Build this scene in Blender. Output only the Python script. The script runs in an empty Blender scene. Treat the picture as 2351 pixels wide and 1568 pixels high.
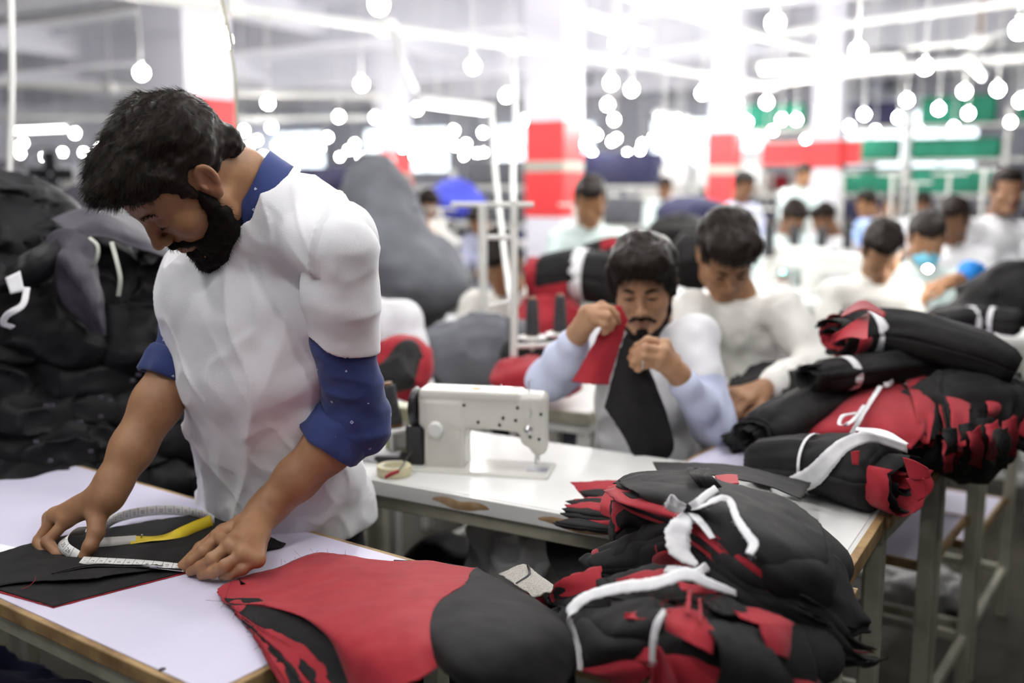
import bpy, bmesh, math, random
import numpy as np
from mathutils import Vector, Matrix

SC = bpy.context.scene
COL = SC.collection
# ------------------------------------------------------------------ camera, world, light, exposure
FPX = 35 / 36 * 2351
CZ = 1.42
PITCH = math.atan(354 / FPX)
cam_data = bpy.data.cameras.new('camera')
cam_data.lens = 35
cam_data.sensor_width = 36
cam_data.sensor_fit = 'HORIZONTAL'
cam_data.clip_start = 0.05
cam_data.clip_end = 200
cam_data.dof.use_dof = True
cam_data.dof.focus_distance = 1.62
cam_data.dof.aperture_fstop = 1.7
cam = bpy.data.objects.new('camera', cam_data)
COL.objects.link(cam)
cam.location = (0, 0, CZ)
cam.rotation_euler = (math.pi / 2 - PITCH, 0, 0)
SC.camera = cam
world = bpy.data.worlds.new('world')
SC.world = world
world.use_nodes = True
world.node_tree.nodes['Background'].inputs[0].default_value = (0.93, 0.96, 1.0, 1)
world.node_tree.nodes['Background'].inputs[1].default_value = 0.5
SC.view_settings.view_transform = 'Standard'
SC.view_settings.look = 'None'
SC.view_settings.exposure = 0.85
SC.view_settings.gamma = 1.0
SC.view_settings.use_curve_mapping = False
SC.cycles.use_denoising = True
SC.cycles.use_adaptive_sampling = True
SC.cycles.adaptive_threshold = 0.12
SC.cycles.max_bounces = 5
SC.cycles.diffuse_bounces = 3
SC.cycles.glossy_bounces = 2
SC.cycles.transmission_bounces = 2
SC.cycles.transparent_max_bounces = 4
SC.cycles.sample_clamp_indirect = 6.0
BULB_STRENGTH = 205.0
TUBE_STRENGTH = 7.0

rng = np.random.default_rng(11)
random.seed(11)

# ------------------------------------------------------------------ measuring helpers
def _ray(px, py):
    x = (px - 1175.5) / FPX
    u = -(py - 784) / FPX
    c, s = math.cos(PITCH), math.sin(PITCH)
    return np.array([x, c + u * s, -s + u * c])
def P(px, py, z=0.8):
    d = _ray(px, py); return d * ((z - CZ) / d[2]) + np.array([0, 0, CZ])
def R(px, py, Y):
    d = _ray(px, py); return d * (Y / d[1]) + np.array([0, 0, CZ])
def nrm(v):
    v = np.asarray(v, float); return v / (np.linalg.norm(v) + 1e-12)

# ------------------------------------------------------------------ noise
def _h(i, j, k, seed):
    n = (i.astype(np.int64) * 374761393 + j.astype(np.int64) * 668265263 + k.astype(np.int64) * 2147483647 + seed * 974711) & 0xffffffff
    n = ((n ^ (n >> 13)) * 1274126177) & 0xffffffff
    n = n ^ (n >> 16)
    return (n & 0xffff) / 65535.0
def noise(Q, seed=0):
    Q = np.asarray(Q, float)
    i = np.floor(Q).astype(np.int64); f = Q - i; f = f * f * (3 - 2 * f)
    r = 0
    for a in (0, 1):
        wa = f[..., 0] if a else 1 - f[..., 0]
        for b in (0, 1):
            wb = f[..., 1] if b else 1 - f[..., 1]
            for c in (0, 1):
                wc = f[..., 2] if c else 1 - f[..., 2]
                r = r + wa * wb * wc * _h(i[..., 0] + a, i[..., 1] + b, i[..., 2] + c, seed)
    return r * 2 - 1
def fbm(Q, o=3, seed=0):
    r = 0; a = 1.0; Q = np.asarray(Q, float)
    for k in range(o):
        r = r + a * noise(Q, seed + k * 17); Q = Q * 2.03 + 5.3; a *= .5
    return r
def crease(Q, seed=0):
    return (1 - np.abs(noise(Q, seed))) ** 6
def ridge(Q, seed=0):
    return 1 - np.abs(noise(Q, seed)) * 2

# ------------------------------------------------------------------ objects
def tag(o, label=None, cat=None, group=None, kind=None):
    if label: o['label'] = label
    if cat: o['category'] = cat
    if group: o['group'] = group
    if kind: o['kind'] = kind
    return o
def empty(name, loc=(0, 0, 0), label=None, cat=None, group=None):
    o = bpy.data.objects.new(name, None); COL.objects.link(o)
    o.location = tuple(float(v) for v in loc); o.empty_display_size = .05
    return tag(o, label, cat, group)
def wloc(o):
    v = np.zeros(3)
    while o is not None:
        v = v + np.array(o.location); o = o.parent
    return v
def mk(name, V, Fc, mat=None, parent=None, smooth=True, loc=None, mats=None, fmat=None, tint=None):
    """V in world coordinates; Fc a list of faces or an (n,4) array."""
    V = np.asarray(V, float).reshape(-1, 3)
    base = wloc(parent) if parent is not None else np.zeros(3)
    off = np.zeros(3) if loc is None else np.asarray(loc, float)
    if parent is not None and loc is None: off = base.copy()
    Vl = V - off
    me = bpy.data.meshes.new(name)
    if isinstance(Fc, np.ndarray) and Fc.ndim == 2:
        n, k = Fc.shape
        me.vertices.add(len(Vl)); me.vertices.foreach_set('co', Vl.astype(np.float32).ravel())
        me.loops.add(n * k); me.loops.foreach_set('vertex_index', Fc.astype(np.int32).ravel())
        me.polygons.add(n); me.polygons.foreach_set('loop_start', np.arange(0, n * k, k, dtype=np.int32))
        me.polygons.foreach_set('loop_total', np.full(n, k, dtype=np.int32))
        me.update(calc_edges=True)
    else:
        me.from_pydata([tuple(v) for v in Vl], [], [tuple(int(i) for i in f) for f in Fc])
    if mats: 
        for m in mats: me.materials.append(m)
    elif mat: me.materials.append(mat)
    if fmat is not None: me.polygons.foreach_set('material_index', np.asarray(fmat, dtype=np.int32))
    if smooth: me.polygons.foreach_set('use_smooth', np.ones(len(me.polygons), dtype=bool))
    if tint is not None:
        at = me.attributes.new('tint', 'FLOAT', 'POINT'); at.data.foreach_set('value', np.asarray(tint, dtype=np.float32))
    me.validate(); me.update()
    o = bpy.data.objects.new(name, me); COL.objects.link(o)
    if parent is not None: o.parent = parent
    o.location = tuple(float(x) for x in (off - base))
    return o
def dup(o, loc=None, rz=None, parent=None, label=None):
    c = o.copy(); COL.objects.link(c)
    if parent is not None: c.parent = parent
    for ch in o.children: dup(ch, parent=c)
    if loc is not None: c.location = tuple(float(v) for v in loc)
    if rz is not None: c.rotation_euler = (0, 0, rz)
    if label: c['label'] = label
    return c

class MB:
    """collects shapes into one mesh"""
    def __init__(s): s.v = []; s.f = []; s.n = 0
    def add(s, V, Fc):
        V = np.asarray(V, float).reshape(-1, 3)
        s.v.append(V); s.f += [tuple(int(i) + s.n for i in f) for f in Fc]; s.n += len(V); return s
    def box(s, c, ax, h, bev=0.004):
        """c centre, ax 3 axis vectors, h half sizes; bevelled edges"""
        c = np.asarray(c, float); ax = [nrm(a) for a in ax]; b = min(bev, min(h) * .45)
        bm = bmesh.new(); bmesh.ops.create_cube(bm, size=2)
        for v in bm.verts: v.co = Vector((v.co.x * h[0], v.co.y * h[1], v.co.z * h[2]))
        if b > 1e-5: bmesh.ops.bevel(bm, geom=list(bm.edges), offset=b, segments=2, affect='EDGES', profile=.5)
        bm.verts.index_update()
        V = np.array([v.co[:] for v in bm.verts]); M = np.stack(ax)
        Fc = [[v.index for v in f.verts] for f in bm.faces]
        bm.free()
        if np.linalg.det(M) < 0: Fc = [f[::-1] for f in Fc]
        return s.add(V @ M + c, Fc)
    def beam(s, a, b, w, d, up=(0, 0, 1), bev=.003):
        a = np.asarray(a, float); b = np.asarray(b, float); L = b - a; l = np.linalg.norm(L); x = L / l
        u = np.asarray(up, float)
        if abs(np.dot(nrm(u), x)) > .95: u = np.array([.5, -.866, 0]) if abs(x[2]) > .5 else np.array([0, 0, 1.])
        y = nrm(np.cross(u, x)); z = np.cross(x, y)
        return s.box((a + b) / 2, (x, y, z), (l / 2, w / 2, d / 2), bev)
    def tube(s, pts, r, n=12, caps=True, flat=None):
        V, Fc = tube_geo(pts, r, n, caps, flat); return s.add(V, Fc)
    def lathe(s, c, prof, axis=(0, 0, 1), n=24, closed=True):
        """prof: list (radius, height) along axis"""
        z = nrm(axis); t = np.array([1., 0, 0]) if abs(z[0]) < .8 else np.array([0, 1., 0])
        x = nrm(np.cross(t, z)); y = np.cross(z, x); c = np.asarray(c, float)
        V = []; 
        for r, h in prof:
            for k in range(n):
                a = 2 * math.pi * k / n; V.append(c + z * h + (x * math.cos(a) + y * math.sin(a)) * r)
        m = len(prof); Fc = []
        for i in range(m - 1):
            for k in range(n):
                k2 = (k + 1) % n; Fc.append((i * n + k, i * n + k2, (i + 1) * n + k2, (i + 1) * n + k))
        if closed: Fc.append(tuple(range(n))[::-1]); Fc.append(tuple((m - 1) * n + k for k in range(n)))
        return s.add(V, Fc)
    def build(s, name, mat, parent=None, smooth=False, loc=None):
        o = mk(name, np.concatenate(s.v), s.f, mat, parent, smooth=True, loc=loc)
        if not smooth:
            o.data.polygons.foreach_set('use_smooth', np.zeros(len(o.data.polygons), dtype=bool))
        else:
            try: o.data.set_sharp_from_angle(angle=math.radians(38))
            except Exception: pass
        return o

def catmull(pts, n):
    pts = np.asarray(pts, float); m = len(pts)
    if m == 2:
        t = np.linspace(0, 1, n)[:, None]; return pts[0] * (1 - t) + pts[1] * t
    Pp = np.concatenate([[2 * pts[0] - pts[1]], pts, [2 * pts[-1] - pts[-2]]])
    out = []
    for t in np.linspace(0, m - 1, n):
        i = min(int(t), m - 2); f = t - i
        a, b, c, d = Pp[i], Pp[i + 1], Pp[i + 2], Pp[i + 3]
        out.append(.5 * ((2 * b) + (c - a) * f + (2 * a - 5 * b + 4 * c - d) * f * f + (-a + 3 * b - 3 * c + d) * f ** 3))
    return np.array(out)
def tube_geo(pts, r, n=12, caps=True, flat=None):
    pts = np.asarray(pts, float); m = len(pts)
    r = np.full(m, float(r)) if np.isscalar(r) else np.asarray(r, float)
    if len(r) != m: r = np.interp(np.linspace(0, 1, m), np.linspace(0, 1, len(r)), r)
    T = np.gradient(pts, axis=0); T /= np.linalg.norm(T, axis=1, keepdims=True) + 1e-12
    u = np.array([0, 0, 1.]) if abs(T[0][2]) < .9 else np.array([1., 0, 0])
    V = []
    for i in range(m):
        u = nrm(u - T[i] * np.dot(u, T[i])); w = np.cross(T[i], u)
        fu = 1.0; fw = 1.0
        if flat: fu, fw = flat
        for k in range(n):
            a = 2 * math.pi * k / n; V.append(pts[i] + r[i] * (u * math.cos(a) * fu + w * math.sin(a) * fw))
    Fc = [(i * n + k, i * n + (k + 1) % n, (i + 1) * n + (k + 1) % n, (i + 1) * n + k) for i in range(m - 1) for k in range(n)]
    if caps: Fc.append(tuple(range(n))[::-1]); Fc.append(tuple((m - 1) * n + k for k in range(n)))
    return V, Fc

def ribbon(name, pts, width, mat, parent=None, side=None, thick=.0008, n=40, twist=0., fray=0., seed=0, loc=None):
    """strip of cloth or tape along pts; side = reference direction across it; width scalar or list"""
    C = catmull(pts, n); T = np.gradient(C, axis=0); T /= np.linalg.norm(T, axis=1, keepdims=True)
    w = np.full(n, float(width)) if np.isscalar(width) else np.interp(np.linspace(0, 1, n), np.linspace(0, 1, len(width)), width)
    if side is None: S = np.tile([0, 0, 1.], (n, 1))
    else:
        side = np.asarray(side, float)
        S = np.tile(side, (n, 1)) if side.ndim == 1 else catmull(side, n)
    S = S - T * (S * T).sum(1, keepdims=True); S /= np.linalg.norm(S, axis=1, keepdims=True) + 1e-9
    N = np.cross(T, S); m = 5; V = []
    th = twist * np.linspace(0, 1, n)
    S2 = S * np.cos(th)[:, None] + N * np.sin(th)[:, None]; N2 = np.cross(T, S2)
    for i in range(n):
        for j in range(m):
            t = j / (m - 1) - .5
            wj = w[i] * (1 + (fray * noise(np.array([i * 1.7, j * 3., seed])) if j in (0, m - 1) else 0))
            V.append(C[i] + S2[i] * t * wj + N2[i] * (.12 * w[i] * (.25 - t * t)))
    V = np.array(V).reshape(n, m, 3)
    return grid_solid(name, V, mat, parent, thick, loc=loc)

def grid_normals(V):
    du = np.gradient(V, axis=0); dv = np.gradient(V, axis=1); N = np.cross(du, dv)
    return N / (np.linalg.norm(N, axis=-1, keepdims=True) + 1e-12)
def grid_solid(name, V, mat, parent=None, thick=.0015, loc=None, closed_u=False, two=None):
    nu, nv = V.shape[:2]; N = grid_normals(V)
    A = V + N * thick / 2; B = V - N * thick / 2
    VV = np.concatenate([A.reshape(-1, 3), B.reshape(-1, 3)]); o = nu * nv
    i, j = np.meshgrid(np.arange(nu - 1), np.arange(nv - 1), indexing='ij'); i = i.ravel(); j = j.ravel()
    q = np.stack([i * nv + j, (i + 1) * nv + j, (i + 1) * nv + j + 1, i * nv + j + 1], 1)
    q2 = (q + o)[:, ::-1]
    e = []
    for a in range(nu - 1):
        for jj, fl in ((0, 1), (nv - 1, 0)):
            f = [a * nv + jj, (a + 1) * nv + jj, (a + 1) * nv + jj + o, a * nv + jj + o]; e.append(f[::-1] if fl else f)
    for b in range(nv - 1):
        for ii, fl in ((0, 0), (nu - 1, 1)):
            f = [ii * nv + b, ii * nv + b + 1, ii * nv + b + 1 + o, ii * nv + b + o]; e.append(f[::-1] if fl else f)
    Fc = np.concatenate([q, q2, np.array(e)])
    return mk(name, VV, Fc, mat, parent, loc=loc)
def loft(rows, nu, nv):
    rr = np.stack([catmull(r, nv) for r in rows]); out = np.stack([catmull(rr[:, j], nu) for j in range(nv)], 1)
    return out
def cloth(name, rows, mat, parent=None, nu=60, nv=60, thick=.0016, wr=.004, ws=14, seed=0, edge=.0, loc=None, minz=None):
    """a piece of cloth lofted through rows of 3D points, wrinkled, with its own thickness and ragged edge"""
    V = loft(rows, nu, nv); N = grid_normals(V)
    w = fbm(V * ws, 3, seed) * .6 + (ridge(V * ws * .7 * np.array([1, .5, 1]), seed + 5) - .5) * .6
    V = V + N * (w * wr)[..., None]
    if edge:
        for sl, nb in ((np.s_[0], np.s_[1]), (np.s_[-1], np.s_[-2])):
            d = V[sl] - V[nb]; V[sl] = V[sl] + nrm_rows(d) * (fbm(V[sl] * 90, 2, seed + 3) * edge)[:, None]
        for sl, nb in ((np.s_[:, 0], np.s_[:, 1]), (np.s_[:, -1], np.s_[:, -2])):
            d = V[sl] - V[nb]; V[sl] = V[sl] + nrm_rows(d) * (fbm(V[sl] * 90, 2, seed + 4) * edge)[:, None]
    if minz is not None: V[..., 2] = np.maximum(V[..., 2], minz + np.linspace(0, .0006, V.shape[1])[None])
    return grid_solid(name, V, mat, parent, thick, loc=loc)
def nrm_rows(d): return d / (np.linalg.norm(d, axis=-1, keepdims=True) + 1e-12)

# ------------------------------------------------------------------ bodies: a smooth field, meshed
class Field:
    def __init__(s, A=None, c=None):
        s.ops = []; s.frame(A, c); s.g = 1.0
    def frame(s, A=None, c=None, g=1.0):
        s.A = np.eye(3) if A is None else np.asarray(A, float); s.c = np.zeros(3) if c is None else np.asarray(c, float); s.g = g; return s
    def _w(s, p): return (np.asarray(p, float) * s.g) @ s.A.T + s.c
    def cap(s, a, b, ra, rb=None, k=.012, mode='u', flat=None):
        """tapered limb from a to b; flat=(axis, ratio) squashes it along axis"""
        g = s.g; rb = ra if rb is None else rb; a = s._w(a); b = s._w(b); ra, rb, k = ra * g, rb * g, k * g
        if flat: n = nrm(s.A @ np.asarray(flat[0], float)); q = 1 / flat[1]
        def fn(X):
            Q = X - a; E = b - a; sc = 1.
            if flat:
                Q = Q + (Q @ n)[..., None] * n * (q - 1); E = E + n * (E @ n) * (q - 1)
            t = np.clip((Q @ E) / max(E @ E, 1e-12), 0, 1); d = Q - t[..., None] * E
            return (np.sqrt((d * d).sum(-1)) - (ra + (rb - ra) * t)) * (min(1, 1 / q) if flat else 1)
        r = max(ra, rb); s.ops.append((fn, np.minimum(a, b) - r, np.maximum(a, b) + r, mode, k)); return s
    def chain(s, pts, rs, k=.012, mode='u', flat=None):
        for i in range(len(pts) - 1): s.cap(pts[i], pts[i + 1], rs[i], rs[i + 1], k, mode, flat)
        return s
    def ell(s, c, r, k=.012, mode='u', rot=None):
        g = s.g; C = s._w(c); r = np.asarray(r, float) * g; k = k * g
        M = s.A if rot is None else s.A @ rot
        def fn(X):
            Q = (X - C) @ M; k0 = np.sqrt(((Q / r) ** 2).sum(-1)); k1 = np.sqrt(((Q / r ** 2) ** 2).sum(-1))
            return k0 * (k0 - 1) / (k1 + 1e-9)
        e = np.abs(M) @ r; s.ops.append((fn, C - e, C + e, mode, k)); return s
    def cut(s, p, n, lo=None, hi=None, k=.002, R=.3):
        """remove everything on the side n points to, near p"""
        p = s._w(p); n = nrm(s.A @ np.asarray(n, float))
        def fn(X): return -((X - p) @ n)
        s.ops.append((fn, p - R if lo is None else np.asarray(lo, float), p + R if hi is None else np.asarray(hi, float), 's', k)); return s
    def disp(s, f, lo, hi):
        s.ops.append((f, np.asarray(lo, float), np.asarray(hi, float), 'd', 0)); return s
    def mesh(s, lo, hi, h):
        lo = np.asarray(lo, float); lo = lo.astype(float); n = np.ceil((np.asarray(hi, float) - lo) / h).astype(int) + 1
        v = np.full(n, .5, dtype=np.float64)
        ax = [lo[i] + h * np.arange(n[i]) for i in range(3)]
        for fn, a, b, mode, k in s.ops:
            pad = k + 2.5 * h + .004
            i0 = np.maximum(np.floor((a - pad - lo) / h).astype(int), 0); i1 = np.minimum(np.ceil((b + pad - lo) / h).astype(int) + 1, n)
            if (i1 <= i0).any(): continue
            sl = tuple(slice(i0[d], i1[d]) for d in range(3))
            X = np.stack(np.meshgrid(*[ax[d][sl[d]] for d in range(3)], indexing='ij'), -1)
            o = v[sl]
            if mode == 'd':
                m = np.abs(o) < .03
                if m.any(): o[m] = o[m] + fn(X[m])
                continue
            d = fn(X); k = max(k, 1e-5)
            if mode == 'u':
                q = np.clip(.5 + .5 * (o - d) / k, 0, 1); v[sl] = o * (1 - q) + d * q - k * q * (1 - q)
            else:
                q = np.clip(.5 - .5 * (o + d) / k, 0, 1); v[sl] = o * (1 - q) - d * q + k * q * (1 - q)
        return snet(v, lo, h)
def snet(v, lo, h):
    s = v < 0; c = np.zeros(tuple(x - 1 for x in v.shape), dtype=np.int8)
    O = [(a, b, d) for a in (0, 1) for b in (0, 1) for d in (0, 1)]
    sh = v.shape
    for a, b, d in O: c += s[a:sh[0] - 1 + a, b:sh[1] - 1 + b, d:sh[2] - 1 + d]
    act = (c > 0) & (c < 8); idx = np.argwhere(act)
    if not len(idx): return np.zeros((0, 3)), np.zeros((0, 4), int)
    pos = np.zeros((len(idx), 3)); cnt = np.zeros(len(idx))
    for A in O:
        for x in range(3):
            if A[x]: continue
            B = list(A); B[x] = 1
            va = v[idx[:, 0] + A[0], idx[:, 1] + A[1], idx[:, 2] + A[2]]; vb = v[idx[:, 0] + B[0], idx[:, 1] + B[1], idx[:, 2] + B[2]]
            m = (va < 0) != (vb < 0); t = np.where(m, va / np.where(va == vb, 1, va - vb), 0)
            p = np.tile(np.array(A, float), (len(idx), 1)); p[:, x] += t
            pos += p * m[:, None]; cnt += m
    V = lo + h * (idx + pos / cnt[:, None])
    ids = -np.ones(act.shape, dtype=np.int64); ids[act] = np.arange(len(idx)); F = []
    for x in range(3):
        y, z = (x + 1) % 3, (x + 2) % 3
        s0 = np.moveaxis(s, (x, y, z), (0, 1, 2)); I = np.moveaxis(ids, (x, y, z), (0, 1, 2))
        ch = (s0[:-1] != s0[1:])[:, 1:-1, 1:-1]; e = np.argwhere(ch)
        if not len(e): continue
        i, j, k = e[:, 0], e[:, 1] + 1, e[:, 2] + 1
        q = np.stack([I[i, j - 1, k - 1], I[i, j, k - 1], I[i, j, k], I[i, j - 1, k]], 1)
        ins = s0[i, j, k]; q[~ins] = q[~ins][:, ::-1]; F.append(q)
    F = np.concatenate(F); F = F[(F >= 0).all(1)]
    return V, F
def join_geo(parts):
    V = []; F = []; n = 0
    for v, f in parts:
        V.append(v); F.append(f + n); n += len(v)
    return np.concatenate(V), np.concatenate(F)
def vnormals(V, F):
    n = np.cross(V[F[:, 2]] - V[F[:, 0]], V[F[:, 3]] - V[F[:, 1]]); N = np.zeros_like(V)
    for k in range(4): np.add.at(N, F[:, k], n)
    return nrm_rows(N)
def strands(name, roots, dirs, length, mat, parent, segs=5, r=.0005, curl=.004, seed=0, grav=(0, 0, -1), droop=.2, cs=25, loc=None):
    """hair: one thin tapering three-sided strand per root"""
    n = len(roots); g = np.asarray(grav, float); Pn = roots.copy(); D = nrm_rows(dirs)
    L = length if np.ndim(length) else np.full(n, length)
    path = [Pn.copy()]
    for k in range(segs):
        Q = Pn * cs
        c = np.stack([noise(Q, seed + 1), noise(Q, seed + 2), noise(Q, seed + 3)], 1)
        D = nrm_rows(D + droop / segs * g + c * curl * 100 / segs)
        Pn = Pn + D * (L / segs)[:, None]; path.append(Pn.copy())
    path = np.stack(path, 1); T = np.gradient(path, axis=1); T = nrm_rows(T)
    u = nrm_rows(np.cross(T, np.array([.3, .5, .8]))); w = np.cross(T, u)
    rr = r * np.linspace(1, .15, segs + 1)[None, :, None]; V = []
    for a in (0, 2.1, 4.2): V.append(path + (u * math.cos(a) + w * math.sin(a)) * rr)
    V = np.stack(V, 2)   # n, segs+1, 3, 3
    base = (np.arange(n) * (segs + 1) * 3)[:, None, None]; i = np.arange(segs)[None, :, None] * 3; j = np.arange(3)[None, None, :]; j2 = (j + 1) % 3
    q = np.stack([base + i + j, base + i + j2, base + i + 3 + j2, base + i + 3 + j], -1).reshape(-1, 4)
    return mk(name, V.reshape(-1, 3), q, mat, parent, loc=loc)
# ------------------------------------------------------------------ materials
def mat(name, col, rough=.6, col2=None, scale=8, mixr=(.4, .65), bump=0, bscale=200, metal=0, spec=.5, emit=0, sheen=0, sub=0, coat=0, weave=0, detail=3, bdist=.002):
    m = bpy.data.materials.new(name); m.use_nodes = True; nt = m.node_tree; N = nt.nodes; L = nt.links; b = N['Principled BSDF']
    b.inputs['Base Color'].default_value = (*col, 1); b.inputs['Roughness'].default_value = rough; b.inputs['Metallic'].default_value = metal
    b.inputs['Specular IOR Level'].default_value = spec
    if sheen: b.inputs['Sheen Weight'].default_value = sheen; b.inputs['Sheen Roughness'].default_value = .5
    if coat: b.inputs['Coat Weight'].default_value = coat; b.inputs['Coat Roughness'].default_value = .15
    if sub: b.inputs['Subsurface Weight'].default_value = sub; b.inputs['Subsurface Radius'].default_value = (1, .35, .2); b.inputs['Subsurface Scale'].default_value = .008
    if emit: b.inputs['Emission Color'].default_value = (*col, 1); b.inputs['Emission Strength'].default_value = emit
    tc = N.new('ShaderNodeTexCoord')
    if col2 is not None:
        n = N.new('ShaderNodeTexNoise'); n.inputs['Scale'].default_value = scale; n.inputs['Detail'].default_value = detail; L.new(tc.outputs['Object'], n.inputs['Vector'])
        r = N.new('ShaderNodeValToRGB'); r.color_ramp.elements[0].position = mixr[0]; r.color_ramp.elements[1].position = mixr[1]
        r.color_ramp.elements[0].color = (*col, 1); r.color_ramp.elements[1].color = (*col2, 1)
        L.new(n.outputs['Fac'], r.inputs[0]); L.new(r.outputs[0], b.inputs['Base Color'])
    if bump:
        n2 = N.new('ShaderNodeTexNoise'); n2.inputs['Scale'].default_value = bscale; n2.inputs['Detail'].default_value = 4; L.new(tc.outputs['Object'], n2.inputs['Vector'])
        bp = N.new('ShaderNodeBump'); bp.inputs['Strength'].default_value = bump; bp.inputs['Distance'].default_value = bdist
        L.new(n2.outputs['Fac'], bp.inputs['Height']); L.new(bp.outputs[0], b.inputs['Normal'])
    return m
def tinted(m, col, fac_attr='tint'):
    """mix a second own colour in where the mesh attribute says so (lips, knuckles, nails)"""
    nt = m.node_tree; N = nt.nodes; L = nt.links; b = N['Principled BSDF']
    a = N.new('ShaderNodeAttribute'); a.attribute_name = fac_attr
    x = N.new('ShaderNodeMix'); x.data_type = 'RGBA'
    src = b.inputs['Base Color'].links[0].from_socket if b.inputs['Base Color'].is_linked else None
    if src: L.new(src, x.inputs[6])
    else: x.inputs[6].default_value = b.inputs['Base Color'].default_value
    x.inputs[7].default_value = (*col, 1); L.new(a.outputs['Fac'], x.inputs[0]); L.new(x.outputs[2], b.inputs['Base Color'])
    return m
M = {}
M['skin'] = tinted(mat('skin', (.36, .185, .092), .5, (.29, .14, .068), 26, (.35, .7), bump=.25, bscale=420, spec=.45, bdist=.001), (.30, .10, .07))
M['skin2'] = tinted(mat('skin_light', (.44, .24, .13), .55, (.36, .185, .10), 20, (.35, .7)), (.30, .11, .08))
M['skin3'] = tinted(mat('skin_dark', (.24, .12, .062), .55, (.19, .09, .05), 20, (.35, .7)), (.19, .07, .05))
M['nail'] = mat('nail', (.72, .52, .42), .25)
M['hair'] = mat('hair', (.0085, .006, .0048), .5, (.019, .0125, .0085), 90, spec=.13)
M['beard'] = mat('beard', (.008, .0065, .006), .6, (.014, .010, .008), 90, spec=.1)
M['white'] = mat('white_cotton', (.80, .80, .82), .85, (.76, .76, .785), 6, bump=.25, bscale=520, sheen=.15, spec=.25)
M['cream'] = mat('cream_cotton', (.80, .79, .74), .85, (.76, .75, .70), 6, spec=.2)
M['bluewhite'] = mat('pale_blue_cotton', (.62, .66, .84), .85, (.58, .62, .80), 6, spec=.2)
M['mint'] = mat('pale_green_cotton', (.68, .80, .78), .85, spec=.2)
M['skyblue'] = mat('sky_blue_cotton', (.42, .58, .92), .85, spec=.2)
M['blackcloth'] = mat('black_twill', (.0105, .0098, .0100), .75, (.0145, .0135, .0135), 30, bump=.35, bscale=900, spec=.22, sheen=.02)
M['redcloth'] = mat('red_twill', (.36, .016, .028), .75, (.32, .012, .023), 24, bump=.35, bscale=900, spec=.3, sheen=.10)
M['darkred'] = mat('dark_red_twill', (.22, .010, .018), .75, spec=.3)
M['blackshell'] = mat('black_shell_fabric', (.0045, .0042, .0048), .55, (.0075, .007, .0085), 12, bump=.25, bscale=300, spec=.22)
M['greyshell'] = mat('grey_lining_fabric', (.060, .056, .070), .6, (.040, .037, .047), 10, spec=.3)
M['tie'] = mat('white_cotton_tie', (.82, .82, .83), .8, (.74, .74, .76), 60, bump=.3, bscale=500, spec=.25)
M['laminate'] = mat('lavender_white_laminate', (.66, .63, .77), .42, (.62, .59, .73), 3, bump=.06, bscale=60, spec=.4)
M['worktop'] = mat('white_laminate', (.83, .83, .81), .35, (.78, .78, .75), 3, spec=.45)
M['ply'] = mat('worn_plywood', (.38, .25, .11), .6, (.20, .115, .045), 22, (.4, .7), bump=.4, bscale=90)
M['chip'] = mat('chipped_board', (.46, .32, .18), .85, (.33, .21, .10), 30)
M['frame'] = mat('cream_painted_steel', (.40, .39, .30), .45, (.30, .29, .22), 9, (.45, .6), bump=.1, bscale=60, spec=.5)
M['frame2'] = mat('white_painted_steel', (.72, .72, .68), .4, (.62, .62, .58), 9)
M['enamel'] = mat('machine_enamel', (.66, .655, .60), .32, (.61, .605, .55), 5, coat=.3)
M['enamel_w'] = mat('white_enamel', (.80, .80, .77), .3, coat=.3)
M['steel'] = mat('steel', (.55, .55, .56), .28, metal=1)
M['darksteel'] = mat('dark_steel', (.05, .05, .055), .35, metal=.7)
M['rubber'] = mat('black_rubber', (.015, .015, .016), .6)
M['thread'] = mat('charcoal_thread', (.035, .037, .042), .8, (.05, .052, .058), 120, bump=.6, bscale=500)
M['amber'] = mat('amber_plastic', (.65, .28, .03), .3)
M['pvc'] = mat('white_conduit', (.80, .80, .77), .45)
M['ceil'] = mat('whitewashed_ceiling', (.74, .74, .80), .9, (.68, .68, .745), .5)
M['wallm'] = mat('whitewashed_wall', (.79, .79, .86), .9, (.73, .73, .80), .4)
M['floor'] = mat('worn_terrazzo_floor', (.030, .029, .019), .75, (.050, .046, .030), 1.3, (.35, .7), bump=.1, bscale=20, spec=.2)
M['colw'] = mat('white_column_paint', (.82, .81, .88), .7)
M['colr'] = mat('red_column_paint', (.80, .05, .055), .55)
M['greyband'] = mat('grey_green_band', (.42, .44, .38), .6)
M['bulb'] = mat('lit_bulb', (1, .985, .95), .5, emit=BULB_STRENGTH)
M['tubelit'] = mat('lit_tube', (.97, .97, 1), .5, emit=TUBE_STRENGTH)
M['mask'] = mat('turquoise_face_mask', (.18, .55, .72), .8)
M['sleeveblue'] = mat('bright_blue_sleeve', (.01, .22, .68), .6)
M['green'] = mat('green_mesh_cloth', (.02, .22, .13), .8, (.03, .30, .19), 2)
M['royal'] = mat('royal_blue_cloth', (.06, .08, .55), .8, (.04, .05, .42), 4)
M['navy'] = mat('navy_cloth', (.02, .022, .07), .8, (.035, .035, .08), 4)
M['grey'] = mat('grey_cloth', (.12, .125, .14), .85, (.09, .092, .105), 5, bump=.2, bscale=60)
M['denim'] = mat('dark_trousers', (.02, .021, .03), .85)
M['plastic'] = mat('clear_plastic_sheet', (.5, .5, .5), .25, (.35, .35, .34), 12, spec=.6)
M['hessian'] = mat('pale_hessian', (.50, .48, .43), .9, (.36, .34, .30), 300, bump=.8, bscale=400)
M['paper'] = mat('white_paper', (.85, .85, .87), .7)
M['ink'] = mat('ink', (.02, .02, .025), .6)
M['logoblue'] = mat('logo_blue', (.04, .17, .72), .5)
M['tapewhite'] = mat('tape_white', (.74, .73, .70), .4, spec=.45)
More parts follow.
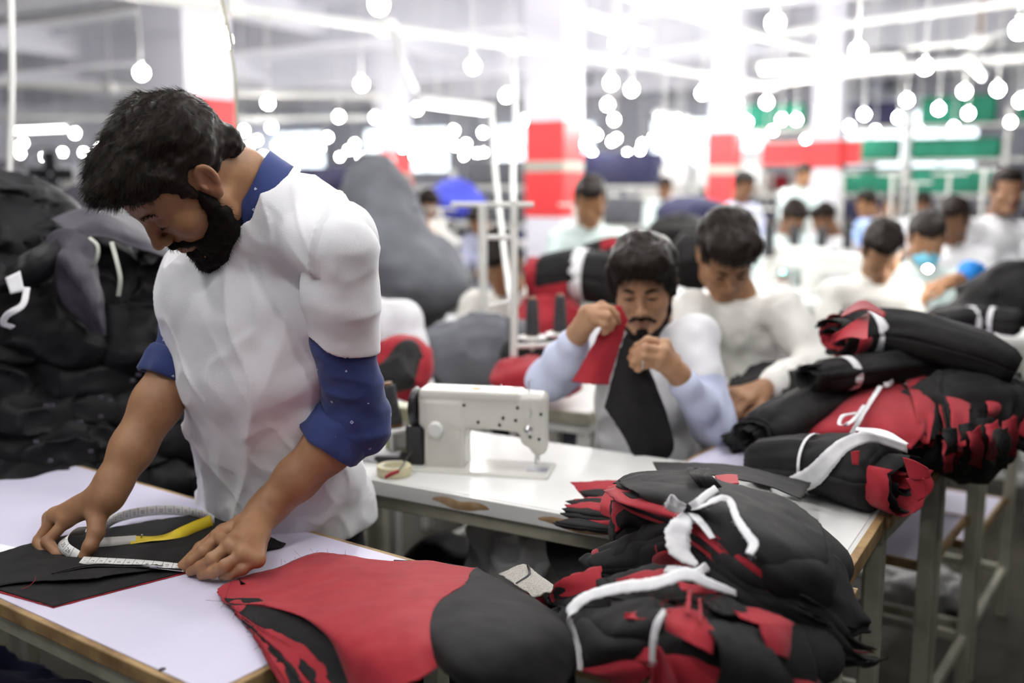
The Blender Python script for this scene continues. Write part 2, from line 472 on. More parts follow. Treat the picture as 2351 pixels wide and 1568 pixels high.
M['tapeyellow'] = mat('tape_yellow', (.80, .60, .03), .38, spec=.5)
M['wood'] = mat('brown_wood', (.22, .11, .05), .5, (.16, .075, .03), 12)
M['greenlight'] = mat('green_indicator', (.2, 1, .65), .5, emit=8)

def print_shirt():
    m = mat('navy_print_cotton', (.035, .055, .185), .8, (.028, .045, .155), 9, bump=.2, bscale=600, sheen=.15, spec=.25)
    nt = m.node_tree; N = nt.nodes; L = nt.links; b = N['Principled BSDF']
    src = b.inputs['Base Color'].links[0].from_socket
    tc = N.new('ShaderNodeTexCoord'); v = N.new('ShaderNodeTexVoronoi'); v.inputs['Scale'].default_value = 34; v.inputs['Randomness'].default_value = .25
    v.distance = 'MANHATTAN'
    L.new(tc.outputs['Object'], v.inputs['Vector'])
    r = N.new('ShaderNodeValToRGB'); e = r.color_ramp.elements
    e[0].position = .055; e[0].color = (0, 0, 0, 1); e[1].position = .07; e[1].color = (1, 1, 1, 1)
    for p, c in ((.12, 1), (.135, 0)):
        q = r.color_ramp.elements.new(p); q.color = (c, c, c, 1)
    L.new(v.outputs['Distance'], r.inputs[0])
    x = N.new('ShaderNodeMix'); x.data_type = 'RGBA'; L.new(r.outputs[0], x.inputs[0]); L.new(src, x.inputs[6]); x.inputs[7].default_value = (.55, .62, .78, 1)
    L.new(x.outputs[2], b.inputs['Base Color']); return m
M['print'] = print_shirt()
def seam_tone(m):
    return m
# ------------------------------------------------------------------ room (hall axes: HA runs left and away, HB right and away)
HA = np.array([-.866, .5, 0]); HB = np.array([.5, .866, 0]); UZ = np.array([0, 0, 1.])
def H(a, b, z=0): return HA * a + HB * b + UZ * z
def hall(P3): P3 = np.asarray(P3); return float(P3[:2] @ HA[:2]), float(P3[:2] @ HB[:2])
def slab(name, a0, a1, b0, b1, z0, z1, m):
    mb = MB(); mb.box(H((a0 + a1) / 2, (b0 + b1) / 2, (z0 + z1) / 2), (HA, HB, UZ), (abs(a1 - a0) / 2, abs(b1 - b0) / 2, (z1 - z0) / 2), 0)
    return tag(mb.build(name, m), kind='structure')
A0, A1, B0, B1, ZC = -16, 27, -5, 29, 4.3
slab('floor', A0, A1, B0, B1, -.1, 0, M['floor'])
slab('ceiling', A0, A1, B0, B1, ZC, ZC + .15, M['ceil'])
slab('wall_far', A0, A1, B1, B1 + .2, 0, ZC, M['wallm'])
slab('wall_left', A1, A1 + .2, B0, B1, 0, ZC, M['wallm'])
slab('wall_right', A0 - .2, A0, B0, B1, 0, ZC, M['wallm'])
slab('wall_near', A0, A1, B0 - .2, B0, 0, ZC, M['wallm'])
# tube lamps under the ceiling
def tube_lamp(c, along, label):
    t = empty('tube_light', c, label, 'ceiling light', 'fluorescent tube lights')
    x = nrm(along); y = nrm(np.cross(UZ, x)); c = np.asarray(c, float)
    MB().box(c + UZ * .03, (x, y, UZ), (.63, .045, .03)).build('batten', M['enamel_w'], t)
    MB().tube([c - x * .6 - UZ * .02, c + x * .6 - UZ * .02], .019, 10).build('tube', M['tubelit'], t, smooth=True)
    MB().beam(c - x * .4 + UZ * .05, c - x * .4 + UZ * (ZC - c[2]), .008, .008).beam(c + x * .4 + UZ * .05, c + x * .4 + UZ * (ZC - c[2]), .008, .008).build('hanger', M['pvc'], t)
    return t
# ------------------------------------------------------------------ the man measuring cloth
def face_ops(f, ears=True, down=.0, jawr=1.0):
    """head around its centre: x to the person's right, y forward, z up; the frame must be set"""
    f.ell((0, -.012, .032), (.075, .097, .089), .01)
    f.ell((0, .028, -.03), (.060, .062, .074), .03)
    f.ell((0, .045, .05), (.060, .043, .052), .03)
    f.ell((0, .030, -.068), (.050, .052, .044), .025)
    for x in (-1, 1):
        f.cap((x * .060, .008, -.045), (x * .052, .018, -.078), .015, .014, .02)
        f.cap((x * .052, .018, -.078), (x * .018, .078, -.104), .014, .016, .02)
        f.ell((x * .042, .058, -.026), (.024, .026, .026), .02)
        f.cap((x * .043, .070, .021), (x * .012, .086, .019), .0085, .0085, .012)
    f.ell((0, .080, -.101), (.022, .018, .019), .015)
    for x in (-1, 1): f.ell((x * .031, .094, .001), (.018, .0105, .0115), .012, 's')
    for x in (-1, 1): f.ell((x * .031, .0745, -.0005), (.0155, .0150, .0140), .005)
    for x in (-1, 1):   # lower edge of the lid
        f.cap((x * .019, .0865, -.008), (x * .043, .0825, -.0065), .0016, .0016, .003)
    f.cap((0, .086, .012), (0, .108, -.028), .0075, .0095, .012)
    f.ell((0, .111, -.034), (.0105, .0115, .0105), .006)
    for x in (-1, 1):
        f.ell((x * .0125, .100, -.037), (.0075, .0105, .0075), .005)
        f.ell((x * .0065, .106, -.0455), (.0035, .0055, .003), .002, 's')
    f.ell((0, .082, -.066), (.028, .017, .018), .012)
    f.chain([(-.024, .083, -.0655), (-.009, .0985, -.0625), (0, .0985, -.0635), (.009, .0985, -.0625), (.024, .083, -.0655)], [.003, .0052, .0045, .0052, .003], .004)
    f.chain([(-.021, .083, -.0705), (0, .0965, -.0745), (.021, .083, -.0705)], [.003, .0065, .003], .004)
    f.cap((-.024, .092, -.0682), (.024, .092, -.0682), .0012, .0012, .003, 's')
    if ears:
        for x in (-1, 1):
            ca, sa = math.cos(.5 * x), math.sin(.5 * x)
            rot = np.array([[ca, -sa, 0], [sa, ca, 0], [0, 0, 1.]])
            t = math.radians(20); r2 = np.array([[1, 0, 0], [0, math.cos(t), -math.sin(t)], [0, math.sin(t), math.cos(t)]])
            rt = rot @ r2
            f.ell((x * .0800, -.008, .0), (.0065, .0185, .0315), .006, rot=rt)
            f.ell((x * .0780, -.002, -.026), (.006, .010, .012), .006, rot=rt)
            f.ell((x * .0865, -.007, .004), (.0052, .0105, .0190), .004, 's', rot=rt)
            f.cap((x * .0845, -.013, -.010), (x * .0850, -.016, .016), .0022, .0022, .003)
            f.ell((x * .0800, .004, -.004), (.005, .0045, .007), .003)

def limb(f, pts, rs, k=.02): f.chain(pts, rs, k)
def hand_ops(f, wrist, mcp, fingers, thumb, rf=.0088, palm=.0125, kp=.010):
    """palm as webbed metacarpals, then four fingers and the thumb, each a bent tapering chain"""
    for i, m in enumerate(mcp):
        f.cap(wrist, m, .0215 if i in (1, 2) else .0185, palm, .014)
    for i in range(3): f.cap(mcp[i], mcp[i + 1], palm * .88, palm * .88, .010)
    for i in range(3): f.cap((np.asarray(mcp[i]) + wrist) / 2, (np.asarray(mcp[i + 1]) + wrist) / 2, palm * 1.0, palm * 1.0, .012)
    sc = (1, 1.03, .97, .86)
    for i, (m, ch) in enumerate(zip(mcp, fingers)):
        r = rf * sc[i]; pts = [m] + list(ch); rr = [r * 1.12, r * 1.06, r * .96, r * .80][:len(pts)]
        f.cap(pts[0], pts[1], rr[0], rr[1], .0035)
        for j in range(1, len(pts) - 1):
            f.cap(pts[j], pts[j + 1], rr[j], rr[j + 1], .003)
            f.ell(pts[j], (rr[j] * 1.10,) * 3, .003)
    t = [wrist] + list(thumb); tr = [.020, .0175, .0140, .0115, .0095]
    f.cap(t[0], t[1], tr[0], tr[1], .012)
    for j in range(1, len(t) - 1): f.cap(t[j], t[j + 1], tr[j], tr[j + 1], .005)
    f.ell(t[3], (.0122,) * 3, .004)

def near(V, p, r): return np.clip(1.4 - np.linalg.norm(V - np.asarray(p), axis=1) / r * 1.4, 0, 1)

MAN = empty('person', (-.42, 1.98, 0), 'bearded man in white t-shirt over blue shirt, bending to measure black cloth with a tape', 'person')
hc = np.array([-.529, 1.609, 1.440])
hR = np.array([-.694, .692, .198]); hF = np.array([-.496, -.261, -.828]); hU = np.cross(nrm(hR), nrm(hF)); hF = np.cross(hU, nrm(hR)); hR = nrm(hR); hF = nrm(hF); hU = nrm(hU)
HM = np.stack([hR, hF, hU], 1)
def hw(p): return np.asarray(p, float) @ HM.T + hc      # head space to world
S_ax = nrm((.76, -.65, 0)); F_ax = nrm((-.65, -.76, 0))
C7 = R(590, 458, 1.70)
Lsh = R(777, 566, 1.60); Rsh = R(480, 640, 1.84)
Lel = R(803, 975, 1.69); Lwr = P(603, 1178, .868)
Rel = R(398, 858, 1.77); Rwr = R(243, 1140, 1.655)
body = Field()
# trunk and neck under the clothes
body.chain([(-.42, 1.95, .86), (-.425, 1.90, 1.05), (-.43, 1.80, 1.22), (-.435, 1.765, 1.29)], [.07, .07, .07, .06], .03)
body.cap((-.44, 1.745, 1.30), C7, .062, .056, .02)
body.chain([Lsh, (Lsh + Lel) / 2, Lel], [.042, .040, .038], .02)
body.chain([Rsh, (Rsh + Rel) / 2, Rel], [.042, .040, .038], .02)
body.cap((-.435, 1.755, 1.32), Lsh, .05, .04, .03); body.cap((-.435, 1.755, 1.32), Rsh, .05, .04, .03)
nk = hw((0, -.035, -.045))
body.chain([C7, (C7 + nk) / 2 + np.array([.004, .004, .010]), nk], [.055, .052, .053], .02)
body.cap(hw((-.04, -.01, -.06)), C7 + S_ax * .028 + F_ax * .024 - UZ * .01, .016, .016, .02)
body.cap(hw((.04, -.01, -.06)), C7 - S_ax * .035 + F_ax * .03 - UZ * .01, .018, .02, .02)
# forearms
def forearm(f, el, wr, side):
    a, b = np.asarray(el), np.asarray(wr); d = b - a
    ax = nrm(np.cross(d, side))
    f.chain([a, a + d * .25, a + d * .62, a + d * .9, b], [.040, .0425, .0360, .0285, .0265], .02)
    f.cap(b - ax * .009, b + ax * .009, .0235, .0235, .015)
forearm(body, Lel, Lwr, UZ); forearm(body, Rel, Rwr, UZ)
# left hand, flat on the cloth, finger tips together
LM = [P(500, 1232, .848), P(528, 1252, .853), P(560, 1271, .848), P(590, 1284, .838)]
LF = [[P(466, 1266, .835), P(440, 1288, .820), P(424, 1303, .8090)],
      [P(488, 1283, .837), P(460, 1302, .821), P(438, 1312, .8090)],
      [P(518, 1298, .833), P(488, 1314, .819), P(463, 1321, .8090)],
      [P(556, 1307, .826), P(530, 1319, .816), P(510, 1323, .8090)]]
LT = [P(565, 1203, .846), P(512, 1222, .832), P(462, 1260, .822), P(420, 1300, .8090)][0:4]
hand_ops(body, Lwr, LM, LF, LT, .0096)
# right hand, pinching the tape
RM = [R(152, 1196, 1.655), R(126, 1184, 1.672), R(117, 1190, 1.694), R(120, 1200, 1.715)]
RF = [[R(108, 1244, 1.635), R(132, 1272, 1.618), R(166, 1276, 1.612)],
      [R(88, 1244, 1.655), R(100, 1268, 1.634), R(132, 1281, 1.622)],
      [R(86, 1238, 1.685), R(88, 1262, 1.664), R(112, 1272, 1.648)],
      [R(96, 1236, 1.705), R(98, 1254, 1.690), R(116, 1262, 1.678)]]
RT = [R(222, 1182, 1.640), R(221, 1222, 1.618), R(207, 1254, 1.603), R(193, 1277, 1.598)]
hand_ops(body, Rwr, RM, RF, RT, .0092)
body.frame(HM, hc, 1.0); face_ops(body); body.frame()
def micro(X): return fbm(X * 60, 2, 3) * .0006
body.disp(micro, hc - .2, hc + .2)
hlo, hhi = hc - np.array([.155, .15, .165]), hc + np.array([.13, .16, .15])
bl = min(Lwr[2], Rwr[2])
xl = np.array([-.9, 1.45, .795])
gA = body.mesh(hlo, hhi, .0023)
zf = .94
def boxmesh(f, lo, hi, h): return f.mesh(np.array(lo), np.array(hi), h)
gh1 = boxmesh(body, (-.83, 1.50, .796), (-.60, 1.80, zf), .0019)
gh2 = boxmesh(body, (-.585, 1.46, .796), (-.30, 1.80, zf), .0019)
# coarse rest: built whole, then faces inside the fine boxes dropped
gR = body.mesh((-.80, 1.48, .74), (-.12, 2.10, 1.50), .0055)
V, Fc = gR; cen = V[Fc].mean(1)
def inb(c, lo, hi): return ((c > np.asarray(lo)) & (c < np.asarray(hi))).all(1)
drop = inb(cen, hlo + .004, hhi - .004) | inb(cen, (-.83, 1.50, .7), (-.60, 1.80, zf - .003)) | inb(cen, (-.585, 1.46, .7), (-.30, 1.80, zf - .003))
Fc = Fc[~drop]
Vb, Fb = join_geo([(V, Fc), gA, gh1, gh2])
Q = (Vb - hc) @ HM
ax_ = np.abs(Q[:, 0])
tint = np.clip(1.3 - np.sqrt((ax_ / .026) ** 2 + ((Q[:, 2] + .069) / .011) ** 2 + ((Q[:, 1] - .095) / .02) ** 2) * 1.1, 0, 1) * .9
ear = np.clip(1.5 - np.linalg.norm((Q - np.array([-.083, -.007, 0])) / np.array([.012, .022, .034]), axis=1) * 1.3, 0, 1) * .45
eye = np.clip(1.4 - np.linalg.norm((Q - np.array([-.031, .088, -.004])) / np.array([.02, .014, .013]), axis=1) * 1.2, 0, 1) * .35
kn = sum(near(Vb, p, .012) for p in LM + [x[0] for x in LF] + RM + [x[0] for x in RF]) * .25
mk('body', Vb, Fb, M['skin'], MAN, tint=np.clip(tint + ear + eye + kn, 0, 1))
# nails
def nail(tip, prev, up, parent, s=1.0):
    tip = np.asarray(tip); d = nrm(tip - np.asarray(prev)); up = np.asarray(up, float); u = nrm(up - d * (up @ d)); w = np.cross(d, u)
    g = np.zeros((7, 7, 3))
    for i in range(7):
        for j in range(7):
            a = (i / 6 - .5) * 1.1; t = j / 6
            g[i, j] = tip - d * .004 * s + d * (t * .011 - .003) * s + (u * math.cos(a * 1.25) + w * math.sin(a * 1.25)) * .0083 * s * (1 - .10 * t * t)
    grid_solid('fingernail', g, M['nail'], parent, .0006)
nail(RT[3], RT[2], (.35, -.9, .35), MAN, 1.12)
nail(LF[0][2], LF[0][1], (0, -.5, .9), MAN, .9); nail(LF[1][2], LF[1][1], (0, -.6, .8), MAN, .9)

# hair
hf = Field(HM, hc)
hf.ell((0, -.020, .041), (.0830, .093, .083), .01)
hf.ell((0, .050, .088), (.058, .050, .033), .03)
hf.ell((0, .080, .087), (.044, .025, .021), .02)
hf.ell((0, .000, .102), (.058, .068, .025), .02)
for x in (-1, 1): hf.cap((x * .066, .020, .050), (x * .0695, .020, .0), .016, .0055, .012)
hf.cap((-.03, -.082, -.02), (.03, -.082, -.02), .026, .026, .02)
# clear the face, ears and neck
hf.ell((0, .045, .072), (.066, .045, .040), .02)
hf.ell((0, .118, .030), (.070, .066, .052), .008, 's')
hf.ell((0, .105, -.02), (.085, .075, .060), .008, 's')
hf.ell((-.088, -.004, -.010), (.030, .026, .044), .006, 's'); hf.ell((.088, -.004, -.010), (.030, .026, .044), .006, 's')
hf.cut((0, -.07, -.052), (0, .25, -1), hc - .3, hc + .3, .01)
def hnoise(X):
    q = (X - hc) @ HM
    return -(ridge(q * np.array([55, 22, 40]), 5) * .0028 + fbm(q * np.array([110, 50, 90]), 2, 9) * .0030 + fbm(q * 16, 2, 2) * .006 * np.clip((q[..., 2] - .02) / .05, 0, 1))
hf.frame(); hf.disp(hnoise, hc - .2, hc + .2)
Vh, Fh = hf.mesh(hc - .19, hc + .19, .0028)
hair = mk('hair', Vh, Fh, M['hair'], MAN)
Nh = vnormals(Vh, Fh); Qh = (Vh - hc) @ HM
ok = np.where((Qh[:, 2] > -.045) & (np.linalg.norm(Qh, axis=1) > .082))[0]
top = np.clip((Qh[:, 2] - .01) / .08, 0, 1)
pick = rng.choice(ok, 9500); 
wd = np.stack([.45 * noise(Qh[pick] * 18, 3), .9 + .3 * noise(Qh[pick] * 15, 4), -.1 + .45 * noise(Qh[pick] * 16, 8)], 1)
side = (1 - top[pick])[:, None]
wd = wd * (1 - side) + side * np.array([0, -.45, -.8])
nl = Nh[pick] @ HM; wd = wd - nl * (wd * nl).sum(1, keepdims=True)
dirs = Nh[pick] * (.16 + .42 * top[pick])[:, None] + nrm_rows(wd) @ HM.T
strands('hair_strands', Vh[pick] - Nh[pick] * .003, dirs, (.007 + .012 * top[pick]) * rng.uniform(.6, 1.3, len(pick)), M['hair'], hair, 6, .00045, .0016, 7, droop=.06)
# beard and moustache
bf = Field(HM, hc)
bf.chain([(-.0675, .016, -.004), (-.066, .018, -.030), (-.060, .022, -.062), (-.050, .034, -.090), (-.026, .070, -.117), (0, .086, -.125), (.026, .070, -.117), (.050, .034, -.090), (.060, .022, -.062), (.066, .018, -.03), (.0675, .016, -.004)],
         [.006, .010, .016, .022, .021, .021, .021, .022, .016, .010, .006], .016)
bf.chain([(-.052, .036, -.062), (-.036, .066, -.084), (0, .088, -.098), (.036, .066, -.084), (.052, .036, -.062)], [.013, .015, .0125, .015, .013], .012)
bf.chain([(-.034, .074, -.074), (-.022, .0885, -.060), (-.004, .1005, -.0555), (.004, .1005, -.0555), (.022, .0885, -.060), (.034, .074, -.074)], [.0065, .0066, .0052, .0052, .0066, .0065], .006)
bf.ell((0, .098, -.071), (.018, .012, .0065), .004, 's')
def bnoise(X):
    q = (X - hc) @ HM; return -(fbm(q * 130, 2, 6) * .0016 + ridge(q * np.array([90, 60, 40]), 8) * .001)
bf.frame(); bf.disp(bnoise, hc - .2, hc + .2)
Vd, Fd = bf.mesh(hc - .19, hc + .19, .0024)
beard = mk('beard', Vd, Fd, M['beard'], MAN)
Nd = vnormals(Vd, Fd); pick = rng.choice(len(Vd), 6500)
dn = np.array([0, .25, -.9]) @ HM.T
strands('beard_strands', Vd[pick] - Nd[pick] * .0015, Nd[pick] * .55 + dn * .6, .0095 * rng.uniform(.5, 1.2, len(pick)), M['beard'], beard, 4, .00032, .003, 9, droop=.1, cs=60)
# brows and lashes
for x in (-1, 1):
    r_ = []; d_ = []
    for k in range(230):
        t = rng.random(); px_ = x * (.013 + .035 * t); r_.append([px_, .0945 - .35 * (abs(px_) - .012) ** 1.0 * (1 + abs(px_) * 8), .021 + .006 * math.sin(t * 2.6) + rng.normal() * .0018])
        d_.append([x * .8, .35, .15 + rng.normal() * .2])
    strands('eyebrow', hw(np.array(r_)), np.array(d_) @ HM.T, .0085 * rng.uniform(.6, 1.2, 230), M['beard'], MAN, 4, .00034, .001, 4, droop=0)
    r_ = [[x * (.019 + .025 * t), .0895 - 2.2 * (t - .4) ** 2 * .01, -.0085 + .003 * t] for t in np.linspace(0, 1, 36)]
    strands('eyelashes', hw(np.array(r_)), np.tile([x * .15, .7, -.6], (36, 1)) @ HM.T, np.full(36, .0045), M['beard'], MAN, 4, .0003, .0005, 4, droop=-.1)
# blue printed shirt: collar band, sleeves with rolled cuffs
def arm_sleeve(name, pts, rs, cutp, cutn, cuff, seed):
    f = Field(); f.chain(pts, rs, .02)
    if cuff: f.cap(cuff[0], cuff[1], cuff[2], cuff[3], .004)
    f.cut(cutp, cutn, np.asarray(cutp) - .14, np.asarray(cutp) + .14)
    allp = np.array(pts)
    ax = nrm(np.asarray(pts[-1]) - pts[0])
    def wr(X):
        t = (X @ ax)[..., None] * 24
        return -(ridge(X * 11 + t * ax * .7, seed) * .0042 + fbm(X * 22 + t * ax * .5, 2, seed + 1) * .003)
    f.disp(wr, allp.min(0) - .1, allp.max(0) + .1)
    return f.mesh(allp.min(0) - .1, allp.max(0) + .1, .0035)
def mid(a, b, t): return np.asarray(a) * (1 - t) + np.asarray(b) * t
Ld = nrm(Lwr - Lel); Rd = nrm(Rwr - Rel)
Lc = Lel + Ld * .030
g1 = arm_sleeve('s', [Lsh, mid(Lsh, Lel, .5), Lel + np.array([.012, .005, 0]), Lel + Ld * .052], [.046, .050, .055, .048], Lel + Ld * .045, Ld, None, 21)
shirt = mk('shirt_sleeve', *g1, M['print'], MAN)
def cuff_mesh(name, c, d, L_, r0, r1, seed, parent):
    c = np.asarray(c); d = nrm(d); x = nrm(np.cross(d, (0, 0, 1))); y = np.cross(d, x); n = 48; prof = [(-.5, .80), (-.5, 1.0), (-.42, 1.07), (-.15, 1.10), (.2, 1.08), (.44, 1.06), (.52, 1.0), (.5, .93), (.3, .90)]
    g = np.zeros((n, len(prof), 3))
    for i in range(n):
        a = 2 * math.pi * i / n
        for j, (h, rr) in enumerate(prof):
            r = (r0 + (r1 - r0) * (h + .5)) * rr; p = c + d * h * L_ + (x * math.cos(a) + y * math.sin(a)) * r
            w = noise(np.array([math.cos(a) * 2, math.sin(a) * 2, h * 2.5 + seed])) * .005 + ridge(np.array([math.cos(a) * 1.6 + h * 2, math.sin(a) * 1.6, seed * 1.]), seed) * .0025
            g[i, j] = p + (x * math.cos(a) + y * math.sin(a)) * w + d * noise(np.array([math.cos(a) * 1.5, math.sin(a) * 1.5, seed + 9.])) * .006
    g = np.concatenate([g, g[:1]]); return grid_solid(name, g, M['print'], parent, .0016)
cuff_mesh('cuff', Lel + Ld * .028 + np.array([-.004, 0, .001]), Ld + np.array([0, 0, -.20]), .052, .0550, .0560, 3, MAN)
g2 = arm_sleeve('s', [Rsh, mid(Rsh, Rel, .5), mid(Rsh, Rel, .98)], [.050, .050, .048], mid(Rsh, Rel, 1.0), Rd, None, 33)
mk('shirt_sleeve', *g2, M['print'], MAN)
cuff_mesh('cuff', mid(Rsh, Rel, .93), Rd * .6 + nrm(Rel - Rsh), .050, .0500, .0540, 8, MAN)
# collar band standing round the neck
cn = nrm((-.74, -.16, .64)); cc = C7 + cn * .006; ring = []
sx = nrm(S_ax - cn * (S_ax @ cn)); sy = np.cross(cn, sx)
if sy @ F_ax < 0: sy = -sy
n = 60; g = np.zeros((n, 5, 3))
for i in range(n):
    a = -math.pi / 2 + 2 * math.pi * i / (n - 1) * .97 + .05
    for j in range(5):
        t = j / 4; r = .079 + .003 * math.sin(a) - .005 * t
        g[i, j] = cc + (sx * math.cos(a + math.pi) + sy * math.sin(a + math.pi)) * r * np.array([1.0, 1.0, 1.0]) + cn * (-.032 + .050 * t + .003 * math.sin(3 * a)) - cn * .01 * math.sin(a + math.pi)
grid_solid('collar', g, M['print'], MAN, .003)
# t-shirt
ts = Field()
up = nrm(np.array([-.43, 1.755, 1.30]) - np.array([-.42, 1.93, .86]))
def torso(p, w, d, k=.06, ln=.05, f=0.):
    p = np.asarray(p) ; fw = nrm(np.cross(S_ax, up)); fw = fw if fw @ F_ax > 0 else -fw
    A_ = np.stack([S_ax, fw, np.cross(S_ax, fw)], 1)
    ts.ell(p, (w, d, ln), k, rot=A_)
rows_ = [(410, 752, 615, 1.80, .140, .105), (388, 752, 670, 1.755, .19, .1), (388, 748, 745, 1.755, .19, .1), (398, 762, 835, 1.755, .185, .1), (430, 775, 925, 1.79, .18, .1), (458, 800, 1005, 1.83, .18, .1), (466, 836, 1085, 1.87, .185, .1), (466, 852, 1165, 1.90, .19, .1), (470, 856, 1250, 1.915, .19, .1)]
for l_, r_, y_, Y_, w_, d_ in rows_:
    hwid = (r_ - l_) / 2 * Y_ / FPX; d_ = math.sqrt(max(hwid ** 2 - (w_ * .5) ** 2, .004)) / .86
    torso(R((l_ + r_) / 2, y_, Y_ + .02), w_, d_, .05, .085)
ts.cap(C7 - UZ * .055 + S_ax * .02, Lsh + np.array([-.012, 0, -.004]), .056, .052, .04)
ts.cap(C7 - UZ * .045, Rsh + np.array([.02, 0, -.004]), .056, .050, .04)
ts.cap(C7 - cn * .095, C7 - cn * .064, .090, .087, .03)
ts.cap(R(700, 478, 1.66), R(780, 540, 1.62), .046, .046, .04)
ts.cap(C7 - cn * .026, C7 + cn * .16, .0820, .21, .008, 's')
ts.cut((0, 0, .775), (0, 0, -1), (-.8, 1.6, .60), (0, 2.3, .80), .004)
def tsleeve(a, b, rr, t, n, seed):
    f = Field(); f.chain([a, mid(a, b, t * .5), mid(a, b, t + .1)], rr, .03)
    f.ell(a, (.052,) * 3, .03)
    p = mid(a, b, t); f.cut(p, n, p - .13, p + .13)
    ax = nrm(b - a)
    def w(X): return -(ridge(X * 9 + (X @ ax)[..., None] * ax * 12, seed) * .004 + fbm(X * 22, 2, seed) * .002)
    f.disp(w, np.minimum(a, b) - .1, np.maximum(a, b) + .1)
    return f.mesh(np.minimum(a, b) - .09, np.maximum(a, b) + .09, .0035)
sl1 = tsleeve(Lsh, Lel, [.056, .057, .057], .50, nrm(nrm(Lel - Lsh) + np.array([-.30, 0, .05])), 5)
sl2 = tsleeve(Rsh, Rel, [.056, .057, .058], .34, nrm(Rel - Rsh), 6)
# folds
def fold(pts, r, k=.022): 
    for i in range(len(pts) - 1): ts.cap(pts[i], pts[i + 1], r[i] if hasattr(r, '__len__') else r, r[i + 1] if hasattr(r, '__len__') else r, k)
def onshirt(px, py, Y): return R(px, py, Y)
MANTS = ts
def twr(X):
    q = X
    low = np.clip((1.12 - q[..., 2]) / .25, 0, 1)
    d = ridge(np.stack([q[..., 0] * 7 + q[..., 2] * 4.5, q[..., 1] * 4, q[..., 2] * 3.0 - q[..., 0] * 3], -1), 41)
    e = ridge(np.stack([q[..., 0] * 15 - q[..., 2] * 5, q[..., 1] * 8, q[..., 2] * 7 + q[..., 0] * 8], -1), 47)
    c1 = crease(np.stack([q[..., 0] * 6 + q[..., 2] * 7.5, q[..., 1] * 3, q[..., 2] * 1.8 - q[..., 0] * 1.8], -1), 61)
    c2 = crease(np.stack([q[..., 0] * 10 - q[..., 2] * 4, q[..., 1] * 5, q[..., 2] * 3.5 + q[..., 0] * 6], -1), 67)
    c3 = crease(np.stack([q[..., 0] * 22 + q[..., 2] * 8, q[..., 1] * 9, q[..., 2] * 8 - q[..., 0] * 5], -1), 71)
    return -(d * .007 + e * .003 + (c1 + c2 * .8) * .009 + c3 * .0035 + fbm(q * 20, 2, 12) * .002)
ts.disp(twr, (-.9, 1.4, .7), (0, 2.2, 1.5))
Vt, Ft = join_geo([ts.mesh((-.80, 1.45, .765), (-.08, 2.16, 1.46), .0040), sl1, sl2])
tee = mk('t_shirt', Vt, Ft, M['white'], MAN)
# neckline rib and sleeve hem of the t-shirt
n = 64; ring = []
for i in range(n + 1):
    a = 2 * math.pi * i / n
    ring.append(C7 - cn * .024 + (sx * math.cos(a) + sy * math.sin(a)) * .0845 - cn * .006 * math.sin(a))
mb = MB(); mb.tube(ring, .0052, 8, caps=False, flat=(1.5, .9)); mb.build('neck_rib', M['white'], tee, smooth=True)
# trousers, down to the floor behind the table
tr = Field()
hip = np.array([-.45, 1.99, .84])
tr.ell(hip, (.135, .11, .12), .02, rot=np.stack([S_ax, F_ax * -1, UZ], 1))
feet = []
for s in (-1, 1):
    kn_ = hip + S_ax * s * .11 + np.array([.02, .06, -.38]); an = hip + S_ax * s * .12 + np.array([.05, .12, -.76])
    tr.chain([hip + S_ax * s * .08 - UZ * .03, kn_, an], [.078, .062, .055], .03); feet.append(an)
mk('trousers', *tr.mesh((-.75, 1.7, .02), (-.05, 2.4, .96), .009), M['denim'], MAN)
for an in feet:
    f = Field(); f.cap(an * [1, 1, 0] + np.array([0, 0, .035]), an * [1, 1, 0] + F_ax * .17 + np.array([0, 0, .030]), .038, .036, .02)
    f.cap(an * [1, 1, 0] + np.array([0, 0, .035]), an, .036, .04, .02)
    f.cut(an * [1, 1, 0] + np.array([0, 0, .002]), (0, 0, -1))
    mk('shoe', *f.mesh(an * [1, 1, 0] - np.array([.2, .25, 0]), an * [1, 1, 0] + np.array([.2, .2, .12]), .006), M['rubber'], MAN)
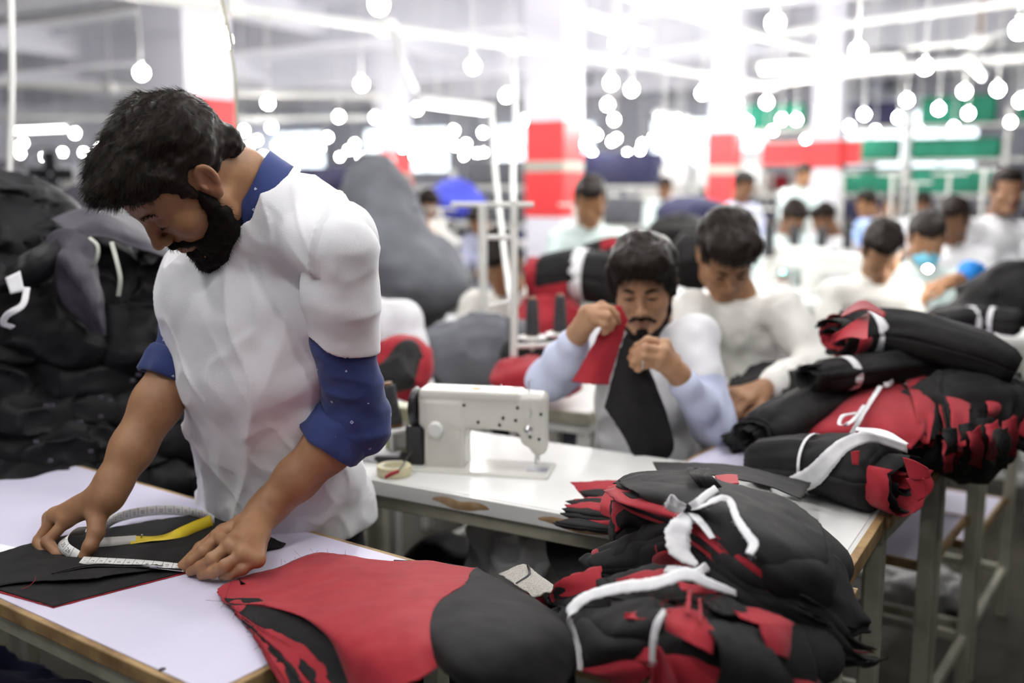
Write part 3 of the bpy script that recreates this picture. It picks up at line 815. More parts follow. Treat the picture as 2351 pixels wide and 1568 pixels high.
# ------------------------------------------------------------------ tables
def table(name, c, ax, ay, L, D, z, label, top=None, edge=None, legs=True, group=None, shelf=None, rail=True, legm=None, th=.022, cat='table'):
    """c = one corner of the top at floor plan, ax/ay the two directions away from it"""
    c = np.array([c[0], c[1], 0.]); ax = nrm(ax); ay = nrm(ay); top = top or M['laminate']; edge = edge or M['ply']; legm = legm or M['frame']
    t = empty(name, c + ax * L / 2 + ay * D / 2, label, cat, group)
    e = .011
    MB().box(c + ax * L / 2 + ay * D / 2 + UZ * (z - th / 2), (ax, ay, UZ), (L / 2 - e, D / 2 - e, th / 2), .001).build('tabletop', top, t)
    mb = MB()
    for s, w in ((0, 1), (1, -1)):
        mb.box(c + ax * L / 2 + ay * (D * s + w * e / 2) + UZ * (z - th / 2 - .001), (ax, ay, UZ), (L / 2, e / 2, th / 2), .002)
        mb.box(c + ay * D / 2 + ax * (L * s + w * e / 2) + UZ * (z - th / 2 - .001), (ax, ay, UZ), (e / 2, D / 2 - e, th / 2), .002)
    mb.build('edge_strip', edge, t)
    if rail:
        mb = MB(); zr = z - th - .017; i = .02
        for s in (0, 1):
            q = i + (D - 2 * i) * s; mb.beam(c + ay * q + ax * i + UZ * zr, c + ay * q + ax * (L - i) + UZ * zr, .022, .030)
            q = i + (L - 2 * i) * s; mb.beam(c + ax * q + ay * i + UZ * zr, c + ax * q + ay * (D - i) + UZ * zr, .022, .030)
        mb.build('frame', legm, t)
    if legs:
        for u in (.03, L - .03):
            for v in (.03, D - .03):
                b = c + ax * u + ay * v; m = MB(); m.beam(b, b + UZ * (z - th - .002), .032, .032, up=ax); m.build('leg', legm, t)
        for s in (.03, D - .03):
            MB().beam(c + ay * s + ax * .03 + UZ * .16, c + ay * s + ax * (L - .03) + UZ * .16, .022, .028).build('crossbar', legm, t)
        for s in (.03, L - .03):
            MB().beam(c + ax * s + ay * .03 + UZ * .16, c + ax * s + ay * (D - .03) + UZ * .16, .022, .028).build('crossbar', legm, t)
    if shelf:
        zs = shelf
        MB().box(c + ax * L / 2 + ay * D / 2 + UZ * zs, (ax, ay, UZ), (L / 2 - .05, D / 2 - .05, .008), .001).build('shelf', top, t)
        mb = MB()
        for s in (.045, D - .045): mb.beam(c + ay * s + ax * .03 + UZ * (zs - .003), c + ay * s + ax * (L - .03) + UZ * (zs - .003), .012, .026)
        for s in (.045, L - .045): mb.beam(c + ax * s + ay * .03 + UZ * (zs - .003), c + ax * s + ay * (D - .03) + UZ * (zs - .003), .012, .026)
        mb.build('shelf_edge', edge, t)
    return t
TZ = .80
MA = nrm((-.815, .58, 0)); MBx = nrm((.58, .815, 0))
MC = np.array([-.373, 1.14, 0])
table('measuring_table', MC, MA, MBx, 1.35, .50, TZ, 'lavender-white topped table with worn wooden edge the bearded man measures on')
PB = TZ + .0012
# sewing table behind, running left to right
SA = nrm((-.866, .5, 0)); SB = nrm((.5, .866, 0))
SCn = P(1940, 1297, TZ) * [1, 1, 0]
sew = table('sewing_table', SCn, SA, SB, 1.36, .475, TZ, 'long white sewing machine table with chipped front edge behind the bearded man', M['worktop'], M['enamel_w'], th=.034)
# chipped places on its front edge, and the wooden strip on its near right end
for t0, t1 in ((.385, .58), (.685, .83)):
    pts = [SCn + SA * (t0 + (t1 - t0) * u) + SB * .0004 + UZ * (TZ - .020 + .003 * math.sin(9 * u)) for u in np.linspace(0, 1, 14)]
    MB().tube(pts, [.002, .008, .0115, .0105, .012, .009, .004], 8, flat=(1, .12)).build('chipped_edge', M['chip'], sew, smooth=True)
MB().box(SCn - SA * .006 + SB * .2375 + UZ * (TZ - .016), (SA, SB, UZ), (.008, .2385, .0165), .002).build('wooden_edge', M['ply'], sew)
# table standing behind that one, under the rolls
RC = P(2038, 1196, TZ) * [1, 1, 0] + SB * .026
RSB = nrm((.58, .815, 0)); RSA = nrm((-.815, .58, 0))
table('stacking_table', RC, RSA, RSB, .50, .50, TZ - .002, 'lavender-white table right behind the long white table, under the front roll')
table('stacking_table', RC + RSB * .515, RSA, RSB, .56, .52, TZ - .002, 'table with a white lower shelf under the red fanned bundle', shelf=.51)
table('stacking_table', RC + RSB * 1.06, RSA, RSB, .50, .60, TZ - .002, 'table at the right edge whose frame legs show below the hanging bundle', shelf=.40)
# table carrying the near right heap
NT = P(1640, 1568, TZ) * [1, 1, 0]
table('sorting_table', P(1800, 1640, TZ) * [1, 1, 0], SA, SB, .33, .44, TZ, 'table in the near corner under the heap of tied cut panels')
# ------------------------------------------------------------------ cloth on the measuring table
def rows(*rr): return [[P(x, y, TZ + h) for x, y, h in r] for r in rr]
g = empty('trouser_panel', P(240, 1290, TZ), 'black trouser panel with zip lying flat under the bearded man\'s hands', 'cloth')
cloth('red_lining', rows([(-60, 1345, .001), (40, 1372, .001), (121, 1396, .001)], [(40, 1325, .0012), (200, 1340, .001), (300, 1349, .001)], [(200, 1290, .001), (330, 1310, .001), (432, 1315, .001)]), M['redcloth'], g, 30, 30, .0008, .0003, seed=2, edge=.001)
cloth('front_panel', rows([(-60, 1338, .0022), (40, 1368, .0022), (122, 1393, .0022)], [(40, 1315, .0025), (200, 1335, .0025), (300, 1346, .0022)], [(200, 1280, .003), (330, 1300, .003), (436, 1310, .0022)]), M['blackcloth'], g, 40, 40, .0012, .0006, seed=3, edge=.0015)
cloth('back_panel', rows([(-70, 1285, .004), (85, 1245, .004), (250, 1213, .004), (420, 1186, .005), (480, 1180, .005), (525, 1190, .004)],
                         [(-70, 1305, .006), (85, 1270, .006), (250, 1240, .006), (420, 1222, .008), (500, 1215, .007), (585, 1222, .004)],
                         [(-70, 1325, .006), (85, 1300, .008), (240, 1272, .008), (400, 1262, .009), (520, 1258, .006), (652, 1250, .003)],
                         [(-60, 1343, .006), (80, 1325, .010), (200, 1302, .010), (330, 1296, .010), (440, 1290, .005), (600, 1266, .003)],
                         [(-55, 1350, .005), (75, 1336, .008), (190, 1332, .010), (260, 1322, .009), (380, 1306, .006), (430, 1303, .004)]), M['blackcloth'], g, 70, 70, .0014, .0022, ws=16, seed=5, edge=.003, minz=TZ + .003)
zp = [P(120, 1318, TZ + .011), P(205, 1299, TZ + .0125), P(290, 1299, TZ + .0125), P(350, 1300, TZ + .0125), P(420, 1306, TZ + .008)]
ribbon('zip_tape', zp, .012, M['blackshell'], g, side=(.3, 1, .0), thick=.0012)
mb = MB(); C_ = catmull(zp, 90)
for q in C_[:-14]: mb.box(q + UZ * .0014, (SA, SB, UZ), (.0011, .0016, .0007), .0002)
mb.build('zip_teeth', M['darksteel'], g)
q = P(353, 1300, TZ + .016); mb = MB(); mb.box(q, (nrm((1, .1, 0)), nrm((-.1, 1, 0)), UZ), (.006, .0035, .002), .001).box(q + np.array([.008, -.001, .001]), (nrm((1, .1, 0)), nrm((-.1, 1, 0)), UZ), (.007, .0022, .0008), .0005); mb.build('zip_slider', M['steel'], g)
th_ = [P(50, 1352, TZ + .006), P(65, 1346, TZ + .005), P(78, 1335, TZ + .010), P(82, 1324, TZ + .012)]
MB().tube(catmull(th_, 12), .0004, 4).build('loose_red_thread', M['redcloth'], g, smooth=True)
# paper under the cloth at the left
pp = [P(-120, 1225, TZ), P(60, 1262, TZ), P(-40, 1300, TZ), P(-220, 1262, TZ)]
tag(mk('paper_sheet', [p + UZ * z for z in (.0004, .0009) for p in pp], [(3, 2, 1, 0), (4, 5, 6, 7), (0, 1, 5, 4), (1, 2, 6, 5), (2, 3, 7, 6), (3, 0, 4, 7)], M['paper'], smooth=False), 'white paper corner sticking out at the left of the black panel', 'paper')
MB().lathe(P(373, 1537, TZ - .0005), [(.0001, .0012), (.004, .0011), (.0055, .0)], n=12).build('table_stain', M['ink'], bpy.data.objects['measuring_table'])

# ------------------------------------------------------------------ tape measure
def text_geo(s, size):
    cu = bpy.data.curves.new('t', 'FONT'); cu.body = s; cu.size = size; cu.align_x = 'CENTER'; cu.align_y = 'CENTER'; cu.resolution_u = 2
    o = bpy.data.objects.new('t', cu); COL.objects.link(o); dg = bpy.context.evaluated_depsgraph_get(); dg.update()
    me = o.evaluated_get(dg).to_mesh(); V = np.array([v.co[:] for v in me.vertices]); Fc = [tuple(p.vertices) for p in me.polygons]
    o.evaluated_get(dg).to_mesh_clear(); bpy.data.objects.remove(o); bpy.data.curves.remove(cu); return V, Fc
_tx = {}
def on_ribbon(mb, C, S, s0, txt, size, rot=0, off=.0011, flip=1):
    """lay flat text on a ribbon given by centre line C and side vectors S"""
    if (txt, size) not in _tx: _tx[(txt, size)] = text_geo(txt, size)
    V, Fc = _tx[(txt, size)]
    if not len(V): return
    d = np.linalg.norm(np.diff(C, axis=0), axis=1); cum = np.concatenate([[0], np.cumsum(d)]); T = np.gradient(C, axis=0); T = nrm_rows(T)
    c, s = math.cos(rot), math.sin(rot); u = V[:, 0] * c - V[:, 1] * s; v = V[:, 0] * s + V[:, 1] * c
    q = s0 + u; out = np.stack([np.interp(q, cum, C[:, k]) for k in range(3)], 1); SS = nrm_rows(np.stack([np.interp(q, cum, S[:, k]) for k in range(3)], 1)); TT = nrm_rows(np.stack([np.interp(q, cum, T[:, k]) for k in range(3)], 1))
    N = np.cross(TT, SS) * flip; mb.add(out + SS * (v * flip)[:, None] + N * off, Fc)
def tape(parent, name, pts, side, w, m, digits, start, step, ticks=True, flip=1, size=.0075, rot=0, n=120):
    C = catmull(pts, n); S = catmull(side, n) if len(np.shape(side)) == 2 else np.tile(side, (n, 1)); T = nrm_rows(np.gradient(C, axis=0)); S = nrm_rows(S - T * (S * T).sum(1, keepdims=True))
    V = np.stack([C + S * w * t for t in (-.5, 0, .5)], 1); o = grid_solid(name, V, m, parent, .0007)
    mb = MB(); L = np.linalg.norm(np.diff(C, axis=0), axis=1).sum(); k = 0; x = step * .5
    while x < L - step * .4:
        on_ribbon(mb, C, S, x, str(start + k), size, rot, .0005, flip)
        cum = np.concatenate([[0], np.cumsum(np.linalg.norm(np.diff(C, axis=0), axis=1))])
        for j in range(5):
            xx = x + step * (.5 + j / 5)
            if xx > L: break
            p = np.array([np.interp(xx, cum, C[:, a]) for a in range(3)]); i = min(int(np.searchsorted(cum, xx)), n - 1); s_ = S[i]; t_ = T[i]; nn = np.cross(t_, s_) * flip; ln = w * (.5 if j == 0 else .2)
            q = p + nn * .0005; a = s_ * (-.5 * w); wt = t_ * .00035
            mb.add([q + a - wt, q + a + wt, q + a + wt + s_ * ln * (2 if j == 0 else 1), q + a - wt + s_ * ln * (2 if j == 0 else 1)], [(0, 1, 2, 3)])
        x += step; k += digits
    mb.build('printed_scale', M['ink'], o); return o
tm = empty('tape_measure', P(330, 1240, TZ), 'white and yellow tape measure looping from the bearded man\'s hand', 'tape measure')
lp = [P(212, 1236, TZ + .022), P(255, 1196, TZ + .022), P(300, 1180, TZ + .016), P(360, 1172, TZ + .014), P(420, 1173, TZ + .013), P(470, 1184, TZ + .012), P(492, 1196, TZ + .011)]
tape(tm, 'white_side', lp, UZ, .019, M['tapewhite'], 1, 10, .0165, size=.0085, rot=-math.pi / 2, flip=1)
ye = [P(486, 1194, TZ + .017), P(455, 1206, TZ + .016), P(420, 1221, TZ + .015), P(385, 1232, TZ + .0125), P(345, 1237, TZ + .0115), P(300, 1240, TZ + .0115)]
tape(tm, 'yellow_side', ye, [UZ * .9 + np.array([-.1, .5, 0]), UZ * .8 + np.array([-.15, .6, 0]), UZ * .7 + np.array([-.2, .8, 0]), UZ * .25 + np.array([-.2, 1, 0]), np.array([-.2, 1, .1]), np.array([-.2, 1, .5])], .020, M['tapeyellow'], 1, 33, .0165, size=.0095, rot=math.pi / 2, flip=1)
dk = [P(312, 1240, TZ + .0115), P(270, 1243, TZ + .0115), P(225, 1245, TZ + .0125), P(198, 1240, TZ + .016)]
tape(tm, 'white_side', dk, UZ * .8 + np.array([0, .5, 0]), .017, M['tapewhite'], 1, 41, .0165, size=.0085, rot=math.pi / 2, flip=1)
rl = [R(150, 1228, 1.628), R(158, 1238, 1.610), R(147, 1246, 1.604), R(152, 1260, 1.600), R(176, 1278, 1.596)]
tape(tm, 'hand_loop', [R(196, 1218, 1.66), R(168, 1222, 1.642), R(146, 1240, 1.622), R(150, 1258, 1.606), R(178, 1277, 1.594)], [np.array([.6, .1, .6]), np.array([.6, .1, .6]), np.array([.75, .2, .55]), np.array([.8, .1, .5]), np.array([.7, .1, .7])], .019, M['tapewhite'], 1, 22, .0165, size=.010, rot=0, flip=1)
st = [P(186, 1286, TZ + .011), P(240, 1289, TZ + .0145), P(300, 1292, TZ + .0155), P(360, 1297, TZ + .0145), P(425, 1304, TZ + .009)]
tape(tm, 'measured_length', st, UZ * .45 + np.array([.1, 1, 0]), .016, M['tapewhite'], 1, 1, .0165, size=.008, rot=math.pi / 2, flip=1)
mb = MB(); q = P(324, 1231, TZ + .016); mb.tube([q - UZ * .004, q + np.array([.002, 0, .003])], .0015, 6); mb.build('brass_tip', M['steel'], tm, smooth=True)
# ------------------------------------------------------------------ cut panels in bundles
def RW(*rr): return [[P(x, y, TZ + h) for x, y, h in r] for r in rr]
def under(parent, base, n, step, mats, jit=.008, seed=0, spread=.004, shift=(0, 0, 0), nu=26, nv=26, name='panel', zmin=None):
    """more panels of the same cut lying beneath, each a little askew"""
    base = [np.array(r) for r in base]; g_ = np.random.default_rng(seed); cen = np.mean([r.mean(0) for r in base], 0)
    for k in range(n):
        a = g_.normal() * .03; ca, sa = math.cos(a), math.sin(a); Rz = np.array([[ca, -sa, 0], [sa, ca, 0], [0, 0, 1]])
        sc = 1 + spread * (k + 1) + g_.normal() * .01; o = g_.normal(size=3) * jit * np.array([1, 1, 0]) + np.asarray(shift) * (k + 1)
        rr = []
        for r in base:
            q = (r - cen) @ Rz.T * np.array([sc, sc, 1]) + cen + o; q[:, 2] -= step * (k + 1) + g_.random(len(q)) * step * .5
            q[:, 2] = np.maximum(q[:, 2], (TZ + .002 + (n - k) * .0012) if zmin is None else zmin); rr.append(q)
        cloth(name, rr, mats[k % len(mats)], parent, nu, nv, .0014, .003, ws=12, seed=seed + k * 7, edge=.003)
def lint(parent, pts, n, L, m, seed=0, name='frayed_threads'):
    g_ = np.random.default_rng(seed); mb = MB(); C = catmull(pts, 60)
    for k in range(n):
        q = C[g_.integers(0, 60)]; d = nrm(g_.normal(size=3) + np.array([-.2, -.6, .7])); e = g_.normal(size=3) * .5
        l = L * g_.uniform(.4, 1.3); mb.tube(catmull([q, q + d * l * .5 + e * l * .15, q + (d + e * .5) * l], 6), .00022, 3, caps=False)
    mb.build(name, m, parent, smooth=True)
# --- red and black panels drooping off the measuring table, front centre
b = empty('panel_bundle', P(850, 1420, TZ), 'loose stack of red panels joined to black ones, drooping off the measuring table', 'cloth bundle', 'bundles of cut panels')
redtop = RW([(498, 1352, .010), (560, 1322, .008), (640, 1300, .006), (735, 1267, .008), (880, 1287, .020), (985, 1289, .026), (1092, 1304, .026)],
            [(505, 1368, .010), (585, 1358, .016), (680, 1340, .024), (790, 1318, .034), (900, 1318, .040), (990, 1318, .042), (1078, 1322, .040)],
            [(516, 1382, .010), (620, 1380, .026), (720, 1378, .040), (820, 1362, .052), (910, 1356, .056), (985, 1352, .056), (1068, 1340, .052)],
            [(560, 1388, .016), (650, 1396, .036), (740, 1410, .050), (835, 1410, .060), (910, 1402, .064), (965, 1398, .064), (1012, 1376, .060)],
            [(610, 1384, .026), (700, 1420, .044), (765, 1452, .054), (840, 1462, .062), (905, 1455, .066), (950, 1448, .066), (990, 1418, .062)],
            [(650, 1392, .030), (742, 1450, .040), (785, 1500, .044), (850, 1515, .052), (910, 1510, .056), (955, 1500, .058), (990, 1470, .058)],
            [(690, 1404, .030), (770, 1492, .024), (806, 1575, .012), (860, 1600, .018), (920, 1578, .034), (965, 1556, .040), (1006, 1530, .042)])
cloth('red_panel', redtop, M['redcloth'], b, 90, 90, .0015, .0030, ws=15, seed=31, edge=.0025)
blk = RW([(1092, 1304, .0245), (1130, 1325, .030), (1200, 1362, .034), (1270, 1402, .034), (1328, 1437, .030)],
         [(1078, 1322, .0385), (1110, 1350, .046), (1180, 1385, .050), (1250, 1425, .046), (1326, 1450, .030)],
         [(1068, 1340, .0505), (1090, 1385, .058), (1150, 1425, .060), (1220, 1462, .052), (1322, 1480, .026)],
         [(1012, 1376, .0585), (1060, 1420, .064), (1120, 1455, .062), (1190, 1495, .050), (1325, 1530, .010)],
         [(990, 1418, .0605), (1035, 1465, .062), (1090, 1500, .056), (1160, 1545, .036), (1290, 1590, -.006)],
         [(990, 1470, .0565), (1030, 1510, .054), (1080, 1545, .044), (1140, 1590, .016), (1230, 1640, -.03)],
         [(1006, 1530, .0400), (1040, 1560, .034), (1080, 1590, .020), (1130, 1640, -.01), (1180, 1690, -.05)])
cloth('black_panel', blk, M['blackcloth'], b, 80, 80, .0015, .0045, ws=12, seed=37, edge=.002)
cols = [M['blackcloth'], M['redcloth'], M['redcloth'], M['blackcloth'], M['redcloth'], M['blackcloth'], M['blackcloth'], M['redcloth'], M['darkred'], M['blackcloth']]
for k in range(9):      # the leaves fanned out below at its left edge
    t = k / 8; dx = -k * 3.5; dy = k * 3
    L_ = [(512 + k * 2, 1374 + k * 2.5, .012 - t * .010), (540 + k * 3, 1400 + k * 4.5, .012 - t * .006), (600 - k * 2, 1440 + k * 3, .018 - t * .010), (668 - k * 9 + 30, 1500 + k * 5, .020 - t * .014), (760 - k * 13 + 20, 1590 + k * 6, .006 - t * .03)]
    R_ = [(640, 1372, .022 - t * .012), (700, 1400, .036 - t * .020), (770, 1460, .040 - t * .024), (830, 1520, .034 - t * .024), (880, 1600, .006 - t * .03)]
    M_ = [((a[0] * .5 + c[0] * .5), (a[1] + c[1]) / 2, (a[2] + c[2]) / 2 + .002) for a, c in zip(L_, R_)]
    cloth('panel_leaf', RW(L_, M_, R_), cols[k], b, 26, 44, .0013, .0016, ws=18, seed=60 + k, edge=.003)
bl2 = RW([(1210, 1480, .028), (1270, 1470, .026), (1330, 1458, .020)], [(1180, 1540, .020), (1250, 1530, .012), (1318, 1510, .006)], [(1150, 1620, -.02), (1230, 1610, -.03), (1318, 1600, -.04)])
cloth('black_panel', bl2, M['blackcloth'], b, 30, 30, .0014, .005, seed=71, edge=.002)
ug = RW([(905, 1286, .012), (1000, 1291, .018), (1098, 1306, .018)], [(900, 1300, .012), (1000, 1310, .018), (1095, 1330, .018)])
cloth('black_panel', ug, M['blackcloth'], b, 12, 30, .0014, .001, seed=72, edge=.001)
tip = RW([(549, 1328, .024), (552, 1334, .020)], [(553, 1345, .010), (568, 1342, .010)])
cloth('panel_corner', tip, M['blackcloth'], b, 8, 8, .0012, .0004, seed=73)
lint(b, [P(640, 1300, TZ + .008), P(700, 1275, TZ + .012), P(735, 1268, TZ + .012), P(800, 1278, TZ + .014)], 16, .010, M['redcloth'], 3)
lint(b, [P(510, 1380, TZ + .01), P(560, 1420, TZ + .01), P(620, 1470, TZ + .01)], 30, .022, M['blackcloth'], 4)

# --- heap of tied bundles at the front right
def knot_tie(parent, pts, w, m=None, side=(0, 0, 1), n=50, seed=0, twist=0., fr=True):
    o = ribbon('tie', pts, w, m or M['tie'], parent, side=side, thick=.0012, n=n, twist=twist, fray=.12, seed=seed)
    if fr: 
        C = catmull(pts, 40); lint(o, C[::3] - np.array([0, 0, .004]), 34, .007, m or M['tie'], seed + 5)
    return o
def BR(*rr): return [[P(x, y, TZ + h) for x, y, h in r] for r in rr]
up = empty('panel_bundle', P(1620, 1250, TZ), 'largest tied bundle with a knotted white strip, on top of the front right heap', 'cloth bundle', 'bundles of cut panels')
K = P(1578, 1168, TZ + .175)      # where the knot sits
D = lambda *a, **k: cloth(*a, **k)
# big right fan of black panels
f1 = BR([(1420, 1108, .160), (1500, 1085, .175), (1585, 1078, .180), (1680, 1110, .180), (1800, 1140, .165), (1880, 1195, .140)],
        [(1450, 1130, .170), (1530, 1125, .185), (1620, 1125, .190), (1720, 1160, .185), (1820, 1200, .165), (1895, 1232, .140)],
        [(1500, 1150, .172), (1570, 1160, .184), (1680, 1180, .190), (1770, 1230, .175), (1850, 1270, .150), (1900, 1300, .120)],
        [(1540, 1165, .170), (1620, 1190, .178), (1710, 1240, .175), (1780, 1295, .150), (1840, 1330, .120), (1885, 1355, .090)],
        [(1575, 1180, .165), (1640, 1225, .168), (1700, 1280, .155), (1750, 1330, .130), (1800, 1370, .100), (1850, 1395, .070)])
D('panel', f1, M['blackcloth'], up, nu=80, nv=90, wr=.006, ws=11, seed=81, edge=.004)
under(up, f1, 7, .0042, [M['blackcloth'], M['blackcloth'], M['redcloth'], M['blackcloth']], .006, 83, .010)
# lower right tongue
f2 = BR([(1600, 1200, .160), (1640, 1215, .165), (1690, 1240, .160), (1760, 1290, .140)],
        [(1630, 1260, .150), (1690, 1290, .150), (1760, 1320, .135), (1850, 1370, .105)],
        [(1660, 1330, .120), (1720, 1350, .120), (1800, 1375, .105), (1900, 1400, .080)],
        [(1700, 1362, .095), (1760, 1362, .095), (1860, 1420, .070), (1960, 1470, .040)],
        [(1710, 1366, .085), (1790, 1400, .080), (1900, 1470, .045), (2008, 1500, .010)])
D('panel', f2, M['blackcloth'], up, nu=70, nv=50, wr=.005, ws=12, seed=91, edge=.003)
under(up, f2, 6, .0055, [M['blackcloth'], M['blackcloth'], M['redcloth'], M['blackcloth']], .007, 93, .012)
f3 = BR([(1870, 1240, .120), (1905, 1260, .110), (1935, 1290, .090)], [(1850, 1340, .100), (1910, 1350, .085), (1965, 1370, .050)], [(1830, 1375, .085), (1920, 1400, .060), (2000, 1425, .020)], [(1840, 1400, .06), (1930, 1440, .04), (1985, 1440, .01)])
D('panel', f3, M['blackcloth'], up, nu=40, nv=30, wr=.005, seed=97, edge=.004)
under(up, f3, 4, .006, [M['blackcloth']], .006, 99, .012)
# top left: the folded brim and the red panels under it
f4 = BR([(1412, 1112, .150), (1440, 1092, .165), (1490, 1080, .175), (1560, 1082, .180), (1600, 1075, .190)],
        [(1422, 1120, .158), (1470, 1112, .175), (1530, 1108, .186), (1600, 1120, .192), (1640, 1100, .190)],
        [(1450, 1135, .158), (1500, 1140, .172), (1550, 1146, .180), (1600, 1150, .188), (1660, 1130, .186)])
D('panel', f4, M['blackcloth'], up, nu=40, nv=60, wr=.006, ws=13, seed=101, edge=.003)
for k in range(5):
    o = np.array([-.004 * k, -.003 * k, -.0045 * k])
    rr = [[p + o for p in r] for r in BR([(1425, 1118, .145), (1480, 1138, .152), (1545, 1165, .155)], [(1422, 1150, .130), (1490, 1160, .142), (1560, 1180, .148)], [(1430, 1192 + 2 * k, .108), (1470, 1178, .118), (1555, 1196, .135)])]
    D('panel', rr, [M['redcloth'], M['redcloth'], M['blackcloth'], M['redcloth'], M['blackcloth']][k], up, nu=24, nv=36, wr=.003, seed=110 + k, edge=.003)
f5 = BR([(1424, 1138, .130), (1422, 1180, .110), (1408, 1240, .055)], [(1440, 1200, .105), (1470, 1205, .095), (1440, 1235, .060)], [(1500, 1190, .110), (1500, 1200, .100), (1470, 1225, .070)])
D('panel', f5, M['blackcloth'], up, nu=24, nv=36, wr=.003, seed=117, edge=.003)
# fanned edges poking out to the left over the sewing table
LZ = [(1308, 1108, .040, 1), (1330, 1130, .040, 0), (1318, 1146, .034, 1), (1300, 1150, .030, 0), (1296, 1160, .028, 1), (1290, 1168, .024, 0), (1286, 1178, .018, 0), (1300, 1188, .014, 1), (1276, 1196, .010, 0), (1268, 1200, .006, 0), (1330, 1204, .006, 1), (1360, 1215, .004, 1)]
for k, (x, y, h, c) in enumerate(LZ):
    r = BR([(x, y, h), (x + 55, y - 6 if k else y - 4, h + .010), (1430, y + 2 - 8 * (k == 0), h + .020)], [(x + 8, y + 6, h - .002), (x + 60, y + 10, h + .006), (1435, y + 18, h + .015)], [(x + 26, y + 12, h - .006), (x + 66, y + 18, h), (1440, y + 30, h + .008)] if k else [(1342, 1145, .030), (1380, 1150, .036), (1440, 1160, .050)])
    D('panel', r, M['redcloth'] if c else M['blackcloth'], up, nu=14, nv=22, wr=.0025, ws=20, seed=120 + k, edge=.003)
fr = BR([(1395, 1120, .075), (1425, 1110, .085)], [(1378, 1155, .060), (1425, 1165, .070)], [(1380, 1180, .045), (1425, 1200, .050)])
D('panel', fr, M['redcloth'], up, nu=16, nv=16, wr=.003, seed=140, edge=.003)
# gathered left lobe below the knot
f6 = BR([(1572, 1180, .165), (1520, 1190, .150), (1470, 1215, .110), (1430, 1240, .070)],
        [(1575, 1200, .160), (1520, 1215, .145), (1450, 1240, .090), (1366, 1258, .045)],
        [(1580, 1225, .150), (1530, 1250, .120), (1460, 1270, .080), (1372, 1282, .040)],
        [(1590, 1250, .135), (1540, 1275, .105), (1480, 1290, .070), (1400, 1295, .035)])
D('panel', f6, M['blackcloth'], up, nu=40, nv=60, wr=.008, ws=16, seed=150, edge=.004)
under(up, f6, 6, .006, [M['redcloth'], M['blackcloth'], M['blackcloth'], M['redcloth']], .006, 153, .012)
f7 = BR([(1340, 1270, .030), (1400, 1275, .034), (1480, 1290, .050), (1560, 1300, .070), (1620, 1330, .080)], [(1330, 1290, .020), (1400, 1305, .030), (1480, 1318, .050), (1570, 1325, .070), (1640, 1350, .080)], [(1345, 1310, .010), (1400, 1330, .024), (1480, 1345, .045), (1580, 1350, .062), (1660, 1370, .070)])
D('panel', f7, M['blackcloth'], up, nu=30, nv=60, wr=.007, ws=16, seed=160, edge=.004)
D('panel', BR([(1500, 1270, .085), (1545, 1262, .100), (1600, 1285, .105)], [(1495, 1285, .080), (1550, 1282, .095), (1605, 1300, .100)]), M['redcloth'], up, nu=10, nv=20, wr=.003, seed=163, edge=.003)
D('panel', BR([(1640, 1094, .165), (1668, 1090, .165), (1692, 1092, .165)], [(1652, 1114, .178), (1675, 1112, .18), (1696, 1110, .178)]), M['redcloth'], up, nu=10, nv=14, wr=.002, seed=164, edge=.002)
D('panel', BR([(1500, 1062, .060), (1600, 1062, .080), (1720, 1075, .080), (1860, 1110, .050)], [(1510, 1085, .100), (1620, 1090, .110), (1740, 1110, .100), (1840, 1145, .080)]), M['blackcloth'], up, nu=20, nv=40, wr=.004, seed=165, edge=.003)
for k in range(5):
    x = 1578 + k * 9
    D('pleat', BR([(x, 1076 + k, .196), (x + 14, 1074, .200)], [(x + 10, 1096, .206), (x + 22, 1092, .208)], [(x + 30, 1122, .192), (x + 44, 1118, .194)]), M['blackcloth'], up, nu=14, nv=8, wr=.003, ws=30, seed=170 + k)
# inside volume
core = Field()
core.ell(P(1640, 1230, TZ + .070), (.150, .130, .070), .05); core.ell(P(1760, 1290, TZ + .050), (.13, .11, .060), .05); core.ell(P(1520, 1220, TZ + .050), (.09, .09, .055), .05)
lo_ = P(1640, 1230, TZ) - np.array([.4, .4, .0]); hi_ = P(1640, 1230, TZ) + np.array([.4, .4, .25])
core.cut((0, 0, TZ + .003), (0, 0, -1), lo_ - .1, hi_ + .1)
mk('inner_folds', *core.mesh(lo_, hi_, .010), M['blackcloth'], up)
# the knotted tie
kz = K
knot = Field(); knot.ell(kz, (.011, .009, .009), .004); knot.ell(kz + np.array([.006, .001, .002]), (.008, .007, .010), .004)
mk('tie_knot', *knot.mesh(kz - .025, kz + .025, .0016), M['tie'], up)
def KP(x, y, h): return P(x, y, TZ + h)
knot_tie(up, [kz, KP(1560, 1160, .195), KP(1540, 1142, .205), KP(1533, 1154, .200), KP(1545, 1168, .190), KP(1570, 1170, .186)], .0115, side=(.2, -.5, .8), seed=2)
knot_tie(up, [kz, KP(1600, 1155, .200), KP(1625, 1135, .205), KP(1645, 1122, .200)], .011, side=(-.4, .5, .6), seed=3)
knot_tie(up, [kz, KP(1612, 1162, .200), KP(1650, 1145, .210), KP(1675, 1150, .207), KP(1692, 1190, .195), KP(1712, 1222, .188), KP(1730, 1248, .180), KP(1720, 1272, .172)], [.008, .010, .009, .010, .009, .011, .013, .010], side=(.5, .5, .3), seed=4)
knot_tie(up, [kz + np.array([0, -.002, -.002]), KP(1570, 1195, .178), KP(1556, 1230, .165), KP(1562, 1265, .150), KP(1600, 1298, .135)], [.010, .026, .036, .034, .008], side=(1, .3, -.1), seed=5)
knot_tie(up, [kz, KP(1600, 1190, .182), KP(1618, 1210, .176), KP(1636, 1236, .166)], [.009, .013, .013, .009], side=(.8, .5, 0), seed=6)
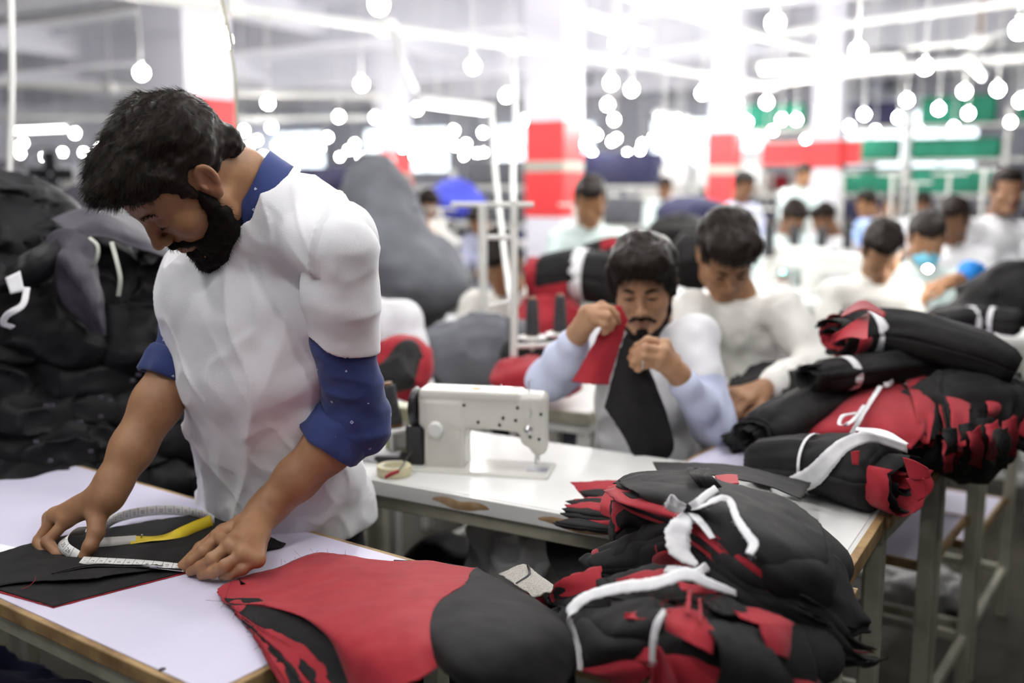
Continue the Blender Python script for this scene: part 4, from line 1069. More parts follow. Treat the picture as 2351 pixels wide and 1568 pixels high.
lint(up, [KP(1420, 1200, .08), KP(1480, 1200, .1), KP(1560, 1230, .14), KP(1640, 1330, .12)], 40, .020, M['blackcloth'], 12)
# --- lower bundle with red strips
lw = empty('panel_bundle', P(1650, 1450, TZ), 'lowest tied bundle at the front right, black with red flaps on top', 'cloth bundle', 'bundles of cut panels')
c1 = BR([(1270, 1385, .025), (1320, 1362, .050), (1400, 1355, .075), (1480, 1368, .088), (1560, 1380, .095)],
        [(1300, 1410, .040), (1370, 1400, .070), (1440, 1400, .088), (1500, 1405, .096), (1560, 1400, .100)],
        [(1330, 1470, .030), (1380, 1460, .060), (1430, 1450, .080), (1480, 1440, .092), (1530, 1425, .098)],
        [(1320, 1530, .002), (1380, 1510, .025), (1440, 1495, .050), (1480, 1480, .070), (1510, 1455, .085)])
D('panel', c1, M['blackcloth'], lw, nu=60, nv=60, wr=.009, ws=12, seed=201, edge=.003)
under(lw, c1, 5, .008, [M['blackcloth'], M['blackcloth'], M['blackcloth'], M['blackcloth'], M['redcloth']], .006, 203, .008)
c2 = BR([(1530, 1400, .100), (1600, 1385, .105), (1680, 1390, .105), (1760, 1400, .090), (1830, 1420, .070)],
        [(1515, 1440, .090), (1600, 1430, .105), (1700, 1440, .100), (1790, 1460, .080), (1850, 1480, .060)],
        [(1505, 1490, .070), (1590, 1480, .092), (1690, 1490, .090), (1790, 1510, .070), (1870, 1530, .040)],
        [(1510, 1570, .020), (1590, 1560, .050), (1690, 1570, .055), (1790, 1580, .040), (1880, 1600, .010)],
        [(1520, 1640, -.04), (1590, 1640, -.01), (1690, 1650, .0), (1790, 1660, -.01), (1870, 1680, -.03)])
D('panel', c2, M['blackcloth'], lw, nu=70, nv=70, wr=.009, ws=13, seed=211, edge=.003)
under(lw, c2, 4, .009, [M['blackcloth'], M['redcloth']], .006, 213, .006)
c3 = BR([(1600, 1412, .122), (1680, 1425, .118), (1740, 1445, .105)], [(1640, 1455, .120), (1720, 1480, .105), (1790, 1520, .080)], [(1660, 1520, .095), (1740, 1560, .075), (1830, 1600, .040)], [(1640, 1600, .05), (1700, 1640, .03), (1800, 1680, .0)])
D('panel', c3, M['blackcloth'], lw, nu=50, nv=36, wr=.006, seed=221, edge=.003)
c4 = BR([(1610, 1375, .115), (1640, 1365, .118), (1680, 1372, .115)], [(1640, 1398, .120), (1680, 1392, .118), (1720, 1402, .110)], [(1660, 1410, .118), (1710, 1415, .112), (1750, 1425, .1)])
D('panel', c4, M['blackcloth'], lw, nu=16, nv=20, wr=.004, seed=223, edge=.002)
reds = [([(1530, 1398, .120), (1580, 1394, .126), (1620, 1420, .124)], [(1528, 1432, .112), (1580, 1440, .120), (1640, 1452, .116)], [(1530, 1448, .106), (1585, 1475, .110), (1638, 1503, .098)]),
        ([(1580, 1358, .128), (1588, 1354, .130)], [(1573, 1400, .130), (1584, 1404, .131)], [(1572, 1408, .128), (1582, 1412, .130)]),
        ([(1603, 1374, .126), (1609, 1372, .127)], [(1605, 1400, .130), (1611, 1402, .130)], [(1604, 1425, .128), (1611, 1428, .128)]),
        ([(1680, 1396, .118), (1740, 1398, .110), (1790, 1412, .100)], [(1700, 1418, .116), (1760, 1415, .108), (1820, 1432, .092)], [(1745, 1432, .112), (1780, 1432, .104), (1822, 1436, .090)]),
        ([(1742, 1430, .116), (1780, 1430, .108), (1820, 1434, .096)], [(1752, 1465, .104), (1785, 1465, .098), (1818, 1470, .086)], [(1765, 1500, .088), (1790, 1506, .082), (1808, 1514, .072)]),
        ([(1500, 1490, .085), (1508, 1485, .088), (1520, 1500, .085)], [(1497, 1540, .060), (1520, 1530, .064), (1550, 1560, .060)], [(1495, 1600, .020), (1530, 1600, .026), (1570, 1620, .03)]),
        ([(1440, 1410, .096), (1480, 1392, .100), (1510, 1395, .104)], [(1430, 1418, .092), (1470, 1420, .098), (1500, 1425, .1)], [(1445, 1428, .088), (1480, 1428, .094), (1498, 1428, .096)]),
        ([(1392, 1500, .045), (1450, 1490, .060), (1495, 1485, .075)], [(1400, 1512, .036), (1450, 1520, .046), (1492, 1520, .06)], [(1440, 1518, .03), (1470, 1528, .03), (1492, 1532, .045)])]
for k, r in enumerate(reds): D('red_flap', BR(*r), M['redcloth'], lw, nu=20, nv=16, wr=.0035, ws=16, seed=230 + k, edge=.002)
core = Field(); core.ell(P(1640, 1480, TZ + .03), (.13, .09, .055), .05); core.ell(P(1420, 1440, TZ + .02), (.09, .07, .045), .05); core.ell(P(1760, 1500, TZ + .02), (.10, .08, .05), .04)
core.cut((0, 0, TZ + .003), (0, 0, -1), (-.1, .6, .5), (1., 1.8, 1))
mk('inner_folds', *core.mesh((-.05, .9, TZ - .01), (.65, 1.6, TZ + .12), .010), M['blackcloth'], lw)
knot_tie(lw, [P(1333, 1540, TZ + .012), P(1330, 1500, TZ + .030), P(1318, 1450, TZ + .058), P(1306, 1412, TZ + .085), P(1345, 1372, TZ + .100), P(1420, 1350, TZ + .118), P(1500, 1340, TZ + .135), P(1575, 1318, TZ + .150), P(1620, 1336, TZ + .140), P(1690, 1362, TZ + .118)], [.010, .014, .010, .012, .016, .019, .018, .019, .015, .009], side=(.2, .7, .5), n=90, seed=21)
knot_tie(lw, [P(1497, 1520, TZ + .075), P(1500, 1470, TZ + .100), P(1510, 1430, TZ + .118), P(1525, 1400, TZ + .128)], [.006, .008, .009, .005], side=(1, .2, 0), seed=22)
knot_tie(lw, [P(1528, 1306, TZ + .125), P(1560, 1308, TZ + .130), P(1600, 1314, TZ + .130), P(1625, 1300, TZ + .13)], [.012, .015, .013, .013], side=(.3, .8, .3), seed=23)
lint(lw, [P(1380, 1330, TZ + .09), P(1500, 1380, TZ + .12), P(1600, 1400, TZ + .13), P(1700, 1400, TZ + .12)], 60, .020, M['blackcloth'], 24)
lint(lw, [P(1500, 1380, TZ + .12), P(1560, 1390, TZ + .12), P(1650, 1380, TZ + .12)], 24, .018, M['redcloth'], 25)
# --- middle bundle between them, its red panel facing left
md = empty('panel_bundle', P(1400, 1340, TZ), 'small bundle with a dark red panel wedged below the knotted bundle at the front', 'cloth bundle', 'bundles of cut panels')
for k in range(4):
    o = np.array([-.003 * k, .002 * k, -.005 * k])
    rr = [[p + o for p in r] for r in BR([(1270, 1355, .050), (1290, 1328, .068), (1380, 1298, .085)], [(1275, 1362, .045), (1330, 1345, .062), (1383, 1320, .078)], [(1278, 1370, .040), (1340, 1370, .050), (1375, 1340, .070)])]
    D('panel', rr, [M['redcloth'], M['blackcloth'], M['redcloth'], M['blackcloth']][k], md, nu=16, nv=24, wr=.002, seed=250 + k, edge=.003)
D('panel', BR([(1370, 1330, .085), (1420, 1312, .095), (1500, 1300, .11), (1600, 1320, .12)], [(1375, 1350, .078), (1430, 1345, .09), (1520, 1340, .11), (1640, 1360, .11)], [(1385, 1372, .07), (1440, 1375, .085), (1530, 1380, .1), (1650, 1390, .1)]), M['blackcloth'], md, nu=30, nv=50, wr=.009, ws=18, seed=256, edge=.004)
D('panel', BR([(1420, 1325, .105), (1480, 1305, .115), (1530, 1300, .122)], [(1430, 1338, .1), (1490, 1325, .112), (1540, 1325, .12)]), M['redcloth'], md, nu=12, nv=20, wr=.004, seed=258, edge=.004)
D('panel', BR([(1555, 1330, .13), (1620, 1345, .13), (1660, 1350, .12)], [(1560, 1350, .125), (1600, 1360, .125), (1650, 1362, .12)]), M['redcloth'], md, nu=12, nv=20, wr=.004, seed=259, edge=.004)
D('panel', BR([(1252, 1378, .02), (1300, 1376, .05), (1400, 1376, .08)], [(1262, 1390, .02), (1310, 1392, .05), (1400, 1395, .07)]), M['blackcloth'], md, nu=12, nv=30, wr=.004, seed=260)
# hanging black flap and grey weave in the gap behind
g = tag(cloth('cloth_piece', [[P(1253, 1240, .70), P(1320, 1245, .72), P(1420, 1262, .76)], [P(1262, 1290, .68), P(1330, 1290, .70), P(1420, 1290, .74)], [P(1300, 1350, .68), P(1340, 1345, .70), P(1420, 1330, .72)]], M['blackcloth'], None, 30, 30, .0015, .003, seed=270), 'round-edged charcoal panel hanging behind the front right heap', 'cloth')
g = tag(cloth('sack_cloth', [[P(1150, 1320, .755), P(1195, 1298, .77), P(1210, 1300, .77)], [P(1185, 1345, .76), P(1230, 1330, .77), P(1270, 1345, .77)], [P(1225, 1372, .76), P(1260, 1362, .77), P(1310, 1372, .77)]], M['hessian'], None, 30, 30, .003, .002, seed=275, edge=.003), 'pale grey woven sack cloth in the gap beside the red panels', 'cloth')
MB().tube(catmull([P(1185, 1340, .763), P(1215, 1318, .773), P(1212, 1298, .778)], 20), .0022, 5).build('hem_stitching', M['darksteel'], g, smooth=True)
# ------------------------------------------------------------------ rolled bundles on the stacking table
def roll(label, pts, rad, flat=.8, end=None, bands=(), seed=0, m=None, spiral=True, cut='panel_bundle', group='rolled bundles of cut panels', n=46, endcols=None, wr=.008, turns=5, flare=1.0):
    pts = [np.asarray(p, float) for p in pts]; root = empty(cut, pts[0] * .5 + pts[-1] * .5 - UZ * rad[0] * flat, label, 'cloth bundle', group)
    C = catmull(pts, n); T = nrm_rows(np.gradient(C, axis=0)); rr = np.interp(np.linspace(0, 1, n), np.linspace(0, 1, len(rad)), rad); k = 40; g = np.zeros((n, k + 1, 3))
    for i in range(n):
        x = nrm(np.cross(T[i], UZ)); z = np.cross(x, T[i]); e = 1 - .35 * max(0, (abs(i / (n - 1) - .5) - .44) / .06)
        for j in range(k + 1):
            a = 2 * math.pi * j / k; q = np.array([math.cos(a) * 1.6, math.sin(a) * 1.6, i * .045 + seed])
            r = rr[i] * e + ridge(q * np.array([2.2, 2.2, .6]), seed) * wr * .5 + fbm(q * 1.5, 2, seed + 2) * wr
            for (t, w, _h) in bands:
                u = abs(i / (n - 1) - t) / .05
                if u < 2: r -= .006 * math.exp(-u * u)
            g[i, j] = C[i] + (x * math.cos(a) + z * math.sin(a) * flat) * r
    g[..., 2] = np.maximum(g[..., 2], TZ + .004) if pts[0][2] < 1.05 and pts[0][2] > TZ else g[..., 2]
    grid_solid('outer_panel', g, m or M['blackcloth'], root, .003)
    ec = endcols or [M['redcloth'], M['blackcloth'], M['redcloth'], M['blackcloth'], M['redcloth']]
    ends = [(C[-1], T[-1], rr[-1])] if end == 'b' else [(C[0], -T[0], rr[0])] if end == 'a' else [(C[-1], T[-1], rr[-1]), (C[0], -T[0], rr[0])] if end == 'ab' else []
    for (c, t, r) in ends:
        x = nrm(np.cross(t, UZ)); z = np.cross(x, t)
        for s in range(turns):
            r1 = r * (.92 - .17 * s); a0 = rng.uniform(0, 6.28); L = rng.uniform(3.2, 5.6); gg = np.zeros((26, 4, 3)); ex = rng.uniform(.010, .032) * flare
            for i in range(26):
                a = a0 + L * i / 25; q = np.array([math.cos(a) * 2, math.sin(a) * 2, s + seed * 3.]); rj = r1 * (1 - .12 * i / 25) + noise(q) * .004
                for j in range(4):
                    e = -.03 + (ex + noise(q * 2.3 + 7) * .010 + .03) * j / 3
                    gg[i, j] = c + (x * math.cos(a) + z * math.sin(a) * flat) * rj * (1 + .10 * flare * j / 3 * (1 if s < 2 else .2)) + t * e
            grid_solid('rolled_panel_edge', gg, ec[s % len(ec)], root, .0016)
        g2 = np.zeros((8, 13, 3))
        for i in range(8):
            for j in range(13):
                a = 2 * math.pi * j / 12; q = r * .9 * i / 7; g2[i, j] = c - t * .006 * (1 + noise(np.array([i * .8, j * .9, seed]))) + (x * math.cos(a) + z * math.sin(a) * flat) * q
        grid_solid('inner_folds', g2, M['blackcloth'], root, .002)
    for (t, w, h) in bands:
        i = int(t * (n - 1)); x = nrm(np.cross(T[i], UZ)); z = np.cross(x, T[i]); ring = [C[i] + (x * math.cos(a) + z * math.sin(a) * flat) * (rr[i] + .004) for a in np.linspace(0, 2 * math.pi, 30)]
        ring = np.array(ring); gg = np.stack([ring + T[i] * w * q for q in (-.5, -.2, .2, .5)], 1)
        grid_solid('tie', gg, M['tie'], root, .0015)
    return root
Z = lambda x, y, h: P(x, y, TZ + h)
# front roll, spiral of red and black at its right end
r1 = roll('front roll on the loaded table, red spiral at its right end, wide white strap across', [Z(1722, 1062, .042), Z(1840, 1064, .060), Z(1945, 1074, .070), Z(2040, 1096, .072)], [.048, .066, .076, .078], .85, 'b', [(.44, .006, 0)], 1, flare=1.5, turns=5)
r1['label'] = 'front roll on the loaded table, red spiral at its right end, wide white strap across'
_ax = [(1722, Z(1722, 1062, .042)[1]), (1840, Z(1840, 1064, .060)[1]), (1945, Z(1945, 1074, .070)[1]), (2040, Z(2040, 1096, .072)[1]), (2120, Z(2120, 1110, .072)[1])]
def onroll(px, py, off): return R(px, py, float(np.interp(px, [a for a, b in _ax], [b for a, b in _ax])) - off)
ribbon('strap', [Z(1778, 1134, .006), onroll(1830, 1112, .085), onroll(1868, 1092, .092), onroll(1900, 1058, .088), onroll(1935, 1024, .062), onroll(1985, 1004, .030), onroll(2030, 1012, .030), onroll(2082, 1030, .040)], [.026, .040, .040, .034, .028, .024, .022, .022], M['tie'], r1, side=(.6, -.42, -.56), thick=.0015, n=60, fray=.05)
ribbon('strap', [onroll(1965, 985, .0), onroll(2000, 990, -.01), onroll(2040, 1002, .0), onroll(2080, 1022, .02)], [.012, .020, .022, .014], M['tie'], r1, side=(.1, 1, .3), thick=.0015, n=30)
for k, (pts) in enumerate([([(1955, 1036), (1975, 1034)], [(1958, 1066), (1972, 1068)]), ([(2072, 1050), (2100, 1058), (2130, 1075)], [(2088, 1100), (2112, 1102), (2138, 1094)]), ([(2080, 1098), (2122, 1098)], [(2092, 1122), (2126, 1122)], [(2108, 1152), (2124, 1142)])]):
    D('red_flap', [[onroll(x, y, .095) for x, y in r] for r in pts], M['redcloth'], r1, nu=14, nv=12, wr=.004, seed=400 + k)
# red fan bundle
fan = empty('panel_bundle', Z(2030, 1000, 0), 'bundle with red panels fanned out to the right, bound by a thin white string', 'cloth bundle', 'rolled bundles of cut panels')
for k in range(9):
    dx = k * 11; o = -.006 * k
    rr = BR([(1832 + dx * .3, 962, .095 + o * .3), (1900 + dx * .4, 915, .125 + o * .5), (1980 + dx * .5, 888, .150 + o), (2060 + dx, 872 + k, .165 + o)],
            [(1832 + dx * .3, 982, .085 + o * .3), (1915 + dx * .4, 950, .120 + o * .5), (2000 + dx * .6, 940, .145 + o), (2110 + dx, 930 + k * 2, .150 + o)],
            [(1836 + dx * .3, 1002, .070 + o * .3), (1930 + dx * .4, 985, .105 + o * .5), (2020 + dx * .6, 985, .125 + o), (2125 + dx * .9, 985 + k, .120 + o)],
            [(1850 + dx * .3, 1010, .055 + o * .3), (1950 + dx * .4, 1010, .085 + o * .5), (2040 + dx * .6, 1018, .100 + o), (2090 + dx * 1.1, 1032 - k * 1.5, .090 + o)])
    D('red_panel' if k % 2 == 0 else 'black_panel', rr, M['redcloth'] if k % 2 == 0 else M['blackcloth'], fan, nu=24, nv=30, wr=.004, seed=420 + k, edge=.002)
for k in range(10):
    x = 2120 + k * 9; y = 850 + abs(k - 4) * 6
    D('panel_edge', BR([(x - 40, y, .17), (x, y - 14, .18), (x + 22, y + 4, .165)], [(x - 20, y + 60, .155), (x + 8, y + 60, .150), (x + 26, y + 66, .145)], [(x - 6, y + 130, .11), (x + 4, y + 140, .10), (x + 16, y + 140, .10)]), M['redcloth'] if k % 3 == 0 else M['blackcloth'], fan, nu=18, nv=10, wr=.005, ws=20, seed=440 + k, edge=.003)
knot_tie(fan, [Z(1950, 1008, .110), Z(1975, 960, .145), Z(2000, 920, .160), Z(2022, 886, .172)], .010, side=(1, .3, 0), seed=31, fr=False)
knot_tie(fan, [Z(1968, 948, .152), Z(1935, 955, .150), Z(1928, 975, .140), Z(1955, 968, .145), Z(1985, 930, .158)], .008, side=(1, .3, 0), seed=32, fr=False)
# roll above and behind it
r3 = roll('topmost long black roll of the pile, red and black end, white band', [Z(1935, 770, .268), Z(2010, 762, .272), Z(2120, 772, .270), Z(2235, 805, .250), Z(2335, 848, .215)], [.072, .070, .068, .060, .050], .78, 'a', [(.20, .026, 0)], 5, group='rolled bundles of cut panels', flare=1.2)
D('red_flap', BR([(1912, 770, .31), (1960, 738, .335), (1998, 716, .345)], [(1905, 790, .29), (1950, 775, .31), (1990, 778, .32)]), M['redcloth'], r3, nu=14, nv=14, wr=.003, seed=451)
D('red_flap', BR([(1940, 712, .35), (1985, 690, .37), (2035, 720, .355)], [(1930, 730, .34), (1985, 712, .36), (2030, 730, .35)]), M['darkred'], r3, nu=14, nv=14, wr=.003, seed=452)
r4 = roll('slimmer black roll directly beneath the topmost roll, white band near its left end', [Z(1870, 868, .185), Z(1990, 850, .195), Z(2100, 838, .200), Z(2220, 842, .195)], [.044, .046, .046, .044], .8, 'a', [(.22, .020, 0)], 7, endcols=[M['blackcloth']], turns=3)
r5 = roll('long black roll slanting down to the left behind the red fanned bundle', [Z(1740, 1000, .075), Z(1840, 950, .105), Z(1940, 905, .125), Z(2040, 875, .135)], [.060, .066, .062, .058], .8, 'a', [], 9, endcols=[M['blackcloth']], turns=4)
knot_tie(r5, [Z(2005, 845, .175), Z(2040, 850, .180), Z(2058, 858, .178), Z(2045, 880, .172), Z(2030, 884, .170)], .012, side=(0, .4, 1), seed=33, fr=False)
r6 = roll('dark roll low at the pile\'s left end, next to the cream-shirted man\'s hand', [Z(1690, 1010, .025), Z(1760, 985, .050), Z(1850, 975, .060), Z(1930, 985, .060)], [.038, .050, .052, .050], .75, 'a', [], 12, endcols=[M['blackcloth']], turns=3)
r7 = roll('bulky dark bundle hanging over the stacking table\'s right end, red edges inside', [Z(2120, 960, .100), Z(2200, 950, .110), Z(2280, 960, .100), Z(2335, 985, .08)], [.085, .095, .090, .060], .9, 'b', [], 14, flare=2.2, turns=6, wr=.016)
for k in range(16):
    x = 2180 + (k % 8) * 20; y = 905 + (k // 8) * 80 + (k % 3) * 12
    D('panel_edge', BR([(x - 20, y - 20, .16 - .03 * (k // 8)), (x + 16, y - 30, .17 - .03 * (k // 8))], [(x - 10, y + 20, .14 - .04 * (k // 8)), (x + 20, y + 10, .14 - .04 * (k // 8))], [(x - 16, y + 60, .08 - .04 * (k // 8)), (x + 12, y + 66, .07 - .04 * (k // 8))]), M['redcloth'] if k % 4 == 1 else M['darkred'] if k % 4 == 3 else M['blackcloth'], r7, nu=16, nv=10, wr=.008, ws=22, seed=470 + k, edge=.004)
f = Field()
for c_, r_ in ((Z(2185, 965, .095), (.12, .10, .085)), (Z(2225, 1000, .055), (.10, .09, .075)), (Z(2150, 1010, .06), (.08, .08, .06)), (Z(2250, 930, .12), (.12, .10, .08)), (Z(2235, 1040, .02), (.06, .06, .06))): f.ell(c_, r_, .05)
lo7 = Z(2200, 980, .05) - .32; hi7 = Z(2200, 980, .05) + .32
f.disp(lambda X: -(crease(X * 9, 77) * .022 + crease(X * 20, 78) * .012 + fbm(X * 25, 2, 79) * .006), lo7, hi7)
mk('crumpled_panels', *f.mesh(lo7, hi7, .009), M['blackcloth'], r7)
for k in range(14):
    x = 2150 + k * 9; y = 1000 + (k % 4) * 18; h_ = .07 - (k % 3) * .02
    D('panel_edge', BR([(x - 14, y - 40, h_ + .02), (x + 14, y - 44, h_ + .02)], [(x - 12, y, h_), (x + 16, y - 4, h_)], [(x - 8, y + 34, h_ - .04), (x + 12, y + 30, h_ - .04)]), M['blackcloth'] if k % 3 else M['darkred'], r7, nu=12, nv=8, wr=.006, ws=25, seed=700 + k, edge=.004)
r8 = roll('black roll behind the pile at right edge with looped white ties', [P(2150, 745, .98), P(2240, 735, .99), P(2345, 742, .99)], [.05, .055, .05], .8, 'a', [(.45, .016, 0), (.70, .014, 0)], 16, group='rolled bundles of cut panels', turns=3)
# ------------------------------------------------------------------ sewing machines
def machine(root, sc=1.0, detail=True, h=.0035, mat_=None, xf=None):
    """machine in its own space: x towards the needle, y towards the operator's far side, z up; origin under the pillar"""
    en = mat_ or M['enamel']
    xf = xf or (lambda V: V)
    f = Field()
    def rbox(lo, hi, r, k=.012, mode='u'):
        lo = np.array(lo, float); hi = np.array(hi, float); c = (lo + hi) / 2; q = (hi - lo) / 2 - r
        def fn(X):
            d = np.abs(X - c) - q; return np.linalg.norm(np.maximum(d, 0), axis=-1) + np.minimum(d.max(-1), 0) - r
        f.ops.append((fn, lo, hi, mode, k))
    rbox((-.058, -.045, .0), (.060, .045, .20), .014)           # pillar
    rbox((-.075, -.042, .115), (.235, .042, .215), .016)         # arm
    rbox((-.070, -.046, .200), (.215, .046, .226), .008, .004)   # top cover
    rbox((.215, -.040, .075), (.285, .040, .222), .018, .02)     # head
    f.cap((.235, 0, .15), (.262, 0, .070), .036, .026, .02)
    f.ell((.138, 0, .056), (.080, .08, .064), .012, 's')
    rbox((-.10, -.075, -.020), (.30, .075, .005), .008, .004)    # bed
    Vm, Fm = f.mesh((-.13, -.10, -.03), (.32, .10, .25), h)
    mk('casting', xf(Vm), Fm, en, root)
    def B(name, c, hs, m, bev=.002, sm=False):
        mb = MB(); mb.box(c, (np.array([1., 0, 0]), np.array([0, 1., 0]), UZ), hs, bev); mb.v = [xf(v) for v in mb.v]; return mb.build(name, m, root, smooth=sm)
    def Tb(name, pts, r, m, n=10):
        mb = MB(); mb.tube(pts, r, n); mb.v = [xf(v) for v in mb.v]; return mb.build(name, m, root, smooth=True)
    def La(name, c, prof, axis, m, n=24):
        mb = MB(); mb.lathe(c, prof, axis, n); mb.v = [xf(v) for v in mb.v]; return mb.build(name, m, root, smooth=True)
    La('handwheel', (-.078, 0, .165), [(.02, 0), (.052, .004), (.058, .012), (.052, .022), (.03, .026), (.012, .034)], (-1, 0, 0), M['darksteel'], 32)
    Tb('needle_bar', [(.262, -.005, .09), (.262, -.005, .032)], .0042, M['steel'])
    Tb('presser_foot', [(.254, -.004, .07), (.254, -.004, .018), (.254, -.018, .014)], .003, M['steel'])
    if not detail: return
    Tb('needle', [(.262, -.005, .034), (.262, -.005, .012)], .0012, M['steel'])
    B('motor_housing', (-.088, 0, .060), (.026, .034, .058), M['darksteel'], .008)
    La('tension_dial', (.238, -.040, .125), [(.013, 0), (.013, .004), (.009, .006), (.009, .012), (.004, .018)], (0, -1, 0), M['steel'])
    La('stitch_dial', (-.02, -.046, .115), [(.022, 0), (.022, .010), (.018, .014)], (0, -1, 0), M['enamel_w'])
    for i, (x, z) in enumerate([(-.045, .185), (.02, .190), (.06, .186), (.10, .140), (.16, .135), (.17, .155), (.205, .150), (.225, .175), (.245, .105), (.27, .10), (.275, .17), (.21, .185), (-.03, .10)]):
        La('screw', (x, -.0425 if x < .215 else -.041, z), [(.0042, 0), (.0042, .003), (.002, .0032)], (0, -1, 0), M['darksteel'], 10)
    Tb('thread_guide', [(.16, -.02, .224), (.16, -.02, .245)], .0016, M['steel']); Tb('thread_guide', [(.235, -.01, .222), (.235, -.01, .255), (.245, -.01, .258)], .0018, M['steel'])
    Tb('take_up_lever', [(.245, -.044, .16), (.250, -.052, .175), (.247, -.05, .185)], .002, M['steel'])
    Tb('lift_lever', [(.20, .044, .13), (.215, .056, .12), (.225, .056, .10)], .003, M['darksteel'])
    lg = MB(); g_ = np.random.default_rng(8)
    for i in range(7):
        x = -.052 + i * .0085; w = .0013
        lg.box((x, -.0428, .172), (np.array([1., 0, 0]), np.array([0, 1., 0]), UZ), (w, .0006, .0052), .0002)
        if i % 2 == 0: lg.box((x + .003, -.0428, .172 + g_.choice([-.004, .004])), (np.array([1., 0, 0]), np.array([0, 1., 0]), UZ), (.0022, .0006, .0012), .0002)
    lg.v = [xf(v) for v in lg.v]; lg.build('maker_plate', M['logoblue'], root)
    B('oil_window', (.085, -.001, .2275), (.012, .012, .002), M['amber'])
    B('bed_plate', (.262, -.01, .0055), (.03, .02, .001), M['steel'], .0005)
def rotz(a, o, sc=1.0):
    c, s = math.cos(a), math.sin(a); Rm = np.array([[c, -s, 0], [s, c, 0], [0, 0, 1.]]) * sc; o = np.asarray(o, float)
    return lambda V: np.asarray(V, float) @ Rm.T + o
mo = P(1028, 1068, TZ + .003); mdir = P(1237, 1080, TZ + .003) - mo; ma = math.atan2(mdir[1], mdir[0]); msc = np.linalg.norm(mdir[:2]) / .262
SM = empty('sewing_machine', mo, 'cream industrial sewing machine on the long white table beside the bearded man', 'sewing machine', 'industrial sewing machines')
machine(SM, xf=rotz(ma, mo, msc), h=.0032)
print('MACH', ma, msc, mo)
# thread spool on its stand just right of the man's sleeve
def spool(root, c, h=.085, r0=.022, r1=.015, m=None, tilt=(0, 0, 1)):
    c = np.asarray(c, float)
    MB().lathe(c, [(r0 * .9, 0), (r0, .004), (r1 * 1.05, h), (r1 * .9, h + .002)], tilt, 24).build('thread', m or M['thread'], root, smooth=True)
    MB().lathe(c - np.asarray(tilt) * .004, [(r0 * 1.05, 0), (r0 * 1.05, .003), (r1 * .7, .003), (r1 * .7, h + .012), (r1 * .5, h + .012)], tilt, 20).build('cone', M['wood'], root, smooth=True)
sp = R(902, 978, 2.22)
t = empty('thread_stand', sp * [1, 1, 0] + UZ * TZ, 'white dish stand with a charcoal thread cone beside the blue sleeve', 'thread stand')
MB().lathe(sp - UZ * .004, [(.004, -.012), (.045, -.004), (.047, .002), (.04, .003)], n=32).build('dish', M['enamel_w'], t, smooth=True)
MB().tube([sp - UZ * .14, sp], .006, 10).build('rod', M['steel'], t, smooth=True)
MB().box(sp * [1, 1, 0] + UZ * (TZ + .008), (SA, SB, UZ), (.05, .04, .008)).build('base', M['darksteel'], t)
t2 = empty('thread_cone', sp + UZ * .002, 'charcoal thread cone standing on the white dish next to the sewing machine', 'thread cone', 'charcoal thread cones')
spool(t2, sp + UZ * .006, .088, .021, .0165, tilt=nrm((-.12, 0, 1)))
# box, tape roll and scissors behind the man's arm
q = P(905, 1040, TZ + .03)
bx_ = empty('control_box', q, 'pale green control box between the thread stand and the sewing machine', 'box')
MB().box(R(925, 1010, 2.26), (nrm(mdir * [1, 1, 0]), nrm(np.cross(UZ, mdir)), UZ), (.035, .03, .085), .006).build('casing', mat('pale_green_enamel', (.50, .52, .34), .4), bx_)
MB().box(R(925, 1010, 2.26) + np.array([.0, -.031, .02]), (nrm(mdir * [1, 1, 0]), nrm(np.cross(UZ, mdir)), UZ), (.012, .002, .03), .001).build('panel', M['frame2'], bx_)
tr_ = empty('tape_roll', P(905, 1092, TZ), 'cream roll of adhesive tape lying flat near the white table\'s left end', 'tape roll')
MB().lathe(P(905, 1088, TZ + .002), [(.026, 0), (.037, 0), (.038, .010), (.037, .020), (.026, .020), (.026, 0)], n=36, closed=False).build('roll', mat('masking_tape', (.72, .66, .42), .5), tr_, smooth=True)
MB().lathe(P(905, 1088, TZ + .001), [(.0262, .0215), (.0245, .0215), (.0245, 0), (.0262, 0)], n=36, closed=False).build('core', M['paper'], tr_, smooth=True)
sc_ = empty('snips', P(925, 1068, TZ + .03), 'steel thread snips leaning on the roll of tape', 'snips')
MB().tube([P(955, 1020, TZ + .05), P(928, 1062, TZ + .028), P(915, 1082, TZ + .026)], [.001, .003, .004], 8, flat=(1, .4)).build('blade', M['steel'], sc_, smooth=True)
MB().tube([P(915, 1082, TZ + .026), P(895, 1090, TZ + .026), P(885, 1096, TZ + .024)], [.004, .005, .004], 8, flat=(1, .5)).build('handle', M['redcloth'], sc_, smooth=True)
pb = empty('paper_stack', P(880, 1040, TZ), 'stack of white labels behind the blue cuff on the white table', 'paper')
for k in range(5):
    a = .2 * noise(np.array([k * 3.1, 0, 0])) + ma; MB().box(P(872, 1052, TZ) + UZ * (.004 + k * .004), (np.array([math.cos(a), math.sin(a), 0]), np.array([-math.sin(a), math.cos(a), 0]), UZ), (.055, .04, .0018), .0005).build('sheet', M['paper'], pb)
